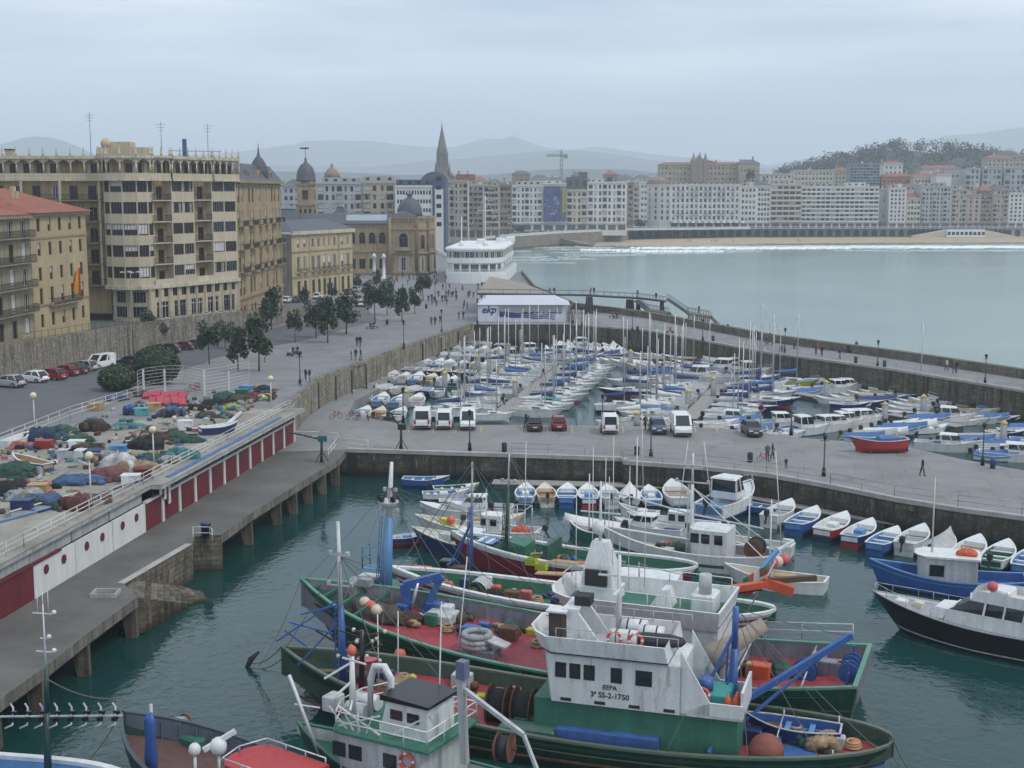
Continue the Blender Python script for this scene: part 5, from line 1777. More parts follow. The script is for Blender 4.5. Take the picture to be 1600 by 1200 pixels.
def hull(L,B,zs=(1,.9,1.4),tr=.75,rake=.1,th=.08,bul=.5,flare=.22,out=None,boot=None,rim=None,inn=None,deck=None,stripes=(),n=16,full=.42,bulf=None,bp=2.3):
 z0,z1,z2=zs
 def hb(t):
  if t<full:
   s=t/full
   if tr<=0:
    return B/2*(1-(1-s)**2.6)**.5*.999+.01
   return B/2*lerp(tr,1,sin(s*pi/2))
  s=(t-full)/(1-full)
  return B/2*(1-s**bp)+.012
 def zg(t):
  if t<.4:
   return z1+(z0-z1)*(1-t/.4)**1.8
  return z1+(z2-z1)*((t-.4)/.6)**1.9
 def P(t,side,f=1.,ins=0.):
  s=max(0,(t-.5)/.5)
  w=max(.004,hb(t)-ins)
  g=(1-f)
  w*=1-flare*(.25+.75*s)*g
  x=t*L-rake*L*(t**6)*g+(.04*L*g if tr<=0 else .015*L*g)*(1-t)**6
  return V((x,side*w,zg(t)*f))
 ts=[i/n for i in range(n+1)]
 if tr<=0:
  ts=[0,.008,.025,.05,.09]+[i/n for i in range(2,n+1)]
 ts=ts[:-2]+[ts[-2],(ts[-2]+1)/2,.985,1]
 lv=sorted({1.,.0,-.35,*[a for st in stripes for a in st[:2]],.12},reverse=True)
 h,d,g=MB(),MB(),MB()
 def colour(a,b):
  m=(a+b)/2
  for f0,f1,c in stripes:
   if f0<m<f1:
    return c
  return boot if(boot and m<.12)else out
 for side in(1,-1):
  for a,b in zip(lv,lv[1:]):
   q=lambda t,f:P(t,side,f)if f>=0 else P(t,side,0)*1+V((0,-side*hb(t)*.3,f*1.2))
   ring=[[q(t,a),q(t,b)]for t in ts]
   if side>0:
    ring=[r[::-1]for r in ring]
   h.loft(ring,colour(a,b),closed=False,sm=True)
 for a,b in zip(lv,lv[1:]):
  q=lambda s,f:P(0,s,max(f,0))+V((0,0,min(0,f)*1.2))
  h.poly([q(1,a),q(-1,a),q(-1,b),q(1,b)][::-1],colour(a,b))
 bf=bulf or(lambda t:bul)
 rw=th*1.3
 for side in(1,-1):
  a=[[P(t,side)+V((0,side*.03,.0)),P(t,side)+V((0,side*.03,th*.7)),P(t,side,1,rw)+V((0,0,th*.7)),P(t,side,1,rw)]for t in ts]
  if side<0:
   a=[r[::-1]for r in a]
  g.loft(a,rim or out,closed=True,caps=True)
  b_=[[P(t,side,1,rw*.9),V((P(t,side,1,rw).x,P(t,side,1,rw*1.4).y,zg(t)-bf(t)))]for t in ts]
  if side<0:
   b_=[r[::-1]for r in b_]
  d.loft(b_,inn or out,closed=False)
 c0,c1=P(0,1),P(0,-1)
 g.hexa([c0+V((-.02,0,0)),c1+V((-.02,0,0)),c1+V((rw,0,0)),c0+V((rw,0,0)),c0+V((-.02,0,th*.7)),c1+V((-.02,0,th*.7)),c1+V((rw,0,th*.7)),c0+V((rw,0,th*.7))],rim or out)
 d.hexa([c0+V((.01,-rw,-bf(0))),c1+V((.01,rw,-bf(0))),c1+V((rw,rw,-bf(0))),c0+V((rw,-rw,-bf(0))),c0+V((.01,-rw,0)),c1+V((.01,rw,0)),c1+V((rw,rw,0)),c0+V((rw,-rw,0))],inn or out)
 fl=[[V((P(t,1).x,s*max(.003,hb(t)-rw*1.3),zg(t)-bf(t)+.004))for s in(-1,1)]for t in ts]
 d.loft(fl,deck or inn or out,closed=False)
 f=lambda t,side=1,ins=0.,dz=0.:P(t,side,1,ins)+V((0,0,dz))
 f.hb,f.zg,f.L=hb,zg,L
 f.deck=lambda t:zg(t)-bf(t)
 return h,d,g,f
def put_hull(o,hd):
 hd[0].build('hull',o)
 hd[1].build('deck',o)
 hd[2].build('gunwale',o)
 return hd[3]
def outboard(m,x,z,tilt=.5,c=None):
 c=c or RUBBER
 m.chamfer(x-.55,x-.1,-.17,.17,z+.1,z+.55,c,.08)
 m.bar((x-.3,0,z+.15),(x-.55-tilt*.3,0,z-.75+tilt*.5),.14,c,.1)
 return m
def mk_dinghy(kind,out,inn,rim,seat,L=5.,B=1.95,boot=None,deck=None):
 o=thing('open_boat','proto %s %d'%(kind,len(USED))+' small open boat','boat')
 f=put_hull(o,hull(L,B,(.62,.55,.95),tr=.72,rake=.12,th=.07,bul=.42,out=out,inn=inn,rim=rim,deck=deck or inn,boot=boot,n=10))
 if kind=='thwart' or kind=='motor':
  for t in(.2,.42,.64):
   MB().box(t*L-.13,t*L+.13,-f.hb(t)+.1,f.hb(t)-.1,f.zg(t)-.2,f.zg(t)-.15,seat).build('seat',o)
 if kind in('launch','motor','thwart'):
  m=MB()
  m.loft([[f(t,1,.08,.03),f(t,-1,.08,.03)]for t in(.72,.8,.88,.94,.985)],rim,closed=False)
  m.box(.72*L-.04,.72*L,-f.hb(.72)+.1,f.hb(.72)-.1,f.zg(.72)-.35,f.zg(.72)+.03,rim)
  m.build('foredeck',o)
 if kind=='launch':
  MB().chamfer(.36*L,.54*L,-.35,.35,f.zg(.4)-.42,f.zg(.4)+.12,seat,.06).build('engine_box',o)
  for t in(.12,.28):
   MB().box(t*L-.2,t*L+.2,-f.hb(t)+.1,f.hb(t)-.1,f.zg(t)-.2,f.zg(t)-.14,seat).build('seat',o)
 if kind in('motor',):
  outboard(MB(),0,f.zg(0)+.02).build('outboard_motor',o)
 if kind=='cover':
  m=MB()
  rings=[]
  for t in(.0,.1,.3,.5,.7,.86,.97):
   w,z=f.hb(t),f.zg(t)
   hgt=.5*sin(min(1,.25+t)*pi*.62)
   rings.append([V((t*L,w*s,z+.07+hgt*(1-s*s)*(.9 if abs(s)<.6 else .7)))for s in(-1.06,-.95,-.6,-.2,.2,.6,.95,1.06)])
  m.loft([[p-V((0,0,.22 if i in(0,7)else 0))for i,p in enumerate(r)]for r in rings],seat,closed=False,sm=True)
  m.build('tarpaulin',o)
  outboard(MB(),0,f.zg(0)+.02).build('outboard_motor',o)
 return o
def mk_cabin(out,rim,cab,L=6.6,B=2.4,boot=None,kind='fore',inn=None):
 o=thing('motor_boat','proto cabin boat number %d'%len(USED),'boat')
 f=put_hull(o,hull(L,B,(.85,.8,1.25),tr=.8,rake=.14,th=.07,bul=.35,out=out,inn=inn or rim,rim=rim,deck=rim,boot=boot,n=10,bulf=lambda t:.55 if t<.42 else .06))
 m=MB()
 z=f.zg(.5)+.02
 x0,x1=(.42*L,.74*L)if kind=='fore' else(.34*L,.62*L)
 w=B*.36
 hgt=.95 if kind=='fore' else 1.25
 m.loft([[V((x0,-w,z)),V((x1,-w*.75,z)),V((x1,w*.75,z)),V((x0,w,z))],[V((x0,-w,z+.45)),V((x1-.1,-w*.75,z+.35)),V((x1-.1,w*.75,z+.35)),V((x0,w,z+.45))]],cab)
 m.loft([[V((x0+.02,-w+.02,z+.45)),V((x1-.14,-w*.74,z+.35)),V((x1-.14,w*.74,z+.35)),V((x0+.02,w-.02,z+.45))],[V((x0+.02,-w+.08,z+hgt)),V((x1-.6,-w*.7,z+hgt-.02)),V((x1-.6,w*.7,z+hgt-.02)),V((x0+.02,w-.08,z+hgt))]],DGLASS)
 m2=MB()
 m2.loft([[V((x0-.25,-w,z+hgt)),V((x1-.5,-w*.76,z+hgt-.02)),V((x1-.5,w*.76,z+hgt-.02)),V((x0-.25,w,z+hgt))],[V((x0-.2,-w+.1,z+hgt+.1)),V((x1-.6,-w*.68,z+hgt+.08)),V((x1-.6,w*.68,z+hgt+.08)),V((x0-.2,w-.1,z+hgt+.1))]],cab)
 for s in(-1,1):
  m.bar((x0,s*w*.97,z+.45),(x0,s*(w-.06),z+hgt),.09,cab)
  m.bar(((x0+x1)/2,s*w*.87,z+.4),((x0+x1)/2-.2,s*(w*.8),z+hgt),.08,cab)
 m.build('cabin',o)
 m2.build('cabin_roof',o)
 m=MB()
 for s in(-1,1):
  ps=[f(t,s,.06,.42)for t in(.62,.74,.86,.96)]
  m.tube(ps,.02,STEEL,5)
  for t in(.62,.74,.86,.96):
   m.tube([f(t,s,.06,.04),f(t,s,.06,.42)],.015,STEEL,4)
 m.build('railing',o)
 outboard(MB(),0,f.zg(0)+.05).build('outboard_motor',o)
 MB().box(.1*L,.3*L,-B*.3,B*.3,f.zg(.2)-.52,f.zg(.2)-.2,inn or TARPN).build('cockpit_seat',o)
 return o
def mk_sail(out,cover,L=7.6,B=2.6,mast=9.5,boot=None,deck=None,coach=None,stripe=None):
 o=thing('sailing_boat','proto sailing boat number %d'%len(USED),'sailing boat')
 f=put_hull(o,hull(L,B,(.8,.8,1.1),tr=.6,rake=.16,th=.05,bul=.05,out=out,inn=deck or BW_,rim=BW_,deck=deck or BW_,boot=boot,n=10,stripes=((.72,.84,stripe),)if stripe else(),bulf=lambda t:.38 if .06<t<.34 else .04))
 z=.86
 m=MB()
 m.loft([[V((.34*L,-B*.27,z)),V((.7*L,-B*.16,z+.08)),V((.7*L,B*.16,z+.08)),V((.34*L,B*.27,z))],[V((.36*L,-B*.22,z+.42)),V((.64*L,-B*.12,z+.3)),V((.64*L,B*.12,z+.3)),V((.36*L,B*.22,z+.42))]],coach or BW_)
 m.build('coachroof',o)
 for s in(-1,1):
  w_=MB()
  w_.hexa([V((.4*L,s*(B*.255),z+.15)),V((.56*L,s*B*.215,z+.15)),V((.56*L,s*B*.2,z+.15)),V((.4*L,s*B*.23,z+.15)),V((.405*L,s*B*.245,z+.3)),V((.555*L,s*B*.2,z+.27)),V((.555*L,s*B*.18,z+.27)),V((.405*L,s*B*.2,z+.3))],DGLASS)
  w_.build('window',o)
 xm=.56*L
 m=MB()
 m.tube([(xm,0,z+.2),(xm,0,z+mast)],[.075,.05],STEEL,6)
 for k in(.45,.75):
  m.bar((xm,-.45,z+mast*k),(xm,.45,z+mast*k),.04,STEEL)
 m.build('mast',o)
 m=MB()
 for p in((L*.98,0,1.1),(.05,0,.85),(xm-.1,B*.46,.85),(xm-.1,-B*.46,.85)):
  m.tube([(xm,0,z+mast*.98),p],.012,WIRE,3)
 m.build('rigging',o)
 m=MB()
 m.tube([(xm,0,z+1.1),(.12*L,0,z+1.15)],.05,STEEL,6)
 m.build('boom',o)
 if cover:
  m=MB()
  m.loft([[V((x,y*.17*k,z+1.12+zz*k))for y,zz in((-1,0),(-.8,.25),(0,.42),(.8,.25),(1,0),(0,-.06))]for x,k in((xm-.02,1.6),(xm-.25,1.5),(.4*L,1.05),(.25*L,.85),(.13*L,.6))],cover,sm=True)
  m.build('sail_cover',o)
 m=MB()
 for s in(-1,1):
  for t0,t1 in((.82,.97),(.02,.2)):
   m.tube([f(t0,s,.05,.5),f(t1,s,.03,.5)],.015,STEEL,4)
   for t in(t0,t1):
    m.tube([f(t,s,.05,0),f(t,s,.05,.5)],.013,STEEL,4)
 m.build('railing',o)
 return o
PROTO={}
def proto(key):
 if key not in PROTO:
  a=key.split('.')
  mk={'wb':lambda:mk_dinghy('launch',BW_,BLBLUE,BW_,BW_,boot=BNAVY),'ww':lambda:mk_dinghy('thwart',BW_,BW_,BW_,BTAN,boot=BBLUE),'wc':lambda:mk_dinghy('thwart',BNAVY,BCREAM,BW_,BCREAM),'nb':lambda:mk_dinghy('launch',BNAVY,BW_,BW_,BLBLUE,boot=BRED),'rw':lambda:mk_dinghy('launch',BRED,BW_,BW_,BW_,boot=BNAVY),'wg':lambda:mk_dinghy('motor',BW_,BGREEN,BW_,BW_,boot=BGREEN),'wo':lambda:mk_dinghy('motor',BW_,BTAN,BCREAM,BTAN),'wm':lambda:mk_dinghy('motor',BW_,BW_,BW_,BGREY),'bb':lambda:mk_dinghy('thwart',BBLUE,BLBLUE,BW_,BW_),'cb':lambda:mk_dinghy('cover',BW_,BW_,BW_,TARPB,boot=BNAVY),'cn':lambda:mk_dinghy('cover',BNAVY,BW_,BW_,TARPN),'cg':lambda:mk_dinghy('cover',BW_,BW_,BW_,TARPG),'cw':lambda:mk_dinghy('cover',BW_,BW_,BW_,TARPW,boot=BBLUE),'mw':lambda:mk_cabin(BW_,BW_,BW_),'mn':lambda:mk_cabin(BNAVY,BW_,BW_,boot=BRED),'mp':lambda:mk_cabin(BW_,BW_,BW_,boot=BBLUE,kind='pilot',inn=BLBLUE),'mr':lambda:mk_cabin(BORNG,BW_,BW_,kind='pilot'),'sb':lambda:mk_sail(BW_,TARPB,stripe=BBLUE),'sn':lambda:mk_sail(BW_,TARPN,boot=BNAVY),'sw':lambda:mk_sail(BW_,None,L=6.6,B=2.2,mast=8.2),'sy':lambda:mk_sail(BYEL,TARPB,deck=BTURQ),'sd':lambda:mk_sail(BNAVY,TARPN,L=8.4,mast=10.5,boot=BRED),'st':lambda:mk_sail(BW_,TARPG,coach=BTURQ,L=7,mast=8.8),'sg':lambda:mk_sail(BW_,TARPW,L=6.6,B=2.2,mast=8,deck=BCREAM),}[a[0]]
  PROTO[key]=[mk(),False]
 return PROTO[key]
DESC={'wb':'white launch with pale blue inside','ww':'white dinghy with tan seats','wc':'navy dinghy with cream inside','nb':'navy launch with white inside','rw':'dark red launch with white inside','wg':'white dinghy with green inside','wo':'white dinghy with brown inside','wm':'all white dinghy with outboard','bb':'blue dinghy with white seats','cb':'boat under bright blue tarpaulin','cn':'navy boat under dark tarpaulin','cg':'white boat under grey tarpaulin','cw':'boat under white tarpaulin','mw':'white cabin motorboat','mn':'navy hulled cabin motorboat','mp':'white pilothouse motorboat','mr':'orange hulled pilothouse motorboat','sb':'white yacht with bright blue sail cover','sn':'white yacht with navy sail cover','sw':'bare white yacht','sy':'yellow yacht with turquoise deck','sd':'navy hulled yacht','st':'white yacht with turquoise coachroof','sg':'small cream yacht with white cover'}
def boat(key,p,rz,where,group,s=1.):
 pr=proto(key)
 lab=DESC[key]+', '+where
 bow=V((cos(rz),sin(rz),0))
 f={'s':3.6,'m':3.2}.get(key[0],2.5)*s
 loc=V((p[0],p[1],p[2]if len(p)>2 else 0))-bow*f
 if key in('mw','mn','mp','mr'):
  s*=1.0
 if not pr[1]:
  o=pr[0]
  pr[1]=True
  USED.pop(o['label'],None)
  o.location=loc
  o.rotation_euler.z=rz
  tag(o,lab,o['category'],group)
 else:
  o=dup(pr[0],loc,rz,lab,group)
 o.scale=(s,s,s)
 o.rotation_euler.x=rnd.uniform(-.02,.02)
 return o
def row(p0,p1,keys,rz,where,group,s=1.,jit=.12,z=0):
 a,b=G(*p0,.3),G(*p1,.3)
 n=len(keys)
 for i,k in enumerate(keys):
  p=a.lerp(b,i/max(1,n-1))
  d=rnd.uniform(-jit,jit)
  boat(k,(p.x+rnd.uniform(-.2,.2),p.y+rnd.uniform(-.4,.4),z),rz+d,where%ORD[i]if '%s' in where else where,group,s*rnd.uniform(.92,1.08))
wd=(WTOP[3]-WTOP[0])
WA=math.atan2(wd.y,wd.x)
Q_=random.Random(5)
def pick(n,pool):return[Q_.choice(pool)for _ in range(n)]
POOLA=['wb','ww','wo','wm','ww','wb','wg']
POOLB=['wc','nb','rw','ww','wc','wb','cg']
GRP='dinghies moored below the promenade wall'
LN=[((512,645),(622,651),5,0,'front'),((541,624),(652,629),5,0,'second'),((575,609),(684,616),6,1,'third'),((612,592),(710,598),6,0,'fourth'),((640,581.5),(733,586),6,1,'fifth'),((667,570),(757,575),6,0,'sixth'),((690,558),(768,562),5,1,'seventh'),((712,548.5),(775,551),4,0,'eighth'),((734,539.5),(782,542),3,1,'ninth')]
for a,c,n,tw,nm in LN:
 row(a,c,pick(n,POOLB if tw else POOLA),WA+(pi if tw else 0)+.0,'%s from the wall in '+nm+' dinghy line',GRP,1.24)
row((768,532),(800,532),['cb','rw','cb'],WA-.5,'%s along the dark wall under the pavilion',GRP)
BOOM=mat('boom_dark',(.06,.06,.06),.7,.15,2)
for i,(a,c)in enumerate((((520,634),(640,640)),((585,600.5),(697,607)),((648,575.5),(742,580)),((700,553),(772,556)))):
 pa,pb=G(*a,.3),G(*c,.3)
 m=MB()
 m.bar((pa.x,pa.y,.42),(pb.x,pb.y,.42),.5,BOOM,.22)
 q=int((pb-pa).length/2.8)
 for k in range(q+1):
  e=pa.lerp(pb,k/q)
  m.tube([(e.x,e.y,.3),(e.x,e.y,1.9+(k%3)*.5)],.035,FRG,4)
 tag(m.build('mooring_boom'),'dark floating boom across the dinghy basin, %s from the quay'%ORD[i],'boom','floating booms between dinghy lines')
a,c=G(700,641,0),G(800,545,0)
pontoon(a,c,2.2,'long grey pontoon along the open side of the dinghy lines')
for k in range(14):
 e=a.lerp(c,(k+.5)/14)
 m=MB()
 m.tube([(e.x+1.2,e.y,.05),(e.x+1.2,e.y,.65)],.14,RUBBER,8)
 m.torus((e.x+1.2,e.y,.62),.07,.03,ROPE,n=8,k=4)
 tag(m.build('fender'),'black tube fender on the dinghy pontoon, %s from the quay'%ORD[k],'fender','fenders on the dinghy pontoon')
c0,c1=G(783,650,0),G(884,575,0)
pontoon(c0,c1,2.4,'light pontoon between two ranks of yachts in the middle of the marina')
PD=(c1-c0).normalized()
PAng=math.atan2(PD.y,PD.x)
SL=['sw','sn','mn','sb','wm','sw','sn','mp','st','sw','sb','sn','sw','mw','st','sn','sw','sb']
SR=['sg','sw','sn','st','sw','sn','sw','sb','wb','sn','sw','sn','sy','sb','st','sn','sb','sw']
for i in range(18):
 p=c0.lerp(c1,(i+.3)/18)
 n_=V((PD.y,-PD.x,0))
 boat(SL[i],p-n_*5.4,PAng+pi/2+Q_.uniform(-.08,.08),'%s from the quay, wall side of yacht pontoon'%ORD[i],'yachts on the middle pontoon',Q_.uniform(1.0,1.2))
 boat(SR[i],p+n_*5.4,PAng-pi/2+Q_.uniform(-.08,.08),'%s from the quay, sea side of yacht pontoon'%ORD[i],'yachts on the middle pontoon',Q_.uniform(1.0,1.2))
c0,c1=G(1075,660,0),G(1128,606,0)
pontoon(c0,c1,2.4,'short pontoon with yachts and cruisers behind the parked minibus')
PD=(c1-c0).normalized()
PAng=math.atan2(PD.y,PD.x)
SL=['sg','sw','cb','sg','sn','sw','sb','sw','mw','sw','sn','sw','st']
SR=['mw','sw','st','sb','sd','sw','mp','sn','mw','sb','sw','mp','sn']
for i in range(13):
 p=c0.lerp(c1,(i+.1)/13)
 n_=V((PD.y,-PD.x,0))
 boat(SL[i],p-n_*5.6,PAng+pi/2+Q_.uniform(-.08,.08),'%s from the quay, wall side of minibus pontoon'%ORD[i],'boats on the minibus pontoon',Q_.uniform(1.0,1.2))
 boat(SR[i],p+n_*5.6,PAng-pi/2+Q_.uniform(-.08,.08),'%s from the quay, sea side of minibus pontoon'%ORD[i],'boats on the minibus pontoon',Q_.uniform(.95,1.15))
for k,x,y,rz,s,w in(('mw',1098,598,2.9,1.5,'largest beside the breakwater wall'),('mw',1135,584,2.7,1.4,'second largest beside the breakwater wall'),('mp',1172,588,.2,1.2,'broadside behind the yachts near the breakwater'),('mp',1190,571,2.6,1.15,'moored under the breakwater wall near strollers'),('mr',1212,577,-.3,1.1,'moored close under the breakwater wall'),('mp',1050,592,2.9,1.0,'alone at the end of the dark covered boats'),('mw',1210,585,-.2,1.1,'just below the orange hulled boat'),('mn',1150,575,2.9,1.0,'between cruisers and the breakwater'),('cg',1125,572,2.9,1.3,'close to the breakwater behind the cruisers')):
 boat(k,G(x,y,.3),rz,w,'motor cruisers by the breakwater',s)
GB='dinghies moored along the breakwater'
BA=math.atan2((BI[2]-BI[1]).y,(BI[2]-BI[1]).x)
for a,c,keys,rz,nm in(((828,553),(890,556),['mw','wm','cw','mw','wb'],BA+pi-.2,'first back line by the pavilion'),((880,543),(962,545),['ww','cw','mw','wm','wo','ww','cw'],BA+pi-.3,'line closest under the breakwater'),((893,549),(975,551),['wm','ww','rw','cw','wb','ww','wm'],BA+pi-.3,'second line under the breakwater'),((905,560),(960,557),['rw','nb','rw','cn','nb'],.2,'red and navy line at the breakwater'),((948,567),(1010,573),['wm','ww','wm','cw','ww'],2.7,'white line before the covered boats'),((985,556),(1060,562),['wo','ww','wm','wo','ww','rw'],2.7,'long tan line beside the breakwater'),((1005,576),(1078,571),['wo','ww','wb','ww','wo','wc'],2.8,'mixed line before the dark pontoon'),((1022,585),(1100,577),['cn','nb','cn','nb','cn'],.25,'dark covered line before the cruisers')):
 row(a,c,keys,rz,'%s in the '+nm,GB,1.25)
pontoon(G(945,562,0),G(1100,566,0),1.6,'narrow pontoon between dinghy lines near the breakwater')
pontoon(G(985,586,0),G(1135,572,0),1.6,'dark edged pontoon with covered boats near the breakwater')
pontoon(G(1233,617,0),G(1345,637,0),2.0,'pontoon with a grey pile reaching out from the open channel')
pontoon(G(1345,637,0),G(1440,615,0),2.0,'pontoon carrying a rank of dinghies towards the breakwater stair')
pontoon(G(1390,652,0),G(1500,672,0),2.0,'pontoon with two yellow capped piles in the far basin')
pontoon(G(1500,640,0),G(1535,628,0),2.2,'wide walkway pontoon ending near the breakwater wall')
pontoon(G(1330,688,0),G(1378,655,0),1.8,'slanting pontoon behind the red boat on the quay')
pontoon(G(1535,712,0),G(1565,690,0),1.8,'short pontoon behind the blue boats at the quay edge')
GR='boats in the far basin'
for a,c,keys,rz,nm in(((1238,600),(1280,598),['sy','cw'],-.2,'row under the breakwater behind the grey pile'),((1258,614),(1275,608),['cb','wm'],.1,'pair on the channel pontoon end'),((1305,610),(1350,601),['mw','mw','cb','mp'],.2,'row between grey pile and breakwater'),((1302,627),(1415,608),['wm','ww','wo','ww','wo','wm','ww','wo'],2.75,'slanting dinghy rank in the far basin'),((1330,635),(1432,616),['nb','wc','cn','bb','nb','sy'],-.35,'dark rank behind the slanting pontoon'),((1398,646),(1432,632),['rw','ww','wm','wo'],2.7,'row before the yellow capped pile'),((1452,631),(1502,627),['ww','wm','ww','mw','wm'],2.7,'row behind the yellow capped pile'),((1455,658),(1500,655),['cb','mw','wm'],-.3,'row in front of the walkway pontoon'),((1528,645),(1592,640),['wo','rw','cb','nb','cb'],-.35,'row at the breakwater foot'),((1256,675),(1345,660),['mp','wb','mw','mw','mw','mp','mw'],.35,'motorboat row near the lamp post'),((1350,686),(1432,668),['cb','cg','cw','cb','cb','cw'],-.25,'covered row behind the red boat'),((1478,700),(1530,688),['mw','cb','wm','cb','cg'],-.3,'row behind the walking man'),((1562,716),(1610,712),['cb','mw','cb','cw'],-.3,'row at the end of the quay'),((1570,678),(1612,672),['wc','nb','cb'],-.2,'row under the last yellow capped pile')):
 row(a,c,keys,rz,'%s in the '+nm,GR,1.08)
for k,x,y,rz,s,w in(('sd',985,618,3.0,1.05,'lying in the channel before the minibus pontoon'),('sn',968,640,.1,1.0,'nearest the quay in the channel'),('sw',930,585,.3,1.1,'loose near the red dinghy line'),('sb',1022,604,2.9,1.1,'with tall mast before the covered line'),('sn',1180,610,.1,1.3,'large, sticking into the open channel'),('sd',1192,634,.05,1.15,'outermost towards the open channel'),('sb',1200,622,0,1.1,'second outermost towards the open channel'),('sw',1188,597,.2,1.1,'under the breakwater wall near lamp'),('sn',712,650,.2,1.0,'behind the white vans nearest the quay'),('sw',775,655,.1,.9,'behind the black parked car'),('sw',735,640,2.9,1.0,'in the gap behind the vans'),('cb',1160,664,.1,1.1,'right behind the parked minibus'),('ww',1120,668,.15,1.2,'tight against the quay near the minibus'),('sg',1000,655,3.0,1.0,'tight against the quay near the blue car'),('mw',1215,668,.1,1.1,'tight against the quay near the black hatchback')):
 boat(k,G(x,y,.3),rz,w,'loose boats in the marina',s)
for a,c,keys,rz,nm in(((716,640),(802,560),['sw','wm','sn','mw','sw','wb','sn','sw','mp'],.1,'rank outside the dinghy pontoon'),((985,600),(1075,594),['sn','sw','sb','sw','st','sn'],3.0,'rank before the covered boats'),((962,660),(1052,664),['ww','wb','sg','ww','wo','wm'],.2,'quayside rank by the panel van'),((1105,668),(1230,680),['wb','wm','ww','cb','wm','wb'],.2,'quayside rank by the hatchback'),((1410,662),(1455,672),['wm','ww','cw','wb'],.4,'rank before the twin pile pontoon'),((1500,660),(1560,655),['ww','wo','wm','cb','wc'],-.3,'rank beyond the wide pontoon'),((1545,700),(1612,690),['wm','cb','ww','wb'],-.3,'rank behind the last quay lamp'),((845,563),(905,566),['sn','sw','sb','sw','sn'],3.0,'rank between pavilion and dinghies'),((1070,585),(1110,590),['sw','sn','sw'],3.0,'rank beside the largest cruisers'),((1175,604),(1228,612),['sw','mw','sn','wm'],.1,'rank at the far basin mouth')):
 row(a,c,keys,rz,'%s in the '+nm,'extra ranks in the marina',1.05)
PILE=mat('pile_grey',(.3,.31,.33),.6,.12,1.5,streak=.4)
PCAP=mat('pile_cap',(.5,.36,.08),.6,.15,2)
pl=None
for i,(x,yt,yb)in enumerate(((634,608,643),(695,580,612),(747,555,583),(805,592,626),(794,535,563),(814,515,538),(867,532,556),(881,547,568),(985,546,577),(1075,608,640),(1114,588,624),(1149,573,606),(995,643,668),(1290,594,626),(1382,628,662),(1442,616,652),(1567,657,698),(700,531,550))):
 lab=['behind the white vans','beside the dark dinghies on the wall pontoon','at the top of the dinghy pontoon','among yachts at the near half of the middle pontoon','where the channel meets the dinghy lines','furthest under the pavilion','amid motorboats under the pavilion corner','at the far end of the middle pontoon','among white dinghies near the breakwater','between yachts behind the minibus','at the end of the minibus pontoon','beside the largest motor cruisers','half hidden behind the blue parked car','on the channel pontoon of the far basin','beside the motorboat row of the far basin','among dinghies of the far basin','behind the quay corner boats','at the head of the wall path'][i]
 p=G(x,yb,0)
 zt=GY(x,yt,p.y).z
 if pl is None:
  pl=thing('mooring_pile','grey mooring pile with yellow cap '+lab,'pile',p,0,'mooring piles')
  MB().tube([(0,0,-2),(0,0,4)],.42,PILE,12).build('post',pl)
  MB().lathe([(.46,4),(.44,4.08),(.2,4.4),(.03,4.6)],PCAP,n=12).build('cap',pl)
  o=pl
 else:
  o=dup(pl,p,0,'grey mooring pile with yellow cap '+lab,'mooring piles')
 o.scale=(1,1,zt/4.5)
def red_boat():
 p=G(1372,706,ZQ)
 o=thing('red_boat','red wooden boat standing on chocks on the quay edge','boat',(p.x+3.1,p.y,ZQ+.55),pi+.04)
 f=put_hull(o,hull(6.4,2.3,(.95,.8,1.25),tr=.7,rake=.12,th=.07,bul=.4,out=BRED,rim=BW_,inn=BLBLUE,deck=BTAN,n=12))
 MB().chamfer(1.0,3.2,-.7,.7,.6,1.15,TARPB,.1).build('cover',o)
 for x in(1.2,4.2):
  m=MB()
  m.box(x-.12,x+.12,-.9,.9,-.55,-.25,BROWN)
  m.build('chock',o)
red_boat()
GQ='launches moored along the quay wall'
for i,(k,x,y,rz,s,w)in enumerate((('wb',821,778,1.55,1.08,'first from the pontoon ramp by the quay wall'),('wo',853,778,1.6,1.05,'second from the pontoon ramp by the quay wall'),('bb',886,779,1.5,1.1,'third from the pontoon ramp by the quay wall'),('nb',919,780,1.55,1.1,'fourth from the pontoon ramp by the quay wall'),('wm',952,780,1.6,1.05,'fifth from the pontoon ramp by the quay wall'),('cw',985,781,1.52,1.05,'sixth from the pontoon ramp by the quay wall'),('wb',1017,782,1.57,1.08,'seventh from the pontoon ramp by the quay wall'),('ww',1057,780,1.6,1.4,'big one beside the white cabin launch'),('bb',1180,797,2.6,.9,'beside the white cabin launch stern'),('wm',1219,808,1.02,1.25,'first beyond the white cabin launch'),('bb',1258,820,1.0,1.25,'second beyond the white cabin launch'),('rw',1303,829,.98,1.25,'third beyond the white cabin launch'),('nb',1345,839,.98,1.2,'fourth beyond the white cabin launch'),('bb',1384,851,.95,1.15,'fifth beyond the white cabin launch'),('wm',1428,850,1.0,1.25,'sixth beyond the white cabin launch'),('cg',1470,862,1.0,1.2,'seventh beyond the white cabin launch'),('ww',1516,868,1.0,1.25,'eighth beyond the white cabin launch'),('wg',1562,876,1.0,1.25,'ninth beyond the white cabin launch'),('bb',1608,884,1.0,1.2,'tenth beyond the white cabin launch'))):
 boat(k,G(x,y,.4),rz,w,GQ,s)
boat('mp',G(1140,795,.4),1.0,'large, alone at the bend of the quay pontoon',GQ,1.55)
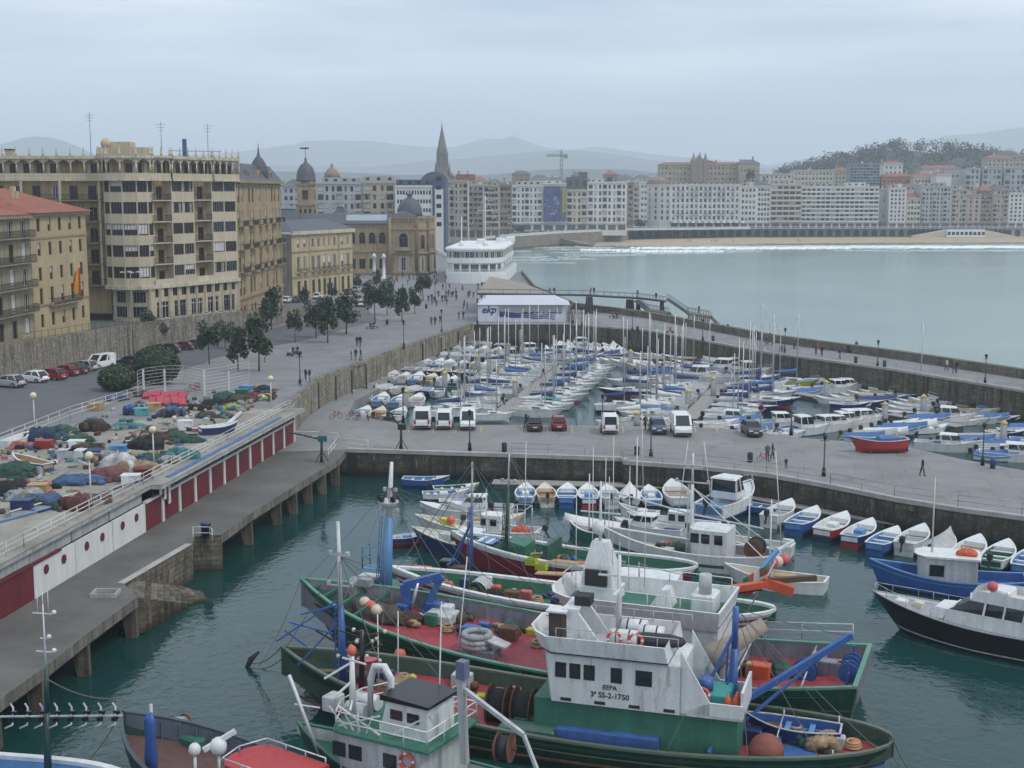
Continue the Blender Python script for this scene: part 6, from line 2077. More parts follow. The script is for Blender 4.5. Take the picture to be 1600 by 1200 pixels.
for k,x,y,rz,s,w in(('bb',666,756,-.1,1.0,'alone near the quay corner'),('wg',713,769,.15,.95,'first of the group near the quay corner'),('wb',697,778,.1,.95,'second of the group near the quay corner'),('nb',722,790,.05,.9,'third of the group near the quay corner'),('wm',708,806,2.95,1.3,'fourth of the group near the quay corner'),('nb',640,845,.4,.8,'at the bow of the blue hulled fishing launch'),('mw',750,803,3.0,1.0,'fifth of the group near the quay corner'),('wo',775,822,.3,1.1,'crowded between launches behind the dark green mast'),('wm',800,838,2.8,1.1,'crowded beside the yellow crates'),('cw',925,830,2.8,1.1,'in open water before the quay pontoon'),('mw',1015,835,2.7,1.0,'wedged behind the tall white trawler house'),('ww',1080,862,.1,1.1,'wedged beside the cross masted boat')):
 boat(k,G(x,y,.4),rz,w,'small boats near the quay corner',s)
for k,v in PROTO.items():
 if not v[1]:
  print('UNUSED',k)
SHW=paint((.68,.69,.69),.4,.07,.15,.5)
SHW2=paint((.5,.51,.52),.5,.12,.3)
RUST=mat('rust',(.12,.05,.025),.8,.4,3)
NETB=mat('net_brown',(.1,.075,.055),.95,.4,3,bump=.8,bscale=12)
NETG=mat('net_green',(.03,.11,.08),.95,.35,3,bump=.8,bscale=12)
NETK=mat('net_black',(.018,.02,.02),.95,.3,4,bump=.8,bscale=14)
FLOATO=paint((.6,.12,.08),.5)
FLOATW=paint((.6,.55,.42),.5)
CRATEY=paint((.42,.46,.03),.5)
PLY=paint((.46,.28,.16),.7)
TURQ=paint((.05,.3,.28),.5)
class Ship:
 def __init__(s,name,label,S,Bp,cat='fishing boat',group=None):
  S,Bp=V((S[0],S[1],0)),V((Bp[0],Bp[1],0))
  s.L=(Bp-S).length
  rz=math.atan2(Bp.y-S.y,Bp.x-S.x)
  s.o=thing(name,label,cat,S,rz,group)
  s.Wm=Matrix.Translation(S)@Matrix.Rotation(rz,4,'Z')
  s.I=s.Wm.inverted()
 def l(s,px,py,z):
  return s.I@G(px,py,z)
 def top(s,px,py,b):
  return s.I@GY(px,py,(s.Wm@V(b)).y)
 def w(s,p):
  return s.Wm@V(p)
 def add(s,name,mb):
  return mb.build(name,s.o)
def rail(m,pts,h,c,r=.03,n=2,every=1.3,closed=False):
 pts=[V(p)for p in pts]
 for p,q in zip(pts,pts[1:]):
  for k in range(1,n+1):
   m.tube([p+V((0,0,h*k/n)),q+V((0,0,h*k/n))],r,c,5)
  e=max(1,int((q-p).length/every))
  for i in range(e+1):
   a=p.lerp(q,i/e)
   m.tube([a,a+V((0,0,h))],r,c,5)
 return m
def panes(s,P0,P1,us,z0,z1,w_,rz_nrm,name='window'):
 P0,P1=V((*P0,0)),V((*P1,0))
 d=(P1-P0).normalized()
 n=V((d.y,-d.x,0))*rz_nrm
 for u in us:
  m=MB()
  a,b=P0+d*(u-w_/2),P0+d*(u+w_/2)
  for q,r_,zz,k,c in((a,b,(z0,z1),.03,RUBBER),(a+d*.06,b-d*.06,(z0+.06,z1-.06),.045,DGLASS)):
   m.hexa([q+V((0,0,zz[0])),r_+V((0,0,zz[0])),r_+n*k+V((0,0,zz[0])),q+n*k+V((0,0,zz[0])),q+V((0,0,zz[1])),r_+V((0,0,zz[1])),r_+n*k+V((0,0,zz[1])),q+n*k+V((0,0,zz[1]))],c)
  s.add(name,m)
def drum(m,c,ax,r,w_,core,cheek):
 c,ax=V(c),V(ax).normalized()
 m.tube([c-ax*w_/2,c+ax*w_/2],r*.8,core,16)
 for k in(-1,1):
  m.tube([c+ax*k*w_/2,c+ax*k*(w_/2+.07)],r,cheek,18,sm=False)
 m.tube([c-ax*(w_/2+.3),c+ax*(w_/2+.3)],.12,cheek,8)
 return m
def mast(s,name,base,top,c,r0,r1,c2=None,split=.6,bars=(),ladder=False):
 base,top=V(base),V(top)
 m=MB()
 mid=base.lerp(top,split)
 rm=lerp(r0,r1,split)
 m.tube([base,mid],[r0,rm],c,9)
 m.tube([mid,top],[rm*.8,r1],c2 or c,8)
 for t,wd,cc in bars:
  p=base.lerp(top,t)
  m.bar(p-V((wd,0,0)),p+V((wd,0,0)),.09,cc)
  for k in(-1,0,1):
   m.cbox(p+V((k*wd*.9,0,.12)),(.22,.22,.24),SHW2)
 if ladder:
  for k in(-.18,.18):
   m.bar(base+V((r0+.15,k,0)),mid+V((r0+.05,k,0)),.05,c)
  for i in range(int((mid-base).length/.35)):
   p=base.lerp(mid,i*.35/(mid-base).length)
   m.bar(p+V((r0+.13,-.18,0)),p+V((r0+.13,.18,0)),.04,c)
 return s.add(name,m)
def buoyring(p,nrm,lab,r=.36):
 p=V(p)
 m=MB()
 m.torus((0,0,0),r,.085,RINGO,ax=nrm,n=20,k=7,col2=BW_)
 return tag(m.build('lifebuoy',loc=p),lab,'lifebuoy','orange lifebuoys on the trawlers')
def rope(p,q,sag,lab,r=.035,m_=None,cat='rope',grp='mooring lines'):
 m=MB()
 m.tube(catenary(p,q,sag,10),r,m_ or ROPE,5)
 return tag(m.build('rope'),lab,cat,grp)
A=Ship('trawler','dark green trawler with white wheelhouse lettered EEPA and blue stern deck',(20.2,67.6),(-14.0,78.3))
fA=put_hull(A.o,hull(A.L,8.4,(2.2,1.6,3.6),bp=3.6,tr=0,rake=.07,th=.2,bul=1.0,flare=.3,out=paint((.006,.04,.026),.4,.2,.2,.7),rim=paint((.1,.14,.1),.5,.1,.1,.7),inn=paint((.035,.075,.05),.6,.15,.2,.7),deck=DECKR,stripes=((.60,.65,paint((.2,.2,.12),.5)),),n=22,bulf=lambda t:.82+(.9 if t>.9 else 0)))
dz=.78
uF,uB,uP=A.l(838,1105,3.4).x,A.l(1058,1130,3.4).x,A.l(1160,1128,3.4).x
vN,vF=2.75,-1.2
m=MB()
m.box(uP+.3,uF+.6,-2.2,vN-.3,dz,3.35,DECKG)
A.add('engine_casing',m)
m=MB()
m.box(uB+1.2,uF-.8,vN-.29,vN+.35,dz,1.9,DECKB)
A.add('side_locker',m)
m=MB()
def house(m,u0,u1,v0,v1,z0,z1,c,rakef=.0,nose=.8):
 def ring(z,k):
  return[V((u0,v0,z)),V((u1-nose+k,v0,z)),V((u1-nose*.35+k,v0*.72,z)),V((u1+k,v0*.35,z)),V((u1+k,v1*.35,z)),V((u1-nose*.35+k,v1*.72,z)),V((u1-nose+k,v1,z)),V((u0,v1,z))]
 m.loft([ring(z0,0),ring(z1,rakef)],c)
 return ring
house(m,uB,uF,vF,vN,3.35,6.0,SHW,.3,.5)
for k in range(4):
 m.box(uF-1.6-k*1.9,uF-1.0-k*1.9,vN-.01,vN+.03,3.45,3.62,RUBBER)
A.add('wheelhouse',m)
m=MB()
rg=lambda z,o,k:[V((p.x+(o if i in(1,2,3,4,5,6)else 0)+k,p.y+(o if p.y>0 else-o),z))for i,p in enumerate([V((uB+.7,vF,0)),V((uF-.8,vF,0)),V((uF+.0,vF*.72,0)),V((uF+.5,vF*.35,0)),V((uF+.5,vN*.35,0)),V((uF+.0,vN*.72,0)),V((uF-.8,vN,0)),V((uB+.7,vN,0))])]
m.loft([rg(6.0,.05,0),rg(6.12,.25,0),rg(7.1,.4,.2)],SHW,caps=False)
m.loft([rg(7.1,.4,.2),rg(7.1,.28,.2),rg(6.35,.15,.1)],SHW,caps=False)
m.loft([rg(6.0,.05,0),rg(6.35,.15,.1)],SHW2,caps=True)
A.add('bridge_bulwark',m)
m=MB()
m.loft([rg(6.14,.27,0),rg(6.22,.29,0)],BNAVY,caps=False)
A.add('blue_line',m)
xs_=[uF-k for k in(1.0,1.8,2.6,4.1,5.6)]
for i,u in enumerate(xs_):
 panes(A,(0,vN),(uF+5,vN),[u],4.75,5.6,.62 if i!=4 else .9,-1)
panes(A,(uF+.05,vF*.35),(uF+.05,vN*.35),[.45,1.45],4.8,5.6,.8,1)
m=MB()
Rt=Matrix.Translation((A.l(950,1086,4.2).x,vN+.012,3.98))@Matrix(((-1,0,0,0),(0,0,1,0),(0,1,0,0),(0,0,0,1)))
m.text('EEPA',.36,BBLK,Rt@Matrix.Translation((0,.36,0)),bold=.006)
m.text('3ª SS-2-1750',.42,BBLK,Rt@Matrix.Translation((0,-.12,0)),bold=.006)
A.add('lettering',m)
m=MB()
m.box(uP,uB+.1,vF+.2,vN,3.36,3.5,SHW2)
for v in(vN-.14,vF+.2):
 m.hexa([(uP,v,3.5),(uB,v,3.5),(uB,v+.14,3.5),(uP,v+.14,3.5),(uP,v,4.2),(uB-1.5,v,4.2),(uB-1.5,v+.14,4.2),(uP,v+.14,4.2)],SHW)
 m.hexa([(uB-1.5,v,3.5),(uB+.1,v,3.5),(uB+.1,v+.14,3.5),(uB-1.5,v+.14,3.5),(uB-1.5,v,4.2),(uB+.1,v,6.9),(uB+.1,v+.14,6.9),(uB-1.5,v+.14,4.2)],SHW)
m.box(uP,uP+.14,vF+.34,vN-.14,3.5,4.9,SHW)
A.add('aft_platform',m)
m=MB()
m.chamfer(uP+.9,uP+3.0,-.3,1.9,3.5,4.35,TURQ,.06)
A.add('turquoise_box',m)
m=MB()
m.tube([(uP+2.4,1.6,4.36),(uP+2.4,1.6,5.1)],.42,BBLUE,14)
tag(MB(A.Wm).tube([(uP+2.2,1.2,4.36),(uP+2.2,1.2,5.0)],.4,BBLUE,14).build('barrel'),'blue barrel on the turquoise box behind the EEPA wheelhouse','barrel')
for i,(du,dv)in enumerate(((.45,1.7),(.45,2.15),(.85,2.2))):
 m=MB(A.Wm)
 m.lathe([(.17,3.5),(.19,3.6),(.19,4.3),(.12,4.42),(.07,4.45),(.07,4.6)],BORNG,(uP+du,dv,0),10)
 tag(m.build('gas_bottle'),'orange gas bottle on the trawler platform, %s from the blue mast'%ORD[i],'gas bottle','orange gas bottles')
buoyring(A.w((uP+2.2,vN-.3,4.5)),A.Wm.to_3x3()@V((0,1,.1)),'orange lifebuoy against the turquoise box on the trawler platform')
for px,lab in((942,'orange lifebuoy above the EEPA wheelhouse windows nearer the bow'),(979,'orange lifebuoy above the EEPA wheelhouse nearer the stern')):
 buoyring(A.w((A.l(px,1024,7.2).x,vN+.1,7.25)),A.Wm.to_3x3()@V((0,1,.2)),lab)
m=MB()
u=A.l(885,985,8).x
for v in(-.6,1.5):
 m.hexa([(u-1.2,v-.12,6.35),(u+.2,v-.12,6.35),(u+.2,v+.12,6.35),(u-1.2,v+.12,6.35),(u+.2,v-.1,8.2),(u+.9,v-.1,8.2),(u+.9,v+.1,8.2),(u+.2,v+.1,8.2)],SHW)
m.box(u+.1,u+1.0,-.7,1.6,8.1,8.25,SHW)
m.box(u-.4,u+.5,.0,.9,8.26,8.8,RUBBER)
A.add('gantry',m)
m=MB()
m.box(uF-.9,uF-.1,1.2,2.0,6.4,8.1,mat('stack_brown',(.05,.03,.025),.6,.2,2))
m.box(uF-1.1,uF+.05,1.1,2.1,8.1,8.2,SHW)
A.add('funnel',m)
for du,v,a in((3.0,1.5,0),(3.2,-.4,0),(4.3,.4,1)):
 m=MB()
 p=V((uF-du-1.2,v,6.9))
 m.tube([p-V((.75,0,0)),p-V((.7,0,0)),p+V((.7,0,0)),p+V((.75,0,0))],[.3,.46,.46,.3],SHW,14)
 for k in(-.35,.35):
  m.tube([p+V((k-.04,0,0)),p+V((k+.04,0,0))],.475,RUBBER,14)
 A.add('life_raft',m)
m=MB()
p=V((uB+1.6,1.2,6.75))
m.loft([[p+V((x,.62*k*cos(2*pi*j/12),.34*k*sin(2*pi*j/12)+.1))for j in range(12)]for x,k in((-1.5,.15),(-1.3,.7),(-.6,1),(.6,1),(1.2,.8),(1.5,.2))],RUBBER,sm=True)
A.add('covered_tender',m)
m=MB()
rail(m,[(uB+.2,vN+.2,7.05),(uF-.8,vN+.3,7.05)],.55,SHW2,.025,1,1.1)
rail(m,[(uB+.2,vF-.2,7.05),(uF-.8,vF-.3,7.05)],.55,SHW2,.025,1,1.1)
A.add('railing',m)
m=MB()
b0=V((uB+4.2,-.6,6.3))
m.tube([b0,b0+V((0,0,4.6))],[.2,.09],SHW,8)
m.bar(b0+V((-1.2,0,3.4)),b0+V((1.2,0,3.4)),.1,SHW)
m.bar(b0+V((0,-1.2,2.6)),b0+V((0,1.2,2.6)),.16,SHW)
for k in(-1.1,0,1.1):
 m.tube([b0+V((k,0,3.4)),b0+V((k,0,5.4-abs(k)))],.025,SHW2,4)
A.add('radar_mast',m)
m=MB()
c=A.l(780,1098,2.1)
drum(m,(c.x,.9,2.0),(1,.0,0),1.15,1.0,NETK,RUST)
drum(m,(c.x-1.5,.9,2.0),(1,.0,0),1.15,1.0,NETK,RUST)
m.box(c.x-2.4,c.x+.9,-.2,.2,dz,2.0,RUST)
A.add('winch',m)
for i,(x,y)in enumerate(((846,1.2),(835,2.7))):
 c=V((A.l(x,1125,1.6).x,y,0))
 m=MB()
 m.chamfer(c.x-1.6,c.x+1.6,c.y-.6,c.y+.6,dz,1.75,paint((.07,.14,.11),.55),.08)
 A.add('hatch',m)
c=A.l(655,1085,1.9)
m=MB()
m.chamfer(c.x-.9,c.x+.9,c.y-.8,c.y+.8,dz+.6,2.1,SHW2,.08)
m.box(c.x-.7,c.x+.7,c.y-.6,c.y+.6,dz,dz+.3,RUBBER)
A.add('hatch',m)
bm=A.l(537,1075,1.6)
mast(A,'mast',bm,A.top(528,815,bm),BBLUE,.26,.1,SHW,.5,((.62,.8,SHW2),(.8,.6,SHW2)),True)
lat=MB()
for(x0,y0),(x1,y1)in(((527,938),(432,1002)),((525,975),(465,1040)),((470,960),(530,945)),((452,972),(520,990)),((445,985),(480,1010))):
 p=A.top(x0,y0,bm)
 q=A.I@GY(x1,y1,(A.w(bm)).y-.3)
 lat.bar(p,q,.09,BBLUE)
A.add('mast_stays',lat)
bk=A.l(565,1085,1.7)
m=MB()
m.tube([bk,A.top(566,985,bk)],[.2,.13],BBLK,8)
q=random.Random(9)
for i in range(16):
 p=bk.lerp(A.top(566,985,bk),q.uniform(.45,1))
 d=V((q.uniform(-1.8,1.8),q.uniform(-.6,.6),q.uniform(-.3,.5)))
 m.bar(p,p+d,.06,BBLK if q.random()<.6 else RUST)
 m.ball(p+d,.13,q.choice([SHW,RUBBER,FLOATW]),8,5)
A.add('lamp_rig',m)
bs=A.l(1142,1160,.8)
mast(A,'mast',bs,A.top(1150,948,bs),BBLUE,.3,.18,BBLUE,.7,(),True)
m=MB()
for s_ in(-1,1):
 m.bar(bs+V((1.6,s_*1.3,2.6)),A.top(1149,985,bs),.14,BBLUE)
 m.bar(bs+V((.3,s_*.9,2.6)),A.top(1149,1000,bs),.1,BBLUE)
m.bar(bs+V((1.6,-1.3,4)),bs+V((1.2,1.3,4)),.1,BBLUE)
A.add('mast_frame',m)
m=MB()
bb=A.I@V((*A.w(bs).xy,2.8))
m.bar(bb,A.I@GY(1330,993,A.w(bs).y+3.0),.28,BBLUE,.34)
m.bar(bb+V((-.2,0,-1.2)),A.I@GY(1300,1012,A.w(bs).y+3.0),.14,BBLUE)
A.add('boom',m)
c=A.l(1197,1178,1.6)
tag(MB(A.Wm).ball((c.x,c.y,1.75),.95,mat('rusty_buoy',(.2,.06,.045),.7,.25,1.5),18,12).build('buoy'),'huge rusty red ball buoy on the trawler stern deck','buoy')
c=A.l(1335,1168,1.3)
tag(MB(A.Wm).ball((c.x,c.y,1.45),.3,FLOATO,12,8).build('buoy'),'small red ball float on the blue stern deck','buoy')
m=MB()
u0,u1=.35,6.0
m.loft([[V((A.L*t,s_*(fA.hb(t)-.35),1.12))for s_ in(-1,1)]for t in(.012,.03,.06,.1,.17)],DECKB,closed=False)
m.box(5.9,6.1,-2.6,2.6,.8,1.5,DECKB)
m.box(9.2,9.4,-3.2,3.2,.8,1.7,DECKB)
A.add('stern_deck',m)
m=MB()
for u in(3.0,6.0):
 for v in(-2.4,2.4):
  m.tube([(u,v,1.1),(u,v,2.3)],.05,SHW2,5)
rail(m,[(6.0,2.4,1.2),(6.0,-2.4,1.2)],.9,SHW2,.04,1)
A.add('stern_rail',m)
T1=Ship('tender','blue wooden tender boat lying across the trawler stern',A.w(A.l(1315,1138,2.0)).xy,A.w(A.l(1163,1120,2.0)).xy,'boat')
T1.o.location.z=1.15
put_hull(T1.o,hull(T1.L,2.1,(.8,.75,1.15),tr=.7,rake=.12,th=.07,bul=.5,out=BNAVY,rim=SHW2,inn=BBLUE,deck=BLBLUE,n=12))
for t in(.3,.55):
 MB().box(T1.L*t-.15,T1.L*t+.15,-.85,.85,.5,.56,BLBLUE).build('seat',T1.o)
m=MB(A.Wm)
c=A.l(533,1012,1.6)
m.heap((A.L*.85,-.6,fA.deck(.85)),1.1,.9,.6,heapm(NETB),3)
tag(m.build('net_pile'),'brown fishing net heaped on the red foredeck of the EEPA trawler','net')
m=MB(A.Wm)
for i,du in enumerate((0,.7,1.5)):
 c=A.l(735,1090,1)
 m=MB(A.Wm)
 m.box(c.x-du-.3,c.x-du+.3,c.y-.3,c.y+.3,dz,dz+.5,[BGREEN,CRATEY,BNAVY][i])
 tag(m.build('fish_crate'),['green','yellow','navy'][i]+' fish crate beside the winch drums on the red deck','crate')
B=Ship('trawler','long dark green trawler with red deck, grey bulwarks and blue mast crane',(20.9,76.4),(-14.6,90.0))
fB=put_hull(B.o,hull(B.L,10.4,(3.1,1.95,4.4),bp=3.6,tr=.75,rake=.07,th=.2,bul=1.0,flare=.3,out=paint((.008,.062,.037),.4,.2,.2,.7),rim=paint((.1,.26,.18),.5,.1,.1,.6),inn=paint((.2,.2,.24),.5,.15,.3,.6),deck=DECKR,n=22,stripes=((.52,.56,paint((.12,.1,.06),.5)),),bulf=lambda t:1.0+(.9 if t>.88 else 0)))
dB=.93
uF,uB=B.l(880,1010,4).x,B.l(1112,1030,4).x
vN,vF=3.0,-1.4
m=MB()
house(m,uB,uF,vF,vN,dB,5.2,SHW,.3,1.6)
B.add('wheelhouse',m)
m=MB()
rg2=lambda z,o,k:[V((p.x+(o if i in(1,2,3,4,5,6)else-o)+k,p.y+(o if p.y>0 else-o),z))for i,p in enumerate([V((uB+.2,vF,0)),V((uF-.6,vF,0)),V((uF+.5,vF*.75,0)),V((uF+1.0,vF*.35,0)),V((uF+1.0,vN*.35,0)),V((uF+.5,vN*.75,0)),V((uF-.6,vN,0)),V((uB+.2,vN,0))])]
m.loft([rg2(5.2,.2,0),rg2(6.5,.75,.3),rg2(6.5,.6,.3),rg2(5.5,.3,0)],SHW,caps=False)
m.loft([rg2(5.2,.2,0),rg2(5.26,.2,0)],SHW2)
B.add('bridge_bulwark',m)
m=MB()
m.loft([rg2(5.4,.28,0),rg2(5.5,.3,0)],DECKG)
B.add('bridge_deck',m)
panes(B,(0,vN),(uF+5,vN),[uF-1.6,uF-3.0,uF-4.8],4.3,5.2,.9,-1)
panes(B,(uF+.1,vF*.35),(uF+.1,vN*.35),[.5,1.55],4.2,5.2,.85,1)
for px,py,lab in((957,972,'orange lifebuoy furthest towards the bow on the tall white trawler house'),(993,978,'second orange lifebuoy from the bow on the tall white house'),(1040,995,'third orange lifebuoy from the bow on the tall white house'),(1072,996,'fourth orange lifebuoy from the bow on the tall white house')):
 c=B.l(px,py,3.9)
 buoyring(B.w((c.x,vN+.12,3.7 if px<1000 else 3.3)),B.Wm.to_3x3()@V((0,1,0)),lab,.42)
m=MB()
rail(m,[(uB+.2,vN+.4,6.4),(uF-.6,vN+.6,6.5),(uF+1.5,1.2,6.5),(uF+1.5,-.6,6.5),(uF-.6,vF-.6,6.5),(uB+.2,vF-.4,6.4)],.7,SHW,.035,1,1.6)
B.add('railing',m)
m=MB()
c=B.l(955,905,6).x
m.loft([[V((c+x*k,y*k,z))for x,y in((-1.3,-1.2),(1.1,-1.2),(1.1,1.2),(-1.3,1.2))]for k,z in((1,5.5),(.7,7.8),(.4,9.2))],SHW)
m.box(c-.8,c+.6,1.0,1.3,6.6,7.6,RUBBER)
m.tube([(c,0,9.2),(c,0,13.0)],[.12,.05],SHW,8)
m.bar((c-1.3,0,11),(c+1.3,0,11),.08,SHW)
m.ball((c,.3,10.1),(.38,.38,.48),SHW,12,8)
B.add('mast_house',m)
m=MB()
for k in range(6):
 x,y=c-2.5+k*.8,-1.5+(k%3)*.9
 m.tube([(x,y,6),(x,y,12+(k*37%5))],.025,SHW,4)
B.add('antenna',m)
m=MB()
m.chamfer(uB+.7,uB+2.2,-.9,.9,5.5,6.6,SHW,.1)
m.tube([(uB+1.4,.3,6.6),(uB+1.4,.3,7.8)],.4,SHW2,10)
B.add('funnel',m)
m=MB()
m.hexa([(uB+3.4,-.8,5.5),(uB+4.8,-.8,5.5),(uB+4.8,.8,5.5),(uB+3.4,.8,5.5),(uB+3.7,-.6,6.6),(uB+4.1,-.6,6.6),(uB+4.1,.6,6.6),(uB+3.7,.6,6.6)],SHW)
B.add('skylight_house',m)
bm=B.l(601,945,1.6)
mast(B,'mast',bm,B.top(612,722,bm),BLBLUE,.55,.12,SHW,.62,((.66,.7,SHW2),(.8,.45,SHW2)),True)
m=MB()
p=B.top(607,785,bm)
m.lathe([(.3,-.4),(.75,0),(.75,.15),(.3,.3)],SHW,p,12)
for k in range(5):
 m.cbox(p+V((.7*cos(k*1.25),.7*sin(k*1.25),.35)),(.3,.3,.35),RUBBER)
B.add('crows_nest',m)
m=MB()
p=B.top(590,880,bm)
rail(m,[p+V((-.1,0,-.3)),p+V((.9,.6,-.3)),p+V((.9,-.6,-.3))],1.5,BLBLUE,.05,2,.8)
m.box(p.x-.1,p.x+1.0,p.y-.6,p.y+.6,p.z-.36,p.z-.3,BLBLUE)
B.add('mast_platform',m)
ck=B.l(642,975,1.2)
m=MB()
k1,k2,k3=B.top(632,912,ck),B.top(655,905,ck),B.top(690,900,ck)
m.bar(ck,k1,.62,BBLUE)
m.bar(k1+V((0,0,-.1)),k3,.55,BBLUE)
m.bar(k3,B.top(668,945,ck),.45,BBLUE)
m.bar(B.top(668,945,ck),B.top(652,968,ck),.4,BBLUE)
m.tube([ck+V((-.2,.3,1.2)),k2+V((0,.2,-.2))],.12,STEEL,8)
m.lathe([(.9,-.2),(.9,.5),(.5,.8)],BLBLUE,ck,12)
m.cbox(B.top(640,963,ck),(3.6,.3,.3),BBLUE)
B.add('deck_crane',m)
wn=B.l(556,930,2.9)
m=MB()
m.lathe([(.75,-.7),(.8,.1),(.55,.8),(.7,1.0),(.3,1.3)],BGREY,wn,12)
m.cbox(wn+V((-.9,.2,1.1)),(.9,.7,.5),BGREY)
B.add('capstan',m)
c=B.l(579,930,2)
B.add('deck_locker',MB().chamfer(c.x-.8,c.x+.8,c.y-.5,c.y+.5,dB,3.4,BPUR,.08).box(c.x-.75,c.x+.75,c.y-.45,c.y+.45,3.4,3.52,SHW))
c=B.l(690,972,1.8)
m=MB().chamfer(c.x-1.0,c.x+1.0,c.y-.9,c.y+.9,1.9,2.5,SHW2,.06)
m.box(c.x-.8,c.x+.8,c.y-.7,c.y+.7,dB,2.3,BPUR)
B.add('hatch',m)
c=B.l(745,1005,2)
m=MB()
for k in range(3):
 m.torus((c.x,c.y,1.9+.34*k),.85,.22,[BGREY,SHW2,BGREY][k],n=16,k=6)
m.hexa([(c.x-2.2,c.y-.5,2.0),(c.x-.8,c.y-.6,2.4),(c.x-.8,c.y+.6,2.4),(c.x-2.2,c.y+.5,2.0),(c.x-2.2,c.y-.5,2.1),(c.x-.8,c.y-.6,2.5),(c.x-.8,c.y+.6,2.5),(c.x-2.2,c.y+.5,2.1)],SHW2)
m.box(c.x-1.4,c.x+.9,c.y-.9,c.y+.9,dB,1.75,BPUR)
B.add('net_hauler',m)
for i,(x,y,col)in enumerate(((508,918,FLOATW),(520,903,FLOATO),(540,902,FLOATW))):
 c=B.l(x,y,3.6)
 tag(MB(B.Wm).ball((B.L*(.88-.02*i),-.7+.6*i,fB.deck(.86)+.6),.42,col,12,8).build('buoy'),['cream ball fender in the bow of the trawler with blue mast crane','orange ball fender in the bow of the trawler with blue mast crane','cream ball fender nearest the blue mast in the trawler bow'][i],'fender')
m=MB(B.Wm)
m.heap((B.L*.84,.0,fB.deck(.84)),1.5,1.2,1.0,heapm(NETB),8)
tag(m.build('net_pile'),'brown net heap in the green bow of the trawler with blue crane','net')
m=MB()
for t in(.86,.9,.94,.97):
 m.bar(fB(t,1,.3,-.3),fB(t,-1,.3,-.3),.14,BGREEN,.2)
B.add('forecastle_beams',m)
m=MB()
for t in[.3+.035*i for i in range(17)]:
 for s_ in(-1,1):
  p=fB(t,s_,.34,-.05)
  m.bar(p,V((p.x,p.y,fB.deck(t))),.12,BPUR)
B.add('bulwark_stanchions',m)
tag(MB(B.Wm).lathe([(.1,-.5),(.34,-.35),(.42,0),(.3,.3),(.1,.36)],FLOATO,(B.l(628,1016,2.2).x,B.l(628,1016,2.2).y+.3,2.0),10).build('buoy'),'pink red float hanging on the dark green trawler side','buoy')
m=MB()
c=B.l(1345,1035,3)
drum(m,(.8,1.0,3.0),(0,1,0),.62,.5,RUBBER,BBLUE)
drum(m,(.8,-.4,3.0),(0,1,0),.62,.5,RUBBER,BBLUE)
m.bar((.8,1.8,2),(.8,1.8,3.9),.15,BBLUE)
m.bar((.8,-1.2,2),(.8,-1.2,3.9),.15,BBLUE)
B.add('stern_roller',m)
m=MB()
drum(m,B.l(1258,1048,2.2),(.2,1,0),.75,.35,BBLUE,BBLUE)
B.add('pulley',m)
m=MB()
rail(m,[(1.2,-4.0,3.3),(7.5,-4.4,2.6)],1.0,SHW2,.045,2,2.2)
for u in(3.4,7.4):
 m.tube([(u,-4.1,2.6),(u,2.6,2.0)],.06,SHW2,5)
B.add('stern_rail',m)
m=MB()
m.box(7.6,8.0,-4.1,4.1,dB,2.3,BPUR)
m.chamfer(8.2,10.6,-1.8,1.2,dB,3.4,SHW2,.1)
m.box(8.4,10.4,-1.6,1.0,3.4,3.5,SHW)
m.chamfer(7.9,9.0,1.6,3.2,dB,3.6,BPUR,.1)
B.add('stern_lockers',m)
m=MB(B.Wm)
a,c=B.l(1100,1035,4.2),B.l(1195,975,6.4)
m.tube([a,a.lerp(c,.3),c],[1.1,.62,.42],mat('canvas_roll',(.27,.23,.19),.85,.2,1.5,bump=.3,bscale=6),14)
tag(m.build('canvas_roll'),'flared brown canvas roll slung beside the blue aft mast','canvas')
b2=B.l(1135,1040,2)
m=MB()
p0=B.I@GY(1112,990,82)
p1,p2,p3=B.I@GY(1110,925,82),B.I@GY(1200,912,82.5),B.I@GY(1275,903,83)
m.bar(p0+V((0,0,-2)),p1,.45,BORNG)
m.bar(p1,p2,.5,BORNG,.4)
m.bar(p1+V((0,0,-.3)),p2+V((.4,0,-.35)),.22,BBLK)
m.bar(p2+V((0,0,.2)),p3,.34,BROWN)
m.bar(p2+V((-1.6,0,-.35)),p2+V((.3,0,.1)),.42,BORNG,.6)
B.add('hydraulic_arm',m)
fl=MB(B.Wm)
RD,GN,WH=paint((.5,.03,.04),.7),paint((.02,.25,.08),.7),paint((.7,.7,.68),.7)
fb,ft=B.I@GY(1170,930,83),B.I@GY(1212,876,83)
fl.tube([fb+V((0,0,-1)),ft],.05,SHW2,5)
n_,k_=10,7
P_=lambda i,j:ft+V((.35+i*.17,.15*sin(i*.9+j*.4),-.2-j*.2-i*.12))
for i in range(n_):
 for j in range(k_):
  d1=abs((i+.5)/n_-(j+.5)/k_)
  d2=abs((i+.5)/n_+(j+.5)/k_-1)
  c_=WH if(i in(4,5)or j==3)else(GN if min(d1,d2)<.09 else RD)
  fl.poly([P_(i,j),P_(i+1,j),P_(i+1,j+1),P_(i,j+1)],c_)
tag(fl.build('flag'),'red flag with white cross and green saltire flying behind the trawlers','flag')
C_=Ship('fishing_boat','fishing boat with broad white rim, red gunwale line and green deck',(18.6,91.4),(-9.4,100.2))
fC=put_hull(C_.o,hull(C_.L,6.0,(1.7,1.2,2.3),bp=3.2,tr=0,rake=.06,th=.3,bul=.8,flare=.25,out=BW_,rim=BW_,inn=BGREEN,deck=DECKG,stripes=((.72,.86,paint((.3,.02,.05),.4)),(.5,.62,paint((.3,.02,.05),.4)),(.12,.42,BGREEN)),n=20))
m=MB()
house(m,7.0,12.0,-1.9,1.9,.7,3.4,SHW,.2,.8)
C_.add('wheelhouse',m)
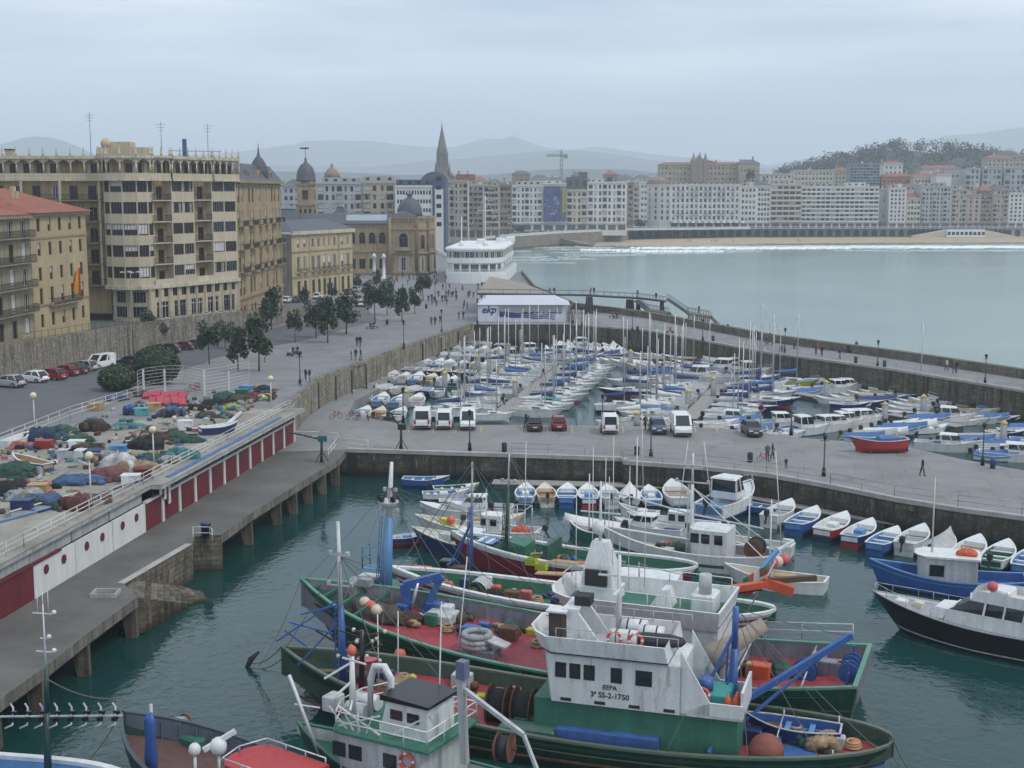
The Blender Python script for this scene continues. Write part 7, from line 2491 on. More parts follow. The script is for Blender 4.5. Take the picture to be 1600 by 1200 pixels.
panes(C_,(0,1.9),(20,1.9),[8,9.4,10.8],2.2,3.0,.8,-1)
b0=C_.l(736,905,.8)
mast(C_,'mast',b0,C_.top(738,722,b0),BBLUE,.18,.07,SHW,.62,((.7,.5,SHW2),),True)
m=MB()
for s_ in(-1,1):
 m.bar(b0+V((1.8,s_*.8,.6)),b0.lerp(C_.top(738,722,b0),.5),.1,BBLUE)
m.bar(b0+V((1.7,-.8,1.2)),b0+V((1.7,.8,1.2)),.1,BBLUE)
C_.add('mast_stays',m)
for i,(x,y,hh,c)in enumerate(((700,895,1.2,BBLK),(716,900,.9,BROWN),(760,915,1.0,SHW))):
 p=C_.l(x,y,.8)
 m=MB()
 m.chamfer(p.x-.6,p.x+.6,p.y-.5,p.y+.5,.7,.7+hh,c,.1)
 C_.add('deck_gear',m)
m=MB()
p=C_.l(750,920,1)
m.loft([[V((p.x+.9*cos(a),p.y+w_,.7+1.1*sin(a)))for a in[pi*i/8 for i in range(9)]]for w_ in(-.8,.8)],SHW2,closed=False)
C_.add('curved_shelter',m)
D=Ship('fishing_boat','red hulled fishing boat with white rim, green deck and yellow crates aboard',(14.6,102.4),(-5.2,110.6))
fD=put_hull(D.o,hull(D.L,5.4,(1.7,1.35,2.4),bp=3.0,tr=0,rake=.06,th=.28,bul=.7,flare=.25,out=paint((.22,.015,.03),.4),rim=BW_,inn=BGREEN,deck=DECKG,stripes=((.86,1.,BW_),),n=18))
m=MB()
m.hexa([(14.2,-1.2,.8),(17.4,-.8,1.6),(17.4,.8,1.6),(14.2,1.2,.8),(14.2,-1.2,2.2),(16.0,-.8,2.4),(16.0,.8,2.4),(14.2,1.2,2.2)],DECKG)
m.box(12.0,12.4,-1.7,1.7,.7,2.6,paint((.02,.08,.05),.5))
D.add('foredeck_house',m)
m=MB()
for k,c in enumerate((BLBLUE,BW_,BLBLUE,BW_)):
 m.bar((17.4+k*.35,-.75,2.0+k*.05),(17.4+k*.35,.9,2.0+k*.05),.34,c,.05)
D.add('striped_awning',m)
b0=D.l(790,880,.8)
mast(D,'mast',b0,D.top(796,710,b0),paint((.01,.06,.035),.4),.22,.06,SHW,.7,((.75,.6,SHW2),),True)
for i,(x,y)in enumerate(((838,868),(852,880),(866,862),(830,884),(846,892))):
 p=D.l(x,y,1.2)
 m=MB(D.Wm)
 z=.8+(.5 if i>2 else 0)
 m.box(p.x-.45,p.x+.45,p.y-.32,p.y+.32,z,z+.06,CRATEY)
 for a in((p.x-.45,p.x-.4,p.y-.32,p.y+.32),(p.x+.4,p.x+.45,p.y-.32,p.y+.32),(p.x-.4,p.x+.4,p.y-.32,p.y-.27),(p.x-.4,p.x+.4,p.y+.27,p.y+.32)):
  m.box(a[0],a[1],a[2],a[3],z+.06,z+.5,CRATEY)
 tag(m.build('fish_crate'),'yellow fish crate on the green deck, %s from the tan boards'%ORD[4-i],'crate','yellow crates on the red hulled boat')
for i,(x,y)in enumerate(((884,878),(862,896))):
 p=D.l(x,y,1.5)
 m=MB(D.Wm)
 m.cbox((p.x,p.y,1.5),(2.4,1.6,.1),PLY,.2*i,.15)
 tag(m.build('board'),['tan plywood board lying on the red hulled boat by its far rim','tan plywood board nearest the dark trawler side'][i],'board')
E=Ship('fishing_launch','blue hulled fishing launch with white deck and navy engine box',(3.0,108.8),(-8.8,114.8),'boat')
put_hull(E.o,hull(E.L,3.6,(1.3,1.1,1.8),tr=.7,rake=.1,th=.12,bul=.45,out=BNAVY,rim=BCREAM,inn=BW_,deck=BW_,n=14))
E.add('cabin',house(m:=MB(),6.2,8.8,-1.0,1.0,.8,2.2,BW_,-.3,.5)and m)
panes(E,(0,1.0),(9,1.0),[7.0,8.0],1.5,2.0,.6,-1)
E.add('engine_box',MB().chamfer(3.2,5.4,-.8,.8,.7,1.7,BBLUE,.1))
E.add('mast',MB().tube([(5.8,0,.8),(5.8,0,6)],[.09,.05],SHW,6))
Fb=Ship('fishing_launch','white fishing launch with orange float and cluttered stern gantry',(2.4,115.8),(-8.9,119.8),'boat')
put_hull(Fb.o,hull(Fb.L,3.3,(1.2,1.0,1.7),tr=.7,rake=.1,th=.1,bul=.4,out=BW_,rim=BW_,inn=BCREAM,deck=BW_,n=14))
Fb.add('cabin',house(m:=MB(),3.4,5.6,-.9,.9,.7,2.4,BW_,-.2,.5)and m)
panes(Fb,(0,.9),(9,.9),[4.0,4.9],1.5,2.1,.6,-1)
m=MB()
for u in(1.0,2.4):
 for v in(-1,1):
  m.tube([(u,v,.8),(u,v,3.2)],.05,STEEL,5)
m.bar((1,-1,3.2),(2.4,-1,3.2),.06,STEEL)
m.bar((1,1,3.2),(2.4,1,3.2),.06,STEEL)
m.bar((1,-1,3.2),(1,1,3.2),.06,STEEL)
m.bar((2.4,-1,3.2),(2.4,1,3.2),.06,STEEL)
Fb.add('gantry',m)
tag(MB(Fb.Wm).ball((8.2,.5,1.6),.4,FLOATO,12,8).build('buoy'),'orange red ball float on the white launch bow','buoy')
tag(MB(Fb.Wm).heap((1.7,0,.8),.8,.7,.7,BORNG,2).build('net_pile'),'orange net bundle under the white launch stern gantry','net')
H=Ship('fishing_boat','white fishing boat with grey deck, wheelhouse aft and cross armed mast',(22.0,106.6),(7.6,112.9))
put_hull(H.o,hull(H.L,4.6,(1.6,1.3,2.4),tr=0,rake=.08,th=.16,bul=.7,out=BW_,rim=BW_,inn=BGREY,deck=BGREY,stripes=((.3,.5,BGREEN),),n=16))
H.add('wheelhouse',house(m:=MB(),4.2,7.4,-1.5,1.5,.6,3.3,SHW,.2,.6)and m)
panes(H,(0,1.5),(9,1.5),[4.9,6.0,6.9],2.2,3.0,.7,-1)
b0=V((7.6,0,.6))
mast(H,'mast',b0,V((7.6,0,9.4)),SHW,.26,.09,SHW,.7,((.72,1.5,SHW),(.86,.8,SHW)),True)
m=MB()
m.bar((7.6,0,4.2),(14.6,.4,5.6),.12,SHW)
m.bar((7.6,0,4.2),(1.2,1.6,4.0),.1,SHW)
for s_ in(-1,1):
 m.bar((7.6,0,6.5),(1.0,s_*1.9,1.6),.07,SHW)
H.add('derrick',m)
H.add('net_reel',drum(MB(),(2.2,0,1.9),(0,1,0),.8,1.4,NETK,RUST))
for i,(u,v)in enumerate(((9.3,.7),(10.4,-.5),(11.2,.4),(9.9,-.9))):
 m=MB(H.Wm)
 m.chamfer(u-.4,u+.4,v-.35,v+.35,.65,1.3,[BCREAM,RUBBER,BYEL,BORNG][i],.05)
 tag(m.build('fish_box'),['cream','black','yellow','orange'][i]+' gear box on the grey deck of the cross masted boat','box')
for i,(u,v,c)in enumerate(((.5,2.2,BPINK),(.2,1.8,FLOATW),(-.2,1.0,BPINK))):
 tag(MB(H.Wm).ball((u-.3,v+.2,1.5),.5,c,12,8).build('buoy'),['pink ball fender hanging at the stern of the cross masted boat','cream ball fender at the stern of the cross masted boat','pink ball fender lowest round the cross masted stern'][i],'fender')
J=Ship('launch','white launch with long blue side stripe moored before the quay pontoon',(18.6,118.2),(10.6,121.6),'boat')
put_hull(J.o,hull(J.L,2.9,(1.1,1.0,1.5),tr=.75,rake=.1,th=.12,bul=.35,out=BW_,rim=BW_,inn=BW_,deck=BGREY,stripes=((.6,.95,BBLUE),),n=12))
J.add('cabin',house(m:=MB(),2.6,4.8,-.8,.8,.6,2.1,BW_,-.2,.4)and m)
panes(J,(0,.8),(9,.8),[3.2,4.1],1.3,1.9,.6,-1)
for i,(sx,sy,bx,by,c,lab)in enumerate(((24.0,111.5,17.6,114.6,BW_,'white open launch between the cross masted boat and striped launch'),(9.0,116.0,5.2,118.6,BGREEN,'green open boat tucked behind the yellow crates'),(24.5,101.2,17.0,104.6,BW_,'white rimmed boat with pink fenders near the blue folding crane'),(13.8,123.6,10.2,125.6,BW_,'small white boat behind the launch with blue stripe'))):
 S_=Ship('open_launch',lab,(sx,sy),(bx,by),'boat')
 put_hull(S_.o,hull(S_.L,S_.L*.36,(1.0,.85,1.4),tr=.6,rake=.1,th=.12,bul=.5,out=c,rim=BW_,inn=BCREAM,deck=BGREY,n=12))
 S_.add('engine_box',MB().chamfer(S_.L*.3,S_.L*.5,-.5,.5,.35,1.1,[BLBLUE,BROWN,BTAN,BW_][i],.08))
 S_.add('mast',MB().tube([(S_.L*.55,0,.4),(S_.L*.55,0,5+i)],[.09,.05],SHW,6))
m=MB()
p,q,e=GY(1160,925,93),GY(1215,860,96),GY(1240,845,97)
m.bar(p,q,.28,BLBLUE)
m.bar(q,e,.18,SHW)
m.tube([e,e+V((-.8,0,.1))],.12,SHW,6)
C_o=m.build('crane_arm',C_.o)
C_o.matrix_parent_inverse=C_.I
K=Ship('fishing_boat','bright blue fishing boat with white wheelhouse and orange ropes on top',(39.5,100.0),(28.3,103.4))
put_hull(K.o,hull(K.L,4.0,(1.5,1.2,2.1),tr=.7,rake=.07,th=.14,bul=.6,out=BBLUE,rim=BLBLUE,inn=BBLUE,deck=BBLUE,boot=BBLK,n=14,stripes=((.8,.86,BLBLUE),)))
K.add('wheelhouse',house(m:=MB(),3.6,8.0,-1.4,1.4,.6,2.9,SHW2,.1,.7)and m)
K.add('cabin_roof',house(m:=MB(),3.4,8.2,-1.5,1.5,2.9,3.05,BW_,.1,.8)and m)
panes(K,(0,1.4),(9,1.4),[6.6],1.5,2.4,1.1,-1)
panes(K,(7.95,-.5),(7.95,.5),[.5],1.9,2.6,.7,1)
m=MB()
m.text('3ª SS-1-2093',.34,BLBLUE,Matrix.Translation((8.2,1.93,1.0))@Matrix(((-1,0,0,0),(0,-.25,1,0),(0,1,.25,0),(0,0,0,1))),bold=.004)
K.add('mast',MB().tube([(7.0,0,3),(7.0,0,9)],[.08,.04],BCREAM,6))
tag(MB(K.Wm).heap((4.4,.2,3.06),.7,.6,.45,BORNG,4).build('rope_coil'),'orange rope heaped on the blue fishing boat roof','rope')
Lc=Ship('motor_cruiser','large black hulled motor cruiser with white flybridge',(39.2,84.0),(25.9,93.6),'motor boat')
fL=put_hull(Lc.o,hull(Lc.L,4.9,(1.7,1.7,2.5),tr=.85,rake=.13,th=.08,bul=.3,flare=.4,out=BBLK,rim=BGREY,inn=BW_,deck=BGREY,stripes=((.14,.19,SHW2),),n=16,bulf=lambda t:.8 if t<.25 else .12))
m=MB()
LL=Lc.L
m.loft([[V((x0,-w_,z)),V((x1,-w_*.8,z)),V((x1,w_*.8,z)),V((x0,w_,z))]for x0,x1,w_,z in((.24*LL,.66*LL,1.75,1.5),(.25*LL,.64*LL,1.7,2.6))],BW_)
m.loft([[V((x0,-w_,z)),V((x1,-w_*.8,z)),V((x1,w_*.8,z)),V((x0,w_,z))]for x0,x1,w_,z in((.66*LL,.74*LL,1.3,1.8),(.64*LL,.7*LL,1.2,2.5))],BW_)
Lc.add('cabin',m)
m=MB()
m.loft([[V((x0,-w_,z)),V((x1,-w_*.8,z)),V((x1,w_*.8,z)),V((x0,w_,z))]for x0,x1,w_,z in((.27*LL,.635*LL,1.68,2.6),(.28*LL,.55*LL,1.5,3.45))],DGLASS)
Lc.add('saloon_windows',m)
m=MB()
for u in(.33,.41,.49):
 for s_ in(-1,1):
  m.bar((u*LL,s_*1.66,2.6),(u*LL-.1,s_*1.5,3.45),.1,BW_)
Lc.add('window_pillars',m)
m=MB()
m.loft([[V((x0,-w_,z)),V((x1,-w_*.75,z)),V((x1+.4,0,z)),V((x1,w_*.75,z)),V((x0,w_,z))]for x0,x1,w_,z in((.16*LL,.55*LL,1.8,3.45),(.15*LL,.52*LL,1.75,4.2))],BW_,caps=False)
m.loft([[V((x0,-w_,z)),V((x1,-w_*.75,z)),V((x1+.4,0,z)),V((x1,w_*.75,z)),V((x0,w_,z))]for x0,x1,w_,z in((.16*LL,.55*LL,1.8,3.45),(.16*LL,.55*LL,1.8,3.58))],BW_)
for s_ in(-1,1):
 m.bar((.19*LL,s_*1.7,1.6),(.2*LL,s_*1.7,3.5),.35,BW_,.12)
m.chamfer(.4*LL,.48*LL,-.9,.9,3.58,4.3,BW_,.1)
m.chamfer(.26*LL,.32*LL,-1.1,1.1,3.58,4.1,BCREAM,.1)
m.bar((.18*LL,-1.5,4.1),(.18*LL,-1.5,5.1),.1,BW_)
m.bar((.18*LL,1.5,4.1),(.18*LL,1.5,5.1),.1,BW_)
m.bar((.18*LL,-1.55,5.1),(.18*LL,1.55,5.1),.25,BW_)
Lc.add('flybridge',m)
m=MB()
rail(m,[fL(t,1,.12,.03)for t in(.55,.7,.82,.92,.985)],.65,STEEL,.02,1,1.0)
rail(m,[fL(t,-1,.12,.03)for t in(.55,.7,.82,.92,.985)],.65,STEEL,.02,1,1.0)
Lc.add('railing',m)
m=MB()
m.chamfer(.77*LL,.81*LL,-.35,.35,1.9,2.3,BCREAM,.05)
Lc.add('deck_box',m)
for t in(.84,):
 Lc.add('hatch',MB().chamfer(t*LL,t*LL+.8,-.4,.4,2.0,2.25,BW_,.05))
tag(MB(Lc.Wm).ball((.47*LL,.9,4.55),.36,BPINK,12,8).build('buoy'),'pink ball fender on the black cruiser flybridge','fender')
m=MB(Lc.Wm)
m.chamfer(.06*LL,.13*LL,-.6,.9,1.2,1.75,BW_,.05)
tag(m.build('white_box'),'white box on the aft deck of the black cruiser','box')
Nn=Ship('trawler','dark grey trawler at the bottom edge with red wheelhouse roof',(-5.2,58.0),(-21.2,69.6))
fN=put_hull(Nn.o,hull(Nn.L,6.4,(2,1.7,3.0),bp=3.4,tr=0,rake=.06,th=.16,bul=1.1,out=paint((.02,.05,.045),.4,.1,.2,.6),rim=paint((.05,.07,.08),.5),inn=paint((.1,.13,.17),.5,.1,.2,.6),deck=paint((.12,.06,.055),.7,.2,.2,.6),n=18))
m=MB()
c=Nn.l(335,1215,3.0)
house(m,c.x-3.4,c.x+.9,-1.4,1.4,.6,2.9,SHW2,.1,.6)
Nn.add('wheelhouse',m)
Nn.add('wheelhouse_roof',house(m:=MB(),c.x-3.6,c.x+1.1,-1.55,1.55,2.9,3.1,paint((.42,.03,.03),.5),.1,.7)and m)
m=MB()
rail(m,[(c.x-3.4,1.5,3.1),(c.x+.7,1.5,3.1),(c.x+1.1,0,3.1),(c.x+.7,-1.5,3.1),(c.x-3.4,-1.5,3.1)],.3,SHW,.04,1,1.2)
for x,y,r_ in((304,1168,.3),(341,1163,.42)):
 p=Nn.l(x,y,4.6)
 m.tube([(p.x,p.y,3.0),(p.x,p.y,4.3)],.08,SHW,6)
 m.ball((p.x,p.y,4.5),(r_,r_,r_*1.1),SHW,12,8)
m.bar(Nn.l(318,1172,4.4),Nn.l(368,1142,5.2),.22,SHW)
Nn.add('radar_gear',m)
m=MB()
p=Nn.l(305,1150,1.6)
m.chamfer(p.x-1,p.x+1,p.y-.8,p.y+.8,.6,1.8,DECKG,.15)
drum(m,(p.x+1.9,p.y-.4,1.6),(0,1,.2),.6,.9,BGREY,RUST)
Nn.add('winch',m)
m=MB()
for t in[.5+.045*i for i in range(10)]:
 for s_ in(-1,1):
  q2=fN(t,s_,.3,-.05)
  m.bar(q2,V((q2.x,q2.y,fN.deck(t))),.1,paint((.1,.13,.17),.5))
Nn.add('bulwark_stanchions',m)
b0=Nn.l(240,1215,1.0)
m=MB()
t0=Nn.top(236,1112,b0)
m.tube([b0,t0+V((0,0,.4))],.09,SHW2,6)
m.loft([[b0.lerp(t0,t)+V((w_*cos(a),w_*.5*sin(a)+.1,0))for a in[2*pi*i/8 for i in range(8)]]for t,w_ in((.05,.38),(.3,.48),(.6,.36),(.85,.42),(1,.2))],BBLUE,sm=True)
Nn.add('furled_sail',m)
for i,(x,y,c,lab)in enumerate(((330,1160,CRATEY,'yellow bundle on the dark trawler near the white radar'),(285,1140,BTAN,'tan net bundle on the dark trawler foredeck'),(265,1150,BORNG,'orange rope bundle on the dark trawler foredeck'),(437,1192,CRATEY,'yellow oilskin lying on the dark trawler rail'))):
 p=Nn.l(x,y,1.4)
 tag(MB(Nn.Wm).heap((p.x,p.y,.7),.5,.45,.55,c,i).build('bundle'),lab,'bundle')
O=Ship('trawler','white fishing vessel with green upper deck, white rails and lifebuoy at the bottom edge',(5.0,59.2),(-11.5,68.6))
put_hull(O.o,hull(O.L,5.6,(1.8,1.5,2.8),tr=.6,rake=.06,th=.14,bul=.6,out=BDKG,rim=BGREEN,inn=SHW2,deck=DECKG,n=16))
oy=lambda x,y,z:O.l(x,y,z)
a,c=oy(492,1155,4.0),oy(640,1185,4.0)
o0,o1,ov=c.x,a.x,2.2
m=MB()
house(m,o0,o1,-ov,ov,.8,4.0,SHW2,.15,.6)
O.add('wheelhouse',m)
O.add('upper_deck',house(m:=MB(),o0-.6,o1+.3,-ov-.2,ov+.2,4.0,4.12,DECKG,.1,.7)and m)
panes(O,(0,ov),(o1+4,ov),[o1-.5,o1-1.5,o1-3.6],2.75,3.5,.8,-1)
m=MB()
Rt=Matrix.Translation((o1-1.7,ov+.015,1.95))@Matrix(((-1,0,0,0),(0,0,1,0),(0,1,0,0),(0,0,0,1)))
m.text('3ª SS-1-2003',.42,BBLK,Rt,bold=.006)
O.add('lettering',m)
m=MB()
rail(m,[(o0-.5,ov+.1,4.12),(o1-.4,ov+.1,4.12),(o1+.3,.9,4.12),(o1+.3,-.9,4.12),(o1-.4,-ov-.1,4.12),(o0-.5,-ov-.1,4.12),(o0-.5,ov+.1,4.12)],1.0,SHW,.04,2,1.2)
O.add('railing',m)
m=MB()
m.loft([[V((x0,-w_,z)),V((x1,-w_,z)),V((x1,w_,z)),V((x0,w_,z))]for x0,x1,w_,z in((o0+.2,o0+3.0,1.3,4.12),(o0+.2,o0+2.6,1.2,5.8))],SHW)
m.hexa([(o0,-1.4,5.8),(o0+2.9,-1.4,5.8),(o0+2.9,1.4,5.8),(o0,1.4,5.8),(o0,-1.4,5.95),(o0+2.9,-1.4,6.1),(o0+2.9,1.4,6.1),(o0,1.4,5.95)],BBLK)
O.add('bridge',m)
panes(O,(0,1.27),(o1,1.27),[o0+1.0,o0+2.0],4.9,5.4,.7,-1)
m=MB()
p=V((o1-.2,.6,4.12))
m.tube([p,p+V((0,0,3.4))],[.2,.12],SHW,8)
for k in range(3):
 m.bar(p+V((0,0,3-k)),p+V((1.1-k*2*.4,.9,2.2-k*.7)),.09,SHW)
m.bar(p+V((.3,.4,3.3)),p+V((-1.3,.6,3.3)),.08,SHW)
m.ball(p+V((0,0,3.6)),(.25,.25,.3),FLOATO,8,6)
m.tube([p+V((-.9,-.3,.2)),p+V((-.95,-.3,2.2)),p+V((-1.2,-.3,2.9)),p+V((-1.8,-.3,3.0)),p+V((-2.2,-.3,2.4)),p+V((-2.3,-.3,.2))],.19,SHW,8)
O.add('ventilators',m)
m=MB()
p2=V((o0-1.4,.3,3.0))
m.bar(p2,p2+V((.2,0,4.6)),.34,SHW2,.34)
m.bar(p2+V((0,0,3.8)),p2+V((-3.6,.5,2.4)),.2,SHW2)
m.bar(p2+V((-3.6,.5,2.4)),p2+V((-5.4,.8,-1.0)),.16,SHW2)
m.bar(p2+V((0,0,3.4)),p2+V((3.2,1.5,1.4)),.08,SHW)
drum(m,p2+V((-2.6,.6,1.6)),(1,.2,0),.7,.6,RUBBER,RUST)
m.cbox(p2+V((.1,0,4.8)),(.5,.5,.9),mat('bluegrey_lamp',(.12,.14,.22),.5,.2,3))
O.add('gallows',m)
m=MB()
rail(m,[p2+V((-1.0,1.7,-1.2)),p2+V((.4,1.9,-1.2)),p2+V((.9,1.9,-1.2))],1.3,SHW,.045,2,.5)
O.add('ladder',m)
buoyring(O.w((o0+.7,ov+.12,3.4)),O.Wm.to_3x3()@V((0,1,0)),'orange lifebuoy on the white vessel at the bottom edge',.38)
bO=V((o1+1.6,1.2,2.0))
m=MB()
m.tube([bO,O.top(452,1055,bO)],.09,SHW,6)
m.bar(O.top(460,1100,bO),O.top(500,1106,bO),.06,SHW)
O.add('pole',m)
Mm=Ship('fishing_boat','white rimmed blue fishing boat in the bottom corner with green mast and reel spar',(-34,66.0),(-18.6,62.8))
put_hull(Mm.o,hull(Mm.L,5.0,(1.8,1.6,2.3),bp=3.0,tr=0,rake=.06,th=.3,bul=.5,out=BW_,rim=BW_,inn=BLBLUE,deck=paint((.08,.25,.55),.5),n=16))
b0=Mm.l(75,1215,1.2)
mast(Mm,'mast',b0,Mm.top(72,1045,b0),paint((.015,.05,.04),.4),.2,.13,None,.6)
m=MB()
t0=Mm.top(72,1045,b0)
m.tube([t0,t0+V((0,0,3.4))],[.07,.03],SHW,6)
for k,w_ in((.9,.5),(1.6,.25),(2.9,.6)):
 m.bar(t0+V((-w_,0,k)),t0+V((w_,0,k)),.05,SHW)
 m.ball(t0+V((w_,0,k+.1)),.13,SHW,8,5)
for k in(-.3,0,.3):
 m.tube([t0+V((k,0,2.9)),t0+V((k,0,4.1))],.02,SHW,4)
Mm.add('antenna',m)
m=MB()
s0,s1=Mm.top(-60,1120,b0),Mm.top(192,1118,b0)
m.bar(s0,s1,.08,SHW2)
for i in range(11):
 p=s0.lerp(s1,(i+.5)/11)
 for k in(-1,1):
  m.tube([p+V((.0,0,0)),p+V((-.12*k,k*.25,k*.35)),p+V((-.3,k*.3,k*.55))],.055,SHW2,5)
  m.cbox(p+V((0,k*.12,k*.12)),(.25,.2,.22),BBLK)
Mm.add('reel_spar',m)
P2=Ship('open_boat','red and white open boat peeping over the bottom edge',(4.0,62.9),(-1.0,63.4),'boat')
put_hull(P2.o,hull(P2.L,2.0,(1.1,1.0,1.4),tr=.7,rake=.1,th=.12,bul=.5,out=BRED,rim=BW_,inn=BRED,deck=BRED,n=12))
bmA=A.w(A.top(531,870,A.l(537,1075,1.6)))
bmB=B.w(B.top(609,760,B.l(601,945,1.6)))
i=0
for p,q,s_,lab in((A.w(fA(1,1)),G(388,1035,.0),.4,'mooring line running from the EEPA trawler bow into the water'),(B.w(fB(1,1)),G(405,1040,.1),.5,'mooring line from the green trawler bow to a floating chain'),(A.w(fA(.985,-1)),G(388,1042,.1),.6,'second slack line from the EEPA trawler bow'),(B.w(fB(0,1)),G(1440,1240,.3),.5,'line from the square green stern down past the bottom edge'),(A.w(fA(0,1)),G(1430,1205,.3),.4,'line from the blue stern deck running off the bottom edge'),(Nn.w(fN(1,1)),G(130,1195,.3),.3,'dark line at the bow of the grey trawler'),(GY(72,1060,64),GY(190,1090,68),.4,'slack cable between green mast and grey trawler bow')):
 rope(p,q,s_,lab)
for p,q,lab in((bmB,B.w(fB(.99,1)),'forestay of the trawler with blue crane'),(bmB,B.w(fB(.55,1)),'shroud from the blue mast to the near rail'),(bmB,B.w(fB(.5,-1)),'shroud from the blue mast to the far rail'),(bmB,GY(955,868,85),'long stay from the blue mast to the tall white house'),(bmA,A.w(fA(.99,1)),'forestay of the EEPA trawler'),(bmA,GY(870,965,74),'long stay from the EEPA foremast to its wheelhouse'),(GY(1150,950,71),GY(1330,993,73.5),'boom topping wire by the stern of the EEPA trawler'),(GY(1150,950,71),A.w(fA(.02,1)),'backstay to the blue stern of the EEPA trawler'),(GY(955,870,86),GY(1160,915,84),'stay over the tall white house'),(GY(738,730,98),GY(640,880,101),'forestay of the white rimmed boat'),(GY(796,715,106),GY(900,875,104),'stay from the dark green mast')):
 rope(p,q,.15,lab,.022,WIRE,'cable','rigging of the fishing fleet')
for x0,y0,x1,y1,Y in((684,1190,690,940,66),(592,1085,590,960,76),(622,1080,622,955,77),(710,1080,730,870,84),(1222,870,1212,705,108),(820,830,822,690,118),(1005,770,1003,640,125),(1060,800,1075,690,118),(945,820,947,715,115),(1110,775,1100,690,122)):
 m=MB()
 m.tube([GY(x0,y0,Y),GY(x1,y1,Y)],[.05,.035],SHW,5)
 tag(m.build('whip_aerial'),'thin white aerial standing among the fishing boats, %s counted across the basin'%ORD[i],'aerial','white aerials of the fishing fleet')
 i+=1
tag(MB().tube([G(385,1045,-.1),G(392,1030,.5),G(405,1018,.9)],[.12,.2,.08],NETK,6).build('weed_clump'),'clump of weed on the mooring chain in open water','weed')
CL=[(A,560,1050,'h',NETK,'black net heap beside the lamp rig on the red foredeck'),(A,610,1075,'c',BNAVY,'navy crate on the red foredeck near the hatch'),(A,700,1100,'c',SHW2,'pale box between hatch and winch drums'),(A,640,1060,'h',BTAN,'tan rope heap near the trawler hatch'),(A,590,1055,'c',BPINK,'pink tub on the red foredeck'),(A,1175,1150,'c',BNAVY,'navy bin beside the rusty ball'),(A,1260,1150,'h',NETG,'green net bundle by the blue tender'),(A,1290,1160,'h',BTAN,'tan rope coil by the blue tender'),(B,760,985,'c',BBLUE,'blue drum case near the net hauler'),(B,640,985,'h',RUST,'rust brown chain heap under the blue crane'),(B,665,1000,'c',SHW,'white box under the blue crane'),(B,790,1005,'c',RUST,'brown machine before the tall white house'),(B,800,985,'h',NETG,'green net before the tall white house'),(B,715,950,'c',BBLUE,'blue case by the far rail of the red deck'),(B,735,960,'h',NETB,'brown net by the far rail of the red deck'),(B,580,960,'h',NETB,'brown net between capstan and blue mast'),(B,1170,1040,'h',NETB,'brown net under the canvas roll'),(B,1190,1060,'c',BORNG,'orange case under the canvas roll'),(B,1240,1020,'h',NETG,'green net on the square stern deck'),(B,1300,1050,'c',BPUR,'grey case on the square stern deck'),(C_,770,925,'h',NETK,'black net on the white rimmed boat'),(C_,800,930,'c',RUST,'brown case on the white rimmed boat'),(C_,680,890,'c',BPINK,'pink box in the bow of the white rimmed boat'),(C_,655,888,'h',FLOATO,'orange rope in the bow of the white rimmed boat'),(D,780,860,'h',NETB,'brown net near the dark green mast'),(D,760,855,'c',BLBLUE,'blue box before the dark green mast'),(D,905,890,'c',BORNG,'orange tub by the tan boards'),(H,1060,850,'h',NETG,'green net on the grey deck boat'),(H,1120,850,'c',BORNG,'orange tub on the grey deck boat'),(Fb,700,815,'c',BYEL,'yellow tub on the white launch'),(E,700,838,'c',SHW2,'grey bin on the blue launch'),(Fb,770,822,'h',BORNG,'orange net on the white launch')]
for s_,x,y,k,c,lab in CL:
 p=s_.l(x,y,1.2)
 z={A:.8,B:1.03}.get(s_,.7)
 m=MB(s_.Wm)
 p.y=(-2.7+1.1*((x*7+y)%3))*(1 if s_ is A else 1.2)if s_ in(A,B)and x<1150 else max(-2.6,min(2.6,p.y))*.6
 if s_ in(A,B,C_,D):
  z={A:fA,B:fB,C_:fC,D:fD}[s_].deck(min(.97,max(.02,p.x/s_.L)))+.02
 if k=='h':
  m.heap((p.x,p.y,z),1.0,.85,.7,heapm(c),x,rough=.4)
  for j in range(6):
   m.heap((p.x+sin(j*2.1+x)*1.1,p.y+cos(j*2.1+x)*.8,z),.4,.3,.35,heapm([c,NETB,NETK,BTAN][j%4]),j,9,4,.5)
 else:
  m.chamfer(p.x-.6,p.x+.6,p.y-.42,p.y+.42,z,z+.85,c,.06)
 tag(m.build('net_pile' if k=='h' else 'gear_box'),lab,'net' if k=='h' else 'box')
mastA,mastB2,mastC,mastD,mastH=bmA,GY(1150,950,71),C_.w(C_.top(738,722,C_.l(736,905,.8))),D.w(D.top(796,710,D.l(790,880,.8))),H.w((7.6,0,9.2))
RG=[(mastA,A,fA,.75,'EEPA foremast'),(mastA,A,fA,.6,'EEPA foremast'),(mastA,A,fA,.86,'EEPA foremast'),(mastB2,A,fA,.2,'EEPA aft mast'),(mastB2,A,fA,.1,'EEPA aft mast'),(mastB2,A,fA,.32,'EEPA aft mast'),(bmB,B,fB,.62,'blue crane mast'),(bmB,B,fB,.78,'blue crane mast'),(bmB,B,fB,.88,'blue crane mast'),(bmB,B,fB,.45,'blue crane mast'),(mastC,C_,fC,.55,'white rimmed boat mast'),(mastC,C_,fC,.98,'white rimmed boat mast'),(mastC,C_,fC,.75,'white rimmed boat mast'),(mastD,D,fD,.5,'dark green mast'),(mastD,D,fD,.98,'dark green mast'),(mastD,D,fD,.7,'dark green mast')]
for i,(t,s_,f,u,nm)in enumerate(RG):
 for sd2,sn2 in((1,'near'),(-1,'far')):
  rope(t,s_.w(f(u,sd2)),.05,'thin wire from the %s to the %s rail, %s from bow'%(nm,sn2,ORD[sum(1 for r_ in RG if r_[4]==nm and r_[3]>u)]),.02,WIRE,'cable','rigging of the fishing fleet')
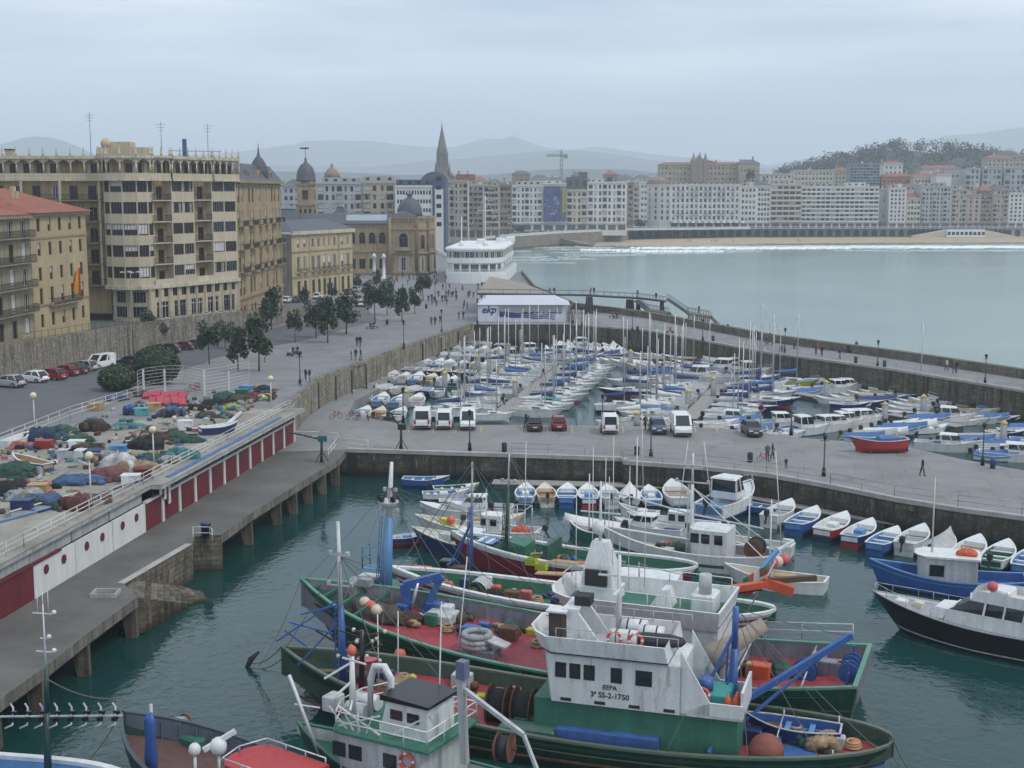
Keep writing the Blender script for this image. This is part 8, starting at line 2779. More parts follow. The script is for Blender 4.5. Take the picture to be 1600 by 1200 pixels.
for i in range(9):
 p=A.w(fA(.2+.07*i,-1))+V((0,.25,-.6))
 tag(MB().torus(p,.42,.16,RUBBER,ax=(.2,1,0),n=14,k=6).build('tyre_fender'),'black tyre fender between the two green trawlers, %s from the stern'%ORD[i],'fender','tyre fenders between the trawlers')
m=MB()
for k in range(4):
 a,c2=V((o0+3.4+k*.4,1.9,4.12)),V((o0+3.0+k*.9,1.9,5.1))
 m.bar(a,c2,.06,SHW)
m.tube([(o0+4.6,-.9,4.5),(o0+6.0,-.9,4.5)],.4,SHW,12)
m.tube([(o0+4.6,.2,4.45),(o0+5.8,.2,4.45)],.36,SHW,12)
m.chamfer(o0+6.4,o0+7.2,-.4,.6,4.13,4.9,SHW2,.06)
m.bar((o1-.3,1.9,4.2),(o1-2.8,1.9,5.2),.08,SHW)
m.bar((o1-.3,1.9,5.2),(o1-2.8,1.9,4.2),.08,SHW)
O.add('deck_fittings',m)
q=random.Random(31)
KINDS=[('fish_tub','tub'),('rope_coil','coil of rope'),('net_float','net float')]
for s_,f,nm,u0,u1,dzz,n in((A,fA,'EEPA trawler',.45,.85,.8,12),(B,fB,'blue craned trawler',.48,.84,.95,13),(C_,fC,'white rimmed boat',.5,.9,.4,14),(D,fD,'red hulled boat',.2,.9,.6,14),(A,fA,'EEPA stern',.03,.2,1.15,5),(B,fB,'square green stern',.03,.28,1.05,8)):
 for i in range(n):
  t=lerp(u1,u0,(i+q.random()*.6)/n)
  w_=f.hb(t)-.55
  p=V((t*s_.L,-q.uniform(.1,1)*w_,max(dzz,f.deck(t)+.02)))
  nm2,k=KINDS[i%3]
  c=q.choice([BORNG,BTAN,BNAVY,SHW2,BPINK,BGREEN,RUST,BYEL,BBLUE,SHW])
  m=MB(s_.Wm)
  if i%3==0:
   m.chamfer(p.x-q.uniform(.3,.6),p.x+.4,p.y-.3,p.y+.3,p.z,p.z+q.uniform(.4,.9),c,.06)
  elif i%3==1:
   for r_ in range(3):
    m.torus((p.x,p.y,p.z+.08+r_*.13),.42-r_*.04,.09,ROPE if q.random()<.5 else BTAN,n=12,k=5)
  else:
   m.ball((p.x,p.y,p.z+.28),.28,c,10,7)
   m.ball((p.x+.45,p.y+.2,p.z+.2),.2,c,8,6)
  tag(m.build(nm2),'%s on the %s deck, %s of its kind from bow'%(k,nm,ORD[i//3]),k.split()[-1]if k!='coil of rope' else 'rope','deck gear of the trawlers')
for s_,f,u0,u1,z in((A,fA,.5,.93,.02),(B,fB,.42,.93,.02)):
 m=MB()
 for fr in(.35,.82):
  for a in range(18):
   t0,t1=lerp(.04,.95,a/18),lerp(.04,.95,(a+1)/18)
   P0,P1=f(t0),f(t1)
   m.bar((P0.x,P0.y*(1-.05*(1-fr))+.03,P0.z*fr),(P1.x,P1.y*(1-.05*(1-fr))+.03,P1.z*fr),.09,RUST if fr<.5 else BDKG,.12)
 s_.add('rub_rail',m)
sd_=-sdir
sn=V((-sd_.y,sd_.x,0))
if sn.x<0:
 sn=-sn
SP=lambda u,k,z:V((shA.x,shA.y,0))+sd_*u+sn*k+V((0,0,z))
DRED=mat('door_red',(.16,.012,.022),.6,.2,.6,streak=.45,fine=.2)
DWHT=mat('shed_white',(.62,.62,.6),.7,.06,.4,streak=.12)
RIB=mat('ribbed_sheet',(.36,.37,.37),.6,.15,.6,streak=.3)
CANO=mat('canopy_edge',(.4,.4,.38),.8,.2,.5,streak=.3)
DECKC=mat('deck_concrete',(.29,.27,.235),.9,.3,.35,fine=.25)
o=thing('net_store','long low net store with dark red doors, white panels and round portholes under the deck','building',shA)
T=Matrix.Translation(-shA)
pu=lambda x,y,z=ZQ:(G(x,y,z)-shA).dot(sd_)
uW,uR,uE=pu(215,830),pu(52,936),74
m=MB(T)
m.hexa([SP(0,-1.6,ZQ-.1),SP(uE,-1.6,ZQ-.1),SP(uE,-2,ZQ-.1),SP(0,-2,ZQ-.1),SP(0,-1.6,6.3),SP(uE,-1.6,6.3),SP(uE,-2,6.3),SP(0,-2,6.3)],mat('store_back',(.06,.05,.045),.9,.2,1))
m.hexa([SP(-.1,.1,ZQ),SP(.1,.1,ZQ),SP(.1,-2,ZQ),SP(-.1,-2,ZQ),SP(-.1,.1,6.3),SP(.1,.1,6.3),SP(.1,-2,6.3),SP(-.1,-2,6.3)],DWHT)
m.build('back_wall',o)
def slab(m,u0,u1,k0,k1,z0,z1,c):
 return m.hexa([SP(u0,k1,z0),SP(u1,k1,z0),SP(u1,k0,z0),SP(u0,k0,z0),SP(u0,k1,z1),SP(u1,k1,z1),SP(u1,k0,z1),SP(u0,k0,z1)],c)
n=11
for i in range(n):
 u0,u1=uW*i/n,uW*(i+1)/n
 slab(MB(T),u0+.35,u1-.05,-.12,0,ZQ,5.2,DRED).build('door',o)
 slab(MB(T),u0-.05,u0+.35,-.2,.12,ZQ,5.25,DWHT).build('post',o)
 m=MB(T)
 m.bar(SP(u0+.2,-.1,5.4),SP(u0+.2,-.1,6.2),.1,RUST)
 m.bar(SP((u0+u1)/2,-.1,5.4),SP((u0+u1)/2,-.1,6.2),.1,RUST)
 m.build('strut',o)
slab(MB(T),0,uW,-.2,.14,5.25,5.42,DWHT).build('lintel',o)
for i in range(3):
 u0,u1=lerp(uW,uR,i/3),lerp(uW,uR,(i+1)/3)
 slab(MB(T),u0+.06,u1-.02,-.1,.06,ZQ,5.3,DWHT).build('panel',o)
 for t in(.3,.72):
  m=MB(T)
  c=SP(lerp(u0,u1,t),.07,4.55)
  m.tube([c,c+sn*.05],.34,DRED,16,sm=False)
  m.build('porthole',o)
 slab(MB(T),u0+.1,u1-.1,-.3,-.2,5.35,6.25,RIB).build('clerestory',o)
slab(MB(T),uR,uE,-.1,.04,ZQ,5.3,DRED).build('panel',o)
slab(MB(T),uR,uE,-.3,-.2,5.45,6.25,RIB).build('clerestory',o)
slab(MB(T),uR-4,uE,-.1,.16,5.3,5.45,DRED).build('lintel',o)
m=MB(T)
slab(m,-.6,uW-1,-2.0,1.1,6.28,6.58,CANO)
slab(m,-.6,uW-1,-1.2,1.14,6.6,6.66,DECKC)
slab(m,uW-1,uE,-2.0,.12,6.28,6.58,CANO)
slab(m,uW-1,uE,-1.2,.16,6.6,6.66,DECKC)
m.build('canopy',o)
struct('deck',MB().poly([SP(0,-.6,6.64),SP(uE,-.6,6.64),SP(uE,-34,6.64),SP(0,-11,6.64)][::-1],DECKC))
RAILW=mat('rail_white',(.56,.56,.53),.5,.15,2)
def fence(name,pts,h,lab,c=RAILW,n=3,every=2.0,r=.035,group=None,cat='railing'):
 m=MB()
 rail(m,pts,h,c,r,n,every)
 return tag(m.build(name),lab,cat,group)
fence('railing',[SP(u,-.4,6.66)for u in(0,20,40,60,74)],1.0,'white two bar railing on the harbour side of the net deck')
far=[GF(x,y)+V((0,0,.05))for x,y in((0,700),(110,655),(216,622))]
fence('railing',[G(-80,732,6.6)]+far,1.3,'white railing between the net deck and the car park',every=2.4)
gt=[GF(x,y)for x,y in((216,622),(225,617),(258,612),(288,612),(320,619),(358,612),(390,604))]
fence('fence',[p for p in gt],3.2,'tall white wire fence with open gate across the deck entrance',n=8,every=2.8,r=.02)
m=MB()
for i,(x,y,y2)in enumerate(((225,617,577),(258,612,577),(320,619,578),(358,612,580))):
 p=GF(x,y)
 m=MB()
 m.bar(p,(p.x,p.y,GY(x,y2,p.y).z),.2,RAILW)
 tag(m.build('fence_post'),'white square post of the deck fence, %s from the bushes'%ORD[i],'post','posts of the deck fence')
GL=None
GLO=mat('lamp_globe',(.62,.55,.38),.35,.05,2)
for x,y,y2,lab in((55,680,618,'beside the car park railing'),(241,735,671,'amid the nets and pipes'),(143,795,712,'close to the blue tarpaulin'),(424,640,591,'nearest the marina wall')):
 p=G(x,y,6.6)
 h=GY(x,y2,p.y).z-6.6
 if not GL:
  GL=thing('globe_lamp','globe lamp on a thin white pole '+lab,'street lamp',p,0,'globe lamps on the net deck')
  MB().tube([(0,0,0),(0,0,4)],.06,RAILW,6).build('pole',GL)
  MB().ball((0,0,4.1),.34,GLO,12,8).build('globe',GL)
  q=GL
 else:
  q=dup(GL,p,0,'globe lamp on a thin white pole '+lab,'globe lamps on the net deck')
 q.scale=(1,1,h/4.1)
HP=[(20,745,2.6,1.6,1.6,NETG,'dark green net heap by the grey tarpaulin'),(10,770,2.2,1.6,1.3,NETK,'black net heap at the deck edge of the frame'),(60,690,2.0,1.2,1.5,TARPN,'navy tarpaulin heap next to the far globe lamp'),(95,680,2.2,1.3,1.2,NETG,'green and blue net heap beyond the navy tarpaulin'),(122,690,1.6,1.0,.8,BGREEN,'bright green tarpaulin patch'),(150,672,1.6,1.1,1.6,BROWN,'brown stack of trays beside the car park railing'),(180,670,1.5,1.0,.6,TURQ,'turquoise net before the brown trays'),(203,668,1.6,1.0,.7,TURQ,'turquoise net before the blue barrels'),(250,690,2.2,1.3,1.6,NETB,'grey brown net heap in the middle of the deck'),(225,700,2.0,1.2,1.2,NETK,'black net heap beside the middle globe lamp'),(285,690,2.2,1.0,1.1,NETG,'green net spread towards the blue hull'),(285,715,1.8,1.0,1.2,TURQ,'pale turquoise bundle by the railing'),(165,720,1.8,1.1,1.3,TARPG,'grey covered bundle on the deck'),(187,735,1.6,1.2,2.0,TARPW,'large white sack heap on the deck'),(220,735,1.8,1.0,1.1,BTAN,'tan net in a dark red bin'),(125,755,2.6,1.2,.9,TARPB,'bright blue tarpaulin spread on the deck'),(170,750,1.6,1.2,1.6,paint((.25,.08,.08),.8),'dusky red net heap beside the white sacks'),(115,795,1.6,1.0,1.3,paint((.16,.03,.03),.8),'dark red net heap by the railing'),(150,785,1.4,1.0,1.0,paint((.24,.12,.07),.8),'brown red net heap by the railing'),(75,785,1.8,1.1,.9,TARPB,'blue tarpaulin by the wooden boards'),(40,780,1.8,1.2,1.2,TARPG,'grey sheet heap in front of the nets'),(340,635,1.8,1.2,1.1,NETK,'black net heap beyond the blue hull'),(350,625,1.8,1.1,1.2,NETG,'green net heap near the deck gate'),(375,628,1.6,1.0,1.0,NETB,'brown net heap near the railing end'),(395,622,1.4,.9,.9,paint((.2,.03,.03),.8),'red net heap near the railing end'),(310,640,1.6,1.0,.9,NETK,'dark net with white floats near the gate'),(270,650,1.4,1.0,1.4,TARPB,'blue sheet over a crate near the red mats'),(215,618,1.2,.9,.9,NETB,'brown bundle by the bushes'),(180,625,1.2,.9,.9,TARPB,'small blue bundle by the car park railing'),(235,720,1.4,.9,.9,NETG,'green net beside the red bin'),(262,722,1.2,.8,.8,TARPG,'grey rubble of floats by the turquoise bundle'),(135,700,1.8,.9,.7,NETB,'brown lattice of pot frames on the deck'),(30,700,1.6,.9,.8,BPINK,'pink sheet beyond the small boat'),(325,652,1.4,.8,.8,NETB,'brown round pot before the blue hull'),(412,612,1.3,.9,1.0,BNAVY,'navy net near the nearest globe lamp to the marina'),(400,610,1.2,.8,.9,BYEL,'yellow tub pile near the gate end'),(360,640,1.3,.8,.8,CRATEY,'yellow green float pile near the blue hull')]
for i,(x,y,rx,ry,h,c,lab)in enumerate(HP):
 p=G(x,y,6.64)
 m=MB()
 q=random.Random(i)
 m.heap((p.x,p.y,6.64),rx*.8,ry*.8,h*.8,heapm(c),i,22,8,.4)
 for j in range(9):
  a=q.uniform(0,6.28)
  e=(p.x+cos(a)*rx*q.uniform(.4,1),p.y+sin(a)*ry*q.uniform(.4,1),6.64)
  m.heap(e,q.uniform(.25,.6),q.uniform(.2,.45),h*q.uniform(.25,.7),heapm(q.choice([c,c,NETK,NETB,NETG,TARPG,TARPB,BTAN])),j+i,9,4,.5)
 tag(m.build('net_pile'),lab,'net')
q=random.Random(2)
BX=[(205,645,BBLUE,'t','blue barrel on the deck beside the teal crate'),(198,648,BNAVY,'t','navy barrel on the deck beside the teal crate'),(221,648,BTURQ,'b','teal crate with a lid on the deck'),(120,700,BW_,'b','white flat box with dark holes on the deck'),(122,715,BW_,'b','second white flat box nearer the sacks'),(148,715,TARPN,'b','navy slatted crate by the grey bundle'),(222,745,DRED,'b','dark red bin holding tan net'),(185,708,BLBLUE,'b','pale blue bin behind the white sacks'),(232,690,BBLUE,'t','bright blue tub by the middle net heap'),(290,668,SHW,'b','white plate leaning near the blue sheet'),(385,612,BLBLUE,'b','light blue crate on top of the gate nets'),(378,618,BGREEN,'b','green crate by the gate nets'),(60,770,BTAN,'b','brown plywood crate among the boards'),(35,795,BNAVY,'b','navy lidded box at the deck edge'),(150,640,BTAN,'b','tan fish tray pile by the railing'),(70,700,BRED,'b','red crate beside the navy tarpaulin'),(105,715,SHW2,'b','grey locker by the white flat boxes'),(205,755,SHW,'b','white box by the dusky red net'),(240,640,BTAN,'b','tan pallet before the red mats')]
for x,y,c,k,lab in BX:
 p=G(x,y,6.64)
 m=MB()
 if k=='t':
  m.lathe([(.36,6.64),(.42,7.0),(.42,7.3),(.36,7.6),(.05,7.62)],c,(p.x,p.y,0),12)
 else:
  m.cbox((p.x,p.y,7.0),(1.5,1.1,.74),c,q.uniform(-.4,.4))
  m.cbox((p.x,p.y,7.39),(1.56,1.16,.05),c,0)
 tag(m.build('barrel' if k=='t' else 'crate'),lab,'barrel' if k=='t' else 'crate')
for x,y,w_,d_,a,lab in((262,632,4.2,2.2,.3,'red foam mats stacked in a low row on the deck'),(258,622,5.2,1.4,.1,'red upturned canoe shaped cover near the gate')):
 p=G(x,y,6.64)
 m=MB()
 for i in range(5):
  m.cbox((p.x-w_/2+w_*(i+.5)/5,p.y,6.9+.12*(i%2)),(w_/5-.06,d_,.5),paint((.42,.04,.06),.6),a,.25)
 tag(m.build('red_mats'),lab,'mats')
for S0,B0_,c,inn,lab,zz in(((75,725),(20,712),BBLUE,BTAN,'small white rimmed blue boat lying on the net deck',6.7),((312,668),(372,662),BNAVY,BW_,'long blue hull lying along the deck near the railing',6.7),((5,690),(45,678),BW_,BW_,'white upturned skiff by the car park railing',6.7)):
 a,b_=G(*S0,7.4),G(*B0_,7.4)
 s_=Ship('beached_boat',lab,a.xy,b_.xy,'boat')
 s_.o.location.z=zz
 put_hull(s_.o,hull(s_.L,1.7,(.7,.65,.95),tr=.7,rake=.1,th=.1,bul=.4,out=c,rim=BW_,inn=inn,deck=inn,n=10))
for i,(x0,y0,x1,y1,r_,c,lab)in enumerate(((0,815,160,770,.09,BLBLUE,'long pale blue pole along the deck edge'),(60,800,240,745,.08,BNAVY,'long navy pole along the deck edge'),(190,690,250,685,.1,SHW,'short white pipe on the deck'),(282,672,330,668,.16,SHW,'white pipe by the turquoise bundle'),(345,672,376,645,.22,SHW,'thick white leaning pipe near the blue hull'),(95,690,190,700,.07,RAILW,'thin white rod across the green nets'),(15,800,120,770,.07,RAILW,'thin white rod by the blue tarpaulin'),(150,725,205,705,.07,RAILW,'thin white rod behind the sacks'))):
 tag(MB().tube([G(x0,y0,6.75),G(x1,y1,6.9)],r_,c,7).build('pole'),lab,'pole')
m=MB()
slab(m,6,uW-4,.2,.62,6.67,6.74,TARPB)
tag(m.build('blue_strip'),'long bright blue strip lying along the canopy edge above the red doors','tarpaulin')
m=MB()
for i in range(5):
 slab(m,uW-5+i*.5,uW-4.5+i*.5,.16+.02*i,.2+.02*i,4.2+.3*i,5.9,DRED if i%2 else DWHT)
tag(m.build('striped_banner'),'red and white striped banner hanging over the store doors','banner')
BLKI=mat('black_iron',(.02,.02,.022),.5,.15,2)
def derrick(x,y,lab,jib,head):
 p=G(x,y,ZQ)
 o=thing('hand_crane',lab,'crane',p)
 m=MB()
 m.tube([(0,0,0),(0,0,2.4)],[.16,.12],BLKI,8)
 for k in range(4):
  m.bar((.7*cos(k*pi/2+.4),.7*sin(k*pi/2+.4),0),(0,0,1.2),.07,BLKI)
 m.build('post',o)
 MB().cbox((.1,0,2.5),(.9,.5,.6),head).build('winch_box',o)
 j=V(jib)
 m=MB()
 for s_ in(-.18,.18):
  m.bar((0,s_,2.4),j+V((0,s_*.3,0)),.1,BLKI)
 for k in range(6):
  a=V((0,0,2.4)).lerp(j,k/6)
  m.bar(a+V((0,.16,0)),a+V((0,-.16,.2)),.05,BLKI)
 m.build('jib',o)
derrick(627,702,'black hand crane with raised lattice jib at the quay corner',(-2.2,.2,5.4),BLKI)
derrick(503,722,'hand crane with blue winch head and level jib on the pier',(-3.4,.8,3.0),paint((.03,.1,.16),.5))
fence('railing',[G(x,y,ZQ)for x,y in((513,718),(527,700),(575,703))],1.1,'white pipe railing at the pier corner beside the hand cranes',n=2)
fence('railing',[G(x,y,ZQ)for x,y in((447,690),(500,689),(528,692))],1.1,'white pipe railing behind the pier hand crane',n=2)
fence('railing',[G(x,y,ZQ)for x,y in((302,846),(302,842),(328,842),(332,846))],1.0,'small white railing on the stone block of the pier',n=2)
p=G(322,838,ZQ)
tag(MB().lathe([(.4,0),(.4,1.0),(.46,1.02),(.4,1.15),(.05,1.2)],BNAVY,p,12).build('bin'),'blue bin behind the small railing on the stone block','bin')
p=G(165,930,ZQ)
tag(MB().box(p.x-.9,p.x-.78,p.y-.7,p.y+.7,ZQ,ZQ+.3,EDGE).box(p.x+.78,p.x+.9,p.y-.7,p.y+.7,ZQ,ZQ+.3,EDGE).box(p.x-.78,p.x+.78,p.y-.7,p.y-.58,ZQ,ZQ+.3,EDGE).box(p.x-.78,p.x+.78,p.y+.58,p.y+.7,ZQ,ZQ+.3,EDGE).build('pier_hatch'),'square concrete hatch frame lying on the pier','frame')
q=random.Random(77)
m=MB()
for i in range(420):
 x,y=q.uniform(0,430),0
 y=interp([(0,820),(200,735),(430,622)],x)-q.uniform(8,1)*(q.random()<.3)-q.uniform(0,interp([(0,110),(215,100),(430,15)],x))
 p=G(x,y,6.65)
 k,c=q.random(),heapm(q.choice([NETK,NETB,NETB,NETG,TARPG,TARPB,BTAN,SHW,RUST,BPINK,BYEL,TURQ]))
 if k<.45:
  m.heap(p,q.uniform(.15,.5),q.uniform(.15,.4),q.uniform(.15,.5),c,i,8,3,.5)
 elif k<.65:
  m.bar(p,p+V((q.uniform(-1.6,1.6),q.uniform(-1,1),q.uniform(.05,.5))),.07,c)
 elif k<.85:
  m.cbox((p.x,p.y,6.8),(q.uniform(.3,.9),q.uniform(.3,.7),.3),c,q.uniform(0,3))
 else:
  m.ball(p+V((0,0,.15)),q.uniform(.1,.2),c,8,5)
struct('fishing_litter',m,'stuff')
LEAFM=[mat('leaf_%s'%n_,c,.7,.35,1.2)for n_,c in(('a',(.03,.055,.025)),('b',(.05,.078,.03)),('c',(.02,.036,.02)))]
BARK=mat('bark',(.07,.055,.045),.9,.2,3)
def crown(rx,rz,n,seed,cz,ls=.34,gaps=.35):
 q=random.Random(seed)
 m=MB()
 cl=[(V((q.uniform(-.7,.7)*rx,q.uniform(-.7,.7)*rx,cz+q.uniform(-.7,.75)*rz)),q.uniform(.35,.6))for _ in range(13)]
 for i in range(n):
  c,r_=q.choice(cl)
  d=V((q.gauss(0,1),q.gauss(0,1),q.gauss(0,1))).normalized()*(q.random()**.4)
  p=c+V((d.x*rx*r_,d.y*rx*r_,d.z*rz*r_))
  a=V((q.gauss(0,1),q.gauss(0,1),q.gauss(0,.7))).normalized()*ls
  b_=a.cross(V((q.gauss(0,1),q.gauss(0,1),q.gauss(0,1)))).normalized()*ls*.6
  m.poly([p-a,p-b_,p+a,p+b_],LEAFM[q.randrange(3)])
 return m
def mk_tree(seed,rx,rz,h,n,lab):
 o=thing('tree',lab,'tree')
 m=MB()
 m.tube([(0,0,-.1),(.05,0,h*.3),(0,.06,h*.62)],[.14,.1,.07],BARK,7)
 q=random.Random(seed)
 for k in range(5):
  a=k*1.3
  m.tube([(0,0,h*(.4+.05*k)),(cos(a)*rx*.5,sin(a)*rx*.5,h*(.6+.06*k))],[.06,.02],BARK,5)
 m.build('trunk',o)
 crown(rx,rz,n,seed,h-rz*.9).build('crown',o)
 return o
TR=[(424,515,456,'with thin crown beside the wall'),(461,535,490,'before the parked scooters'),(494,528,473,'darkest of the promenade row'),(512,536,470,'with sparse top behind the dark one'),(541,522,466,'broad one beside the pram group'),(327,569,509,'slim one nearest the parked dark cars'),(352,545,505,'small one behind the slim trees'),(372,580,516,'leaning one near the tree grate'),(405,580,501,'tall one next to a child'),(586,505,446,'tall one beside the bench'),(605,492,452,'behind the tall bench tree'),(628,503,454,'standing alone on the paving'),(648,490,454,'near the alone one'),(661,470,432,'with wide round crown by the club'),(558,455,431,'before the palace end'),(590,452,424,'before the city hall garden'),(519,470,445,'behind the parked white car'),(476,485,452,'thin one by the street ramp'),(607,470,436,'in the far clump by the city hall'),(574,470,442,'in the far clump behind parked cars'),(240,545,492,'wide crown one by the rubble wall'),(374,500,470,'small one against the upper street')]
tp_=None
TPS=[]
for i,(x,yb,yt,w_)in enumerate(TR):
 p=GF(x,yb)
 h=GY(x,yt,p.y).z-p.z
 lab='dark leafy promenade tree, '+w_
 k=i%4
 if i<4:
  t=mk_tree(30+i,[2.0,1.9,2.2,1.8][i],[2.2,2.0,2.6,2.5][i],6.5,950,lab)
  t['group']='promenade trees'
  TPS.append(t)
  t.location=p
 else:
  t=dup(TPS[k],p,i*1.7,lab,'promenade trees')
 f=h/6.3
 w2=min(1.2,max(.6,f*.85))*(1.35 if 'wide' in w_ or 'broad' in w_ else 1)
 t.scale=(w2,w2,f)
for i,(x,yb,yt,r_,lab)in enumerate(((245,600,541,2.8,'large dense clipped bush beside the fence, the taller one'),(184,610,572,2.1,'smaller dense bush beside the car park railing'))):
 p=GF(x,yb)
 o=thing('bush',lab,'bush',p)
 h=GY(x,yt,p.y).z-p.z
 m=MB()
 q=random.Random(i)
 for k in range(5200):
  d=V((q.gauss(0,1),q.gauss(0,1),q.gauss(0,1))).normalized()
  c=V((d.x*r_,d.y*r_,h*.5+d.z*h*.5))*1 if d.z>-.75 else V((0,0,h*.5))
  c=V((c.x,c.y,max(.25,c.z)))+V((q.gauss(0,.13),q.gauss(0,.13),q.gauss(0,.1)))
  a=V((q.gauss(0,1),q.gauss(0,1),q.gauss(0,1))).normalized()*.2
  b_=a.cross(d).normalized()*.15
  m.poly([c-a,c-b_,c+a,c+b_],LEAFM[q.choice([0,1,2,2])])
 m.build('foliage',o)
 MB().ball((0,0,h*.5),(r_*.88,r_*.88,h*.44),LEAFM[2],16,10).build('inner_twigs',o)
 MB().tube([(0,0,-.1),(0,0,h*.5)],.2,BARK,6).build('trunk',o)
WOODM=[mat('wood_%s'%k,c,.9,.3,.05)for k,c in(('a',(.08,.072,.06)),('b',(.11,.095,.08)),('c',(.05,.056,.046)))]
SKW=[(1205,272),(1262,254),(1290,246),(1320,242),(1360,232),(1385,226),(1405,222),(1425,232),(1445,219),(1460,221),(1490,226),(1520,224),(1545,228),(1570,240),(1640,236)]
q=random.Random(8)
m=MB()
for i in range(340):
 px=q.uniform(1210,1640)
 top_=interp(SKW,px)
 f=q.random()**1.6
 Y=lerp(1330,1120,f)
 py=lerp(top_+3,276,f)+q.uniform(-2,2)
 c=GY(px,py,Y)
 R_=q.uniform(4,8.5)
 for j in range(60):
  d=V((q.gauss(0,1),q.gauss(0,1),q.gauss(0,1))).normalized()*q.random()**.4*R_
  a=V((q.gauss(0,1),q.gauss(0,1),q.gauss(0,1))).normalized()*1.1
  b_=a.cross(V((q.gauss(0,1),q.gauss(0,1),q.gauss(0,1)))).normalized()*.7
  m.poly([c+d-a,c+d-b_,c+d+a,c+d+b_],WOODM[(i+j//40)%3])
struct('woods',m,'stuff')
for i,(px,pt,pb)in enumerate(((690,352,372),(706,350,372),(722,352,372),(742,350,370),(760,352,368),(778,350,366),(795,352,366),(815,354,366),(1000,345,358),(1172,268,290))):
 Y=640+i*22 if i<8 else(880 if i==8 else 1040)
 p=GY(px,pb,Y)
 t=dup(TPS[i%4],(p.x,Y,p.z-.5),i,'small bare tree on the far sea front, %s counted from the city hall'%ORD[i],'trees of the far sea front')
 t.scale=(1.6,1.6,(GY(px,pt,Y).z-p.z+.5)/6)
for i,(x,y)in enumerate(((585,436),(600,437))):
 p=GF(x,y)
 tag(MB().lathe([(.9,0),(.8,.6),(.5,.7),(.42,6.6),(.8,6.8),(.5,7.4),(.1,8)],DWHT,p,10).build('monument_column'),'white stone column in the city hall garden, '+['the one nearer the palace','the one nearer the tower'][i],'column')
g=[GF(x,y)for x,y in((565,440),(640,434),(642,428),(568,430))]
struct('lawn',MB().poly([(p.x,p.y,p.z+.06)for p in g],mat('lawn_green',(.05,.09,.03),.9,.2,.5)),'stuff')
TYRE=mat('tyre',(.015,.015,.016),.85,.1,3)
RIMM=mat('wheel_rim',(.3,.3,.31),.4,.1,3,metal=.5)
HEADL=mat('headlight',(.55,.56,.58),.15,0)
TAILL=mat('tail_light',(.35,.01,.01),.3,0)
CGL=mat('car_glass',(.015,.018,.022),.06,0,spec=.7)
def mk_car(c,kind='car'):
 o=thing('parked_car' if kind=='car' else 'parked_van','proto vehicle number %d'%len(USED),'car' if kind=='car' else 'van')
 L,W,bz,rz_=(4.1,1.7,.92,1.45)if kind=='car' else(4.5,1.85,1.05,1.95)
 pm=mat('carpaint_%02x%02x%02x'%tuple(int(v*255)for v in c),c,.25,.05,1,spec=.6)
 st=[(0,.62,.8),(.06,.8,.95),(.3,bz,1),(.75,bz,1),(.93,.78,.96),(1,.6,.82)]if kind=='car' else[(0,.8,.9),(.02,bz,1),(.5,bz,1),(.8,bz,1),(.95,.92,.97),(1,.7,.88)]
 m=MB()
 ring=lambda x,zt,w_:[V((x,y,z))for y,z in((-W/2*w_*.94,.22),(-W/2*w_,.45),(-W/2*w_*.98,zt-.06),(-W/2*w_*.9,zt),(W/2*w_*.9,zt),(W/2*w_*.98,zt-.06),(W/2*w_,.45),(W/2*w_*.94,.22))]
 m.loft([ring(L*t,zt,w_)for t,zt,w_ in st],pm,sm=False)
 m.build('body',o)
 a,b_,ta,tb=(.08,.72,.2,.56)if kind=='car' else(.01,.86,.03,.66)
 g=lambda x0,x1,w_,z:[V((L*x0,-W/2*w_,z)),V((L*x1,-W/2*w_,z)),V((L*x1,W/2*w_,z)),V((L*x0,W/2*w_,z))]
 MB().loft([g(a,b_,.88,bz),g(ta,tb,.72 if kind=='car' else .82,rz_-.05)],CGL).build('windows',o)
 m=MB()
 m.loft([g(ta-.01,tb+.01,.74 if kind=='car' else .84,rz_-.06),g(ta+.02,tb-.03,.66 if kind=='car' else .76,rz_)],pm)
 for s_ in(-1,1):
  for x0,x1 in((a,ta),(b_,tb),((a+b_)/2,(ta+tb)/2))+(((.25,.26),(.05,.06))if kind=='van' else()):
   m.bar((L*x0,s_*W/2*.885,bz),(L*x1,s_*W/2*(.725 if kind=='car' else .825),rz_-.05),.11 if kind=='car' else .2,pm)
 if kind=='van':
  for s_ in(-1,1):
   m.hexa([(L*.06,s_*W/2*.89,bz),(L*.3,s_*W/2*.89,bz),(L*.3,s_*W/2*.9,bz),(L*.06,s_*W/2*.9,bz),(L*.06,s_*W/2*.83,rz_-.06),(L*.3,s_*W/2*.83,rz_-.06),(L*.3,s_*W/2*.85,rz_-.06),(L*.06,s_*W/2*.85,rz_-.06)],pm)
 m.build('roof',o)
 for x in(.19,.8):
  for s_ in(-1,1):
   w_=MB()
   w_.tube([(L*x,s_*(W/2-.2),.31),(L*x,s_*(W/2+.01),.31)],.31,TYRE,14,sm=False)
   w_.tube([(L*x,s_*(W/2+.01),.31),(L*x,s_*(W/2+.025),.31)],.19,RIMM,10,sm=False)
   w_.build('wheel',o)
 for s_ in(-1,1):
  MB().cbox((L-.12,s_*W*.33,.68),(.22,.38,.16),HEADL).build('headlight',o)
  MB().cbox((.06,s_*W*.39,.78),(.18,.2,.2 if kind=='car' else .4),TAILL).build('tail_light',o)
 for x in(-.015,L+.015):
  MB().cbox((x,0,.5),(.03,.5,.12),HEADL).build('number_plate',o)
 for x in(-.03,L-.08):
  MB().box(x,x+.12,-W*.44,W*.44,.24,.44,RUBBER).build('bumper',o)
 return o
wl=math.atan2((rw[2]-rw[1]).y,(rw[2]-rw[1]).x)
CW,CR,CD,CS,CB,CM=(.7,.7,.7),(.25,.012,.018),(.03,.032,.036),(.35,.36,.37),(.03,.05,.12),(.1,.015,.02)
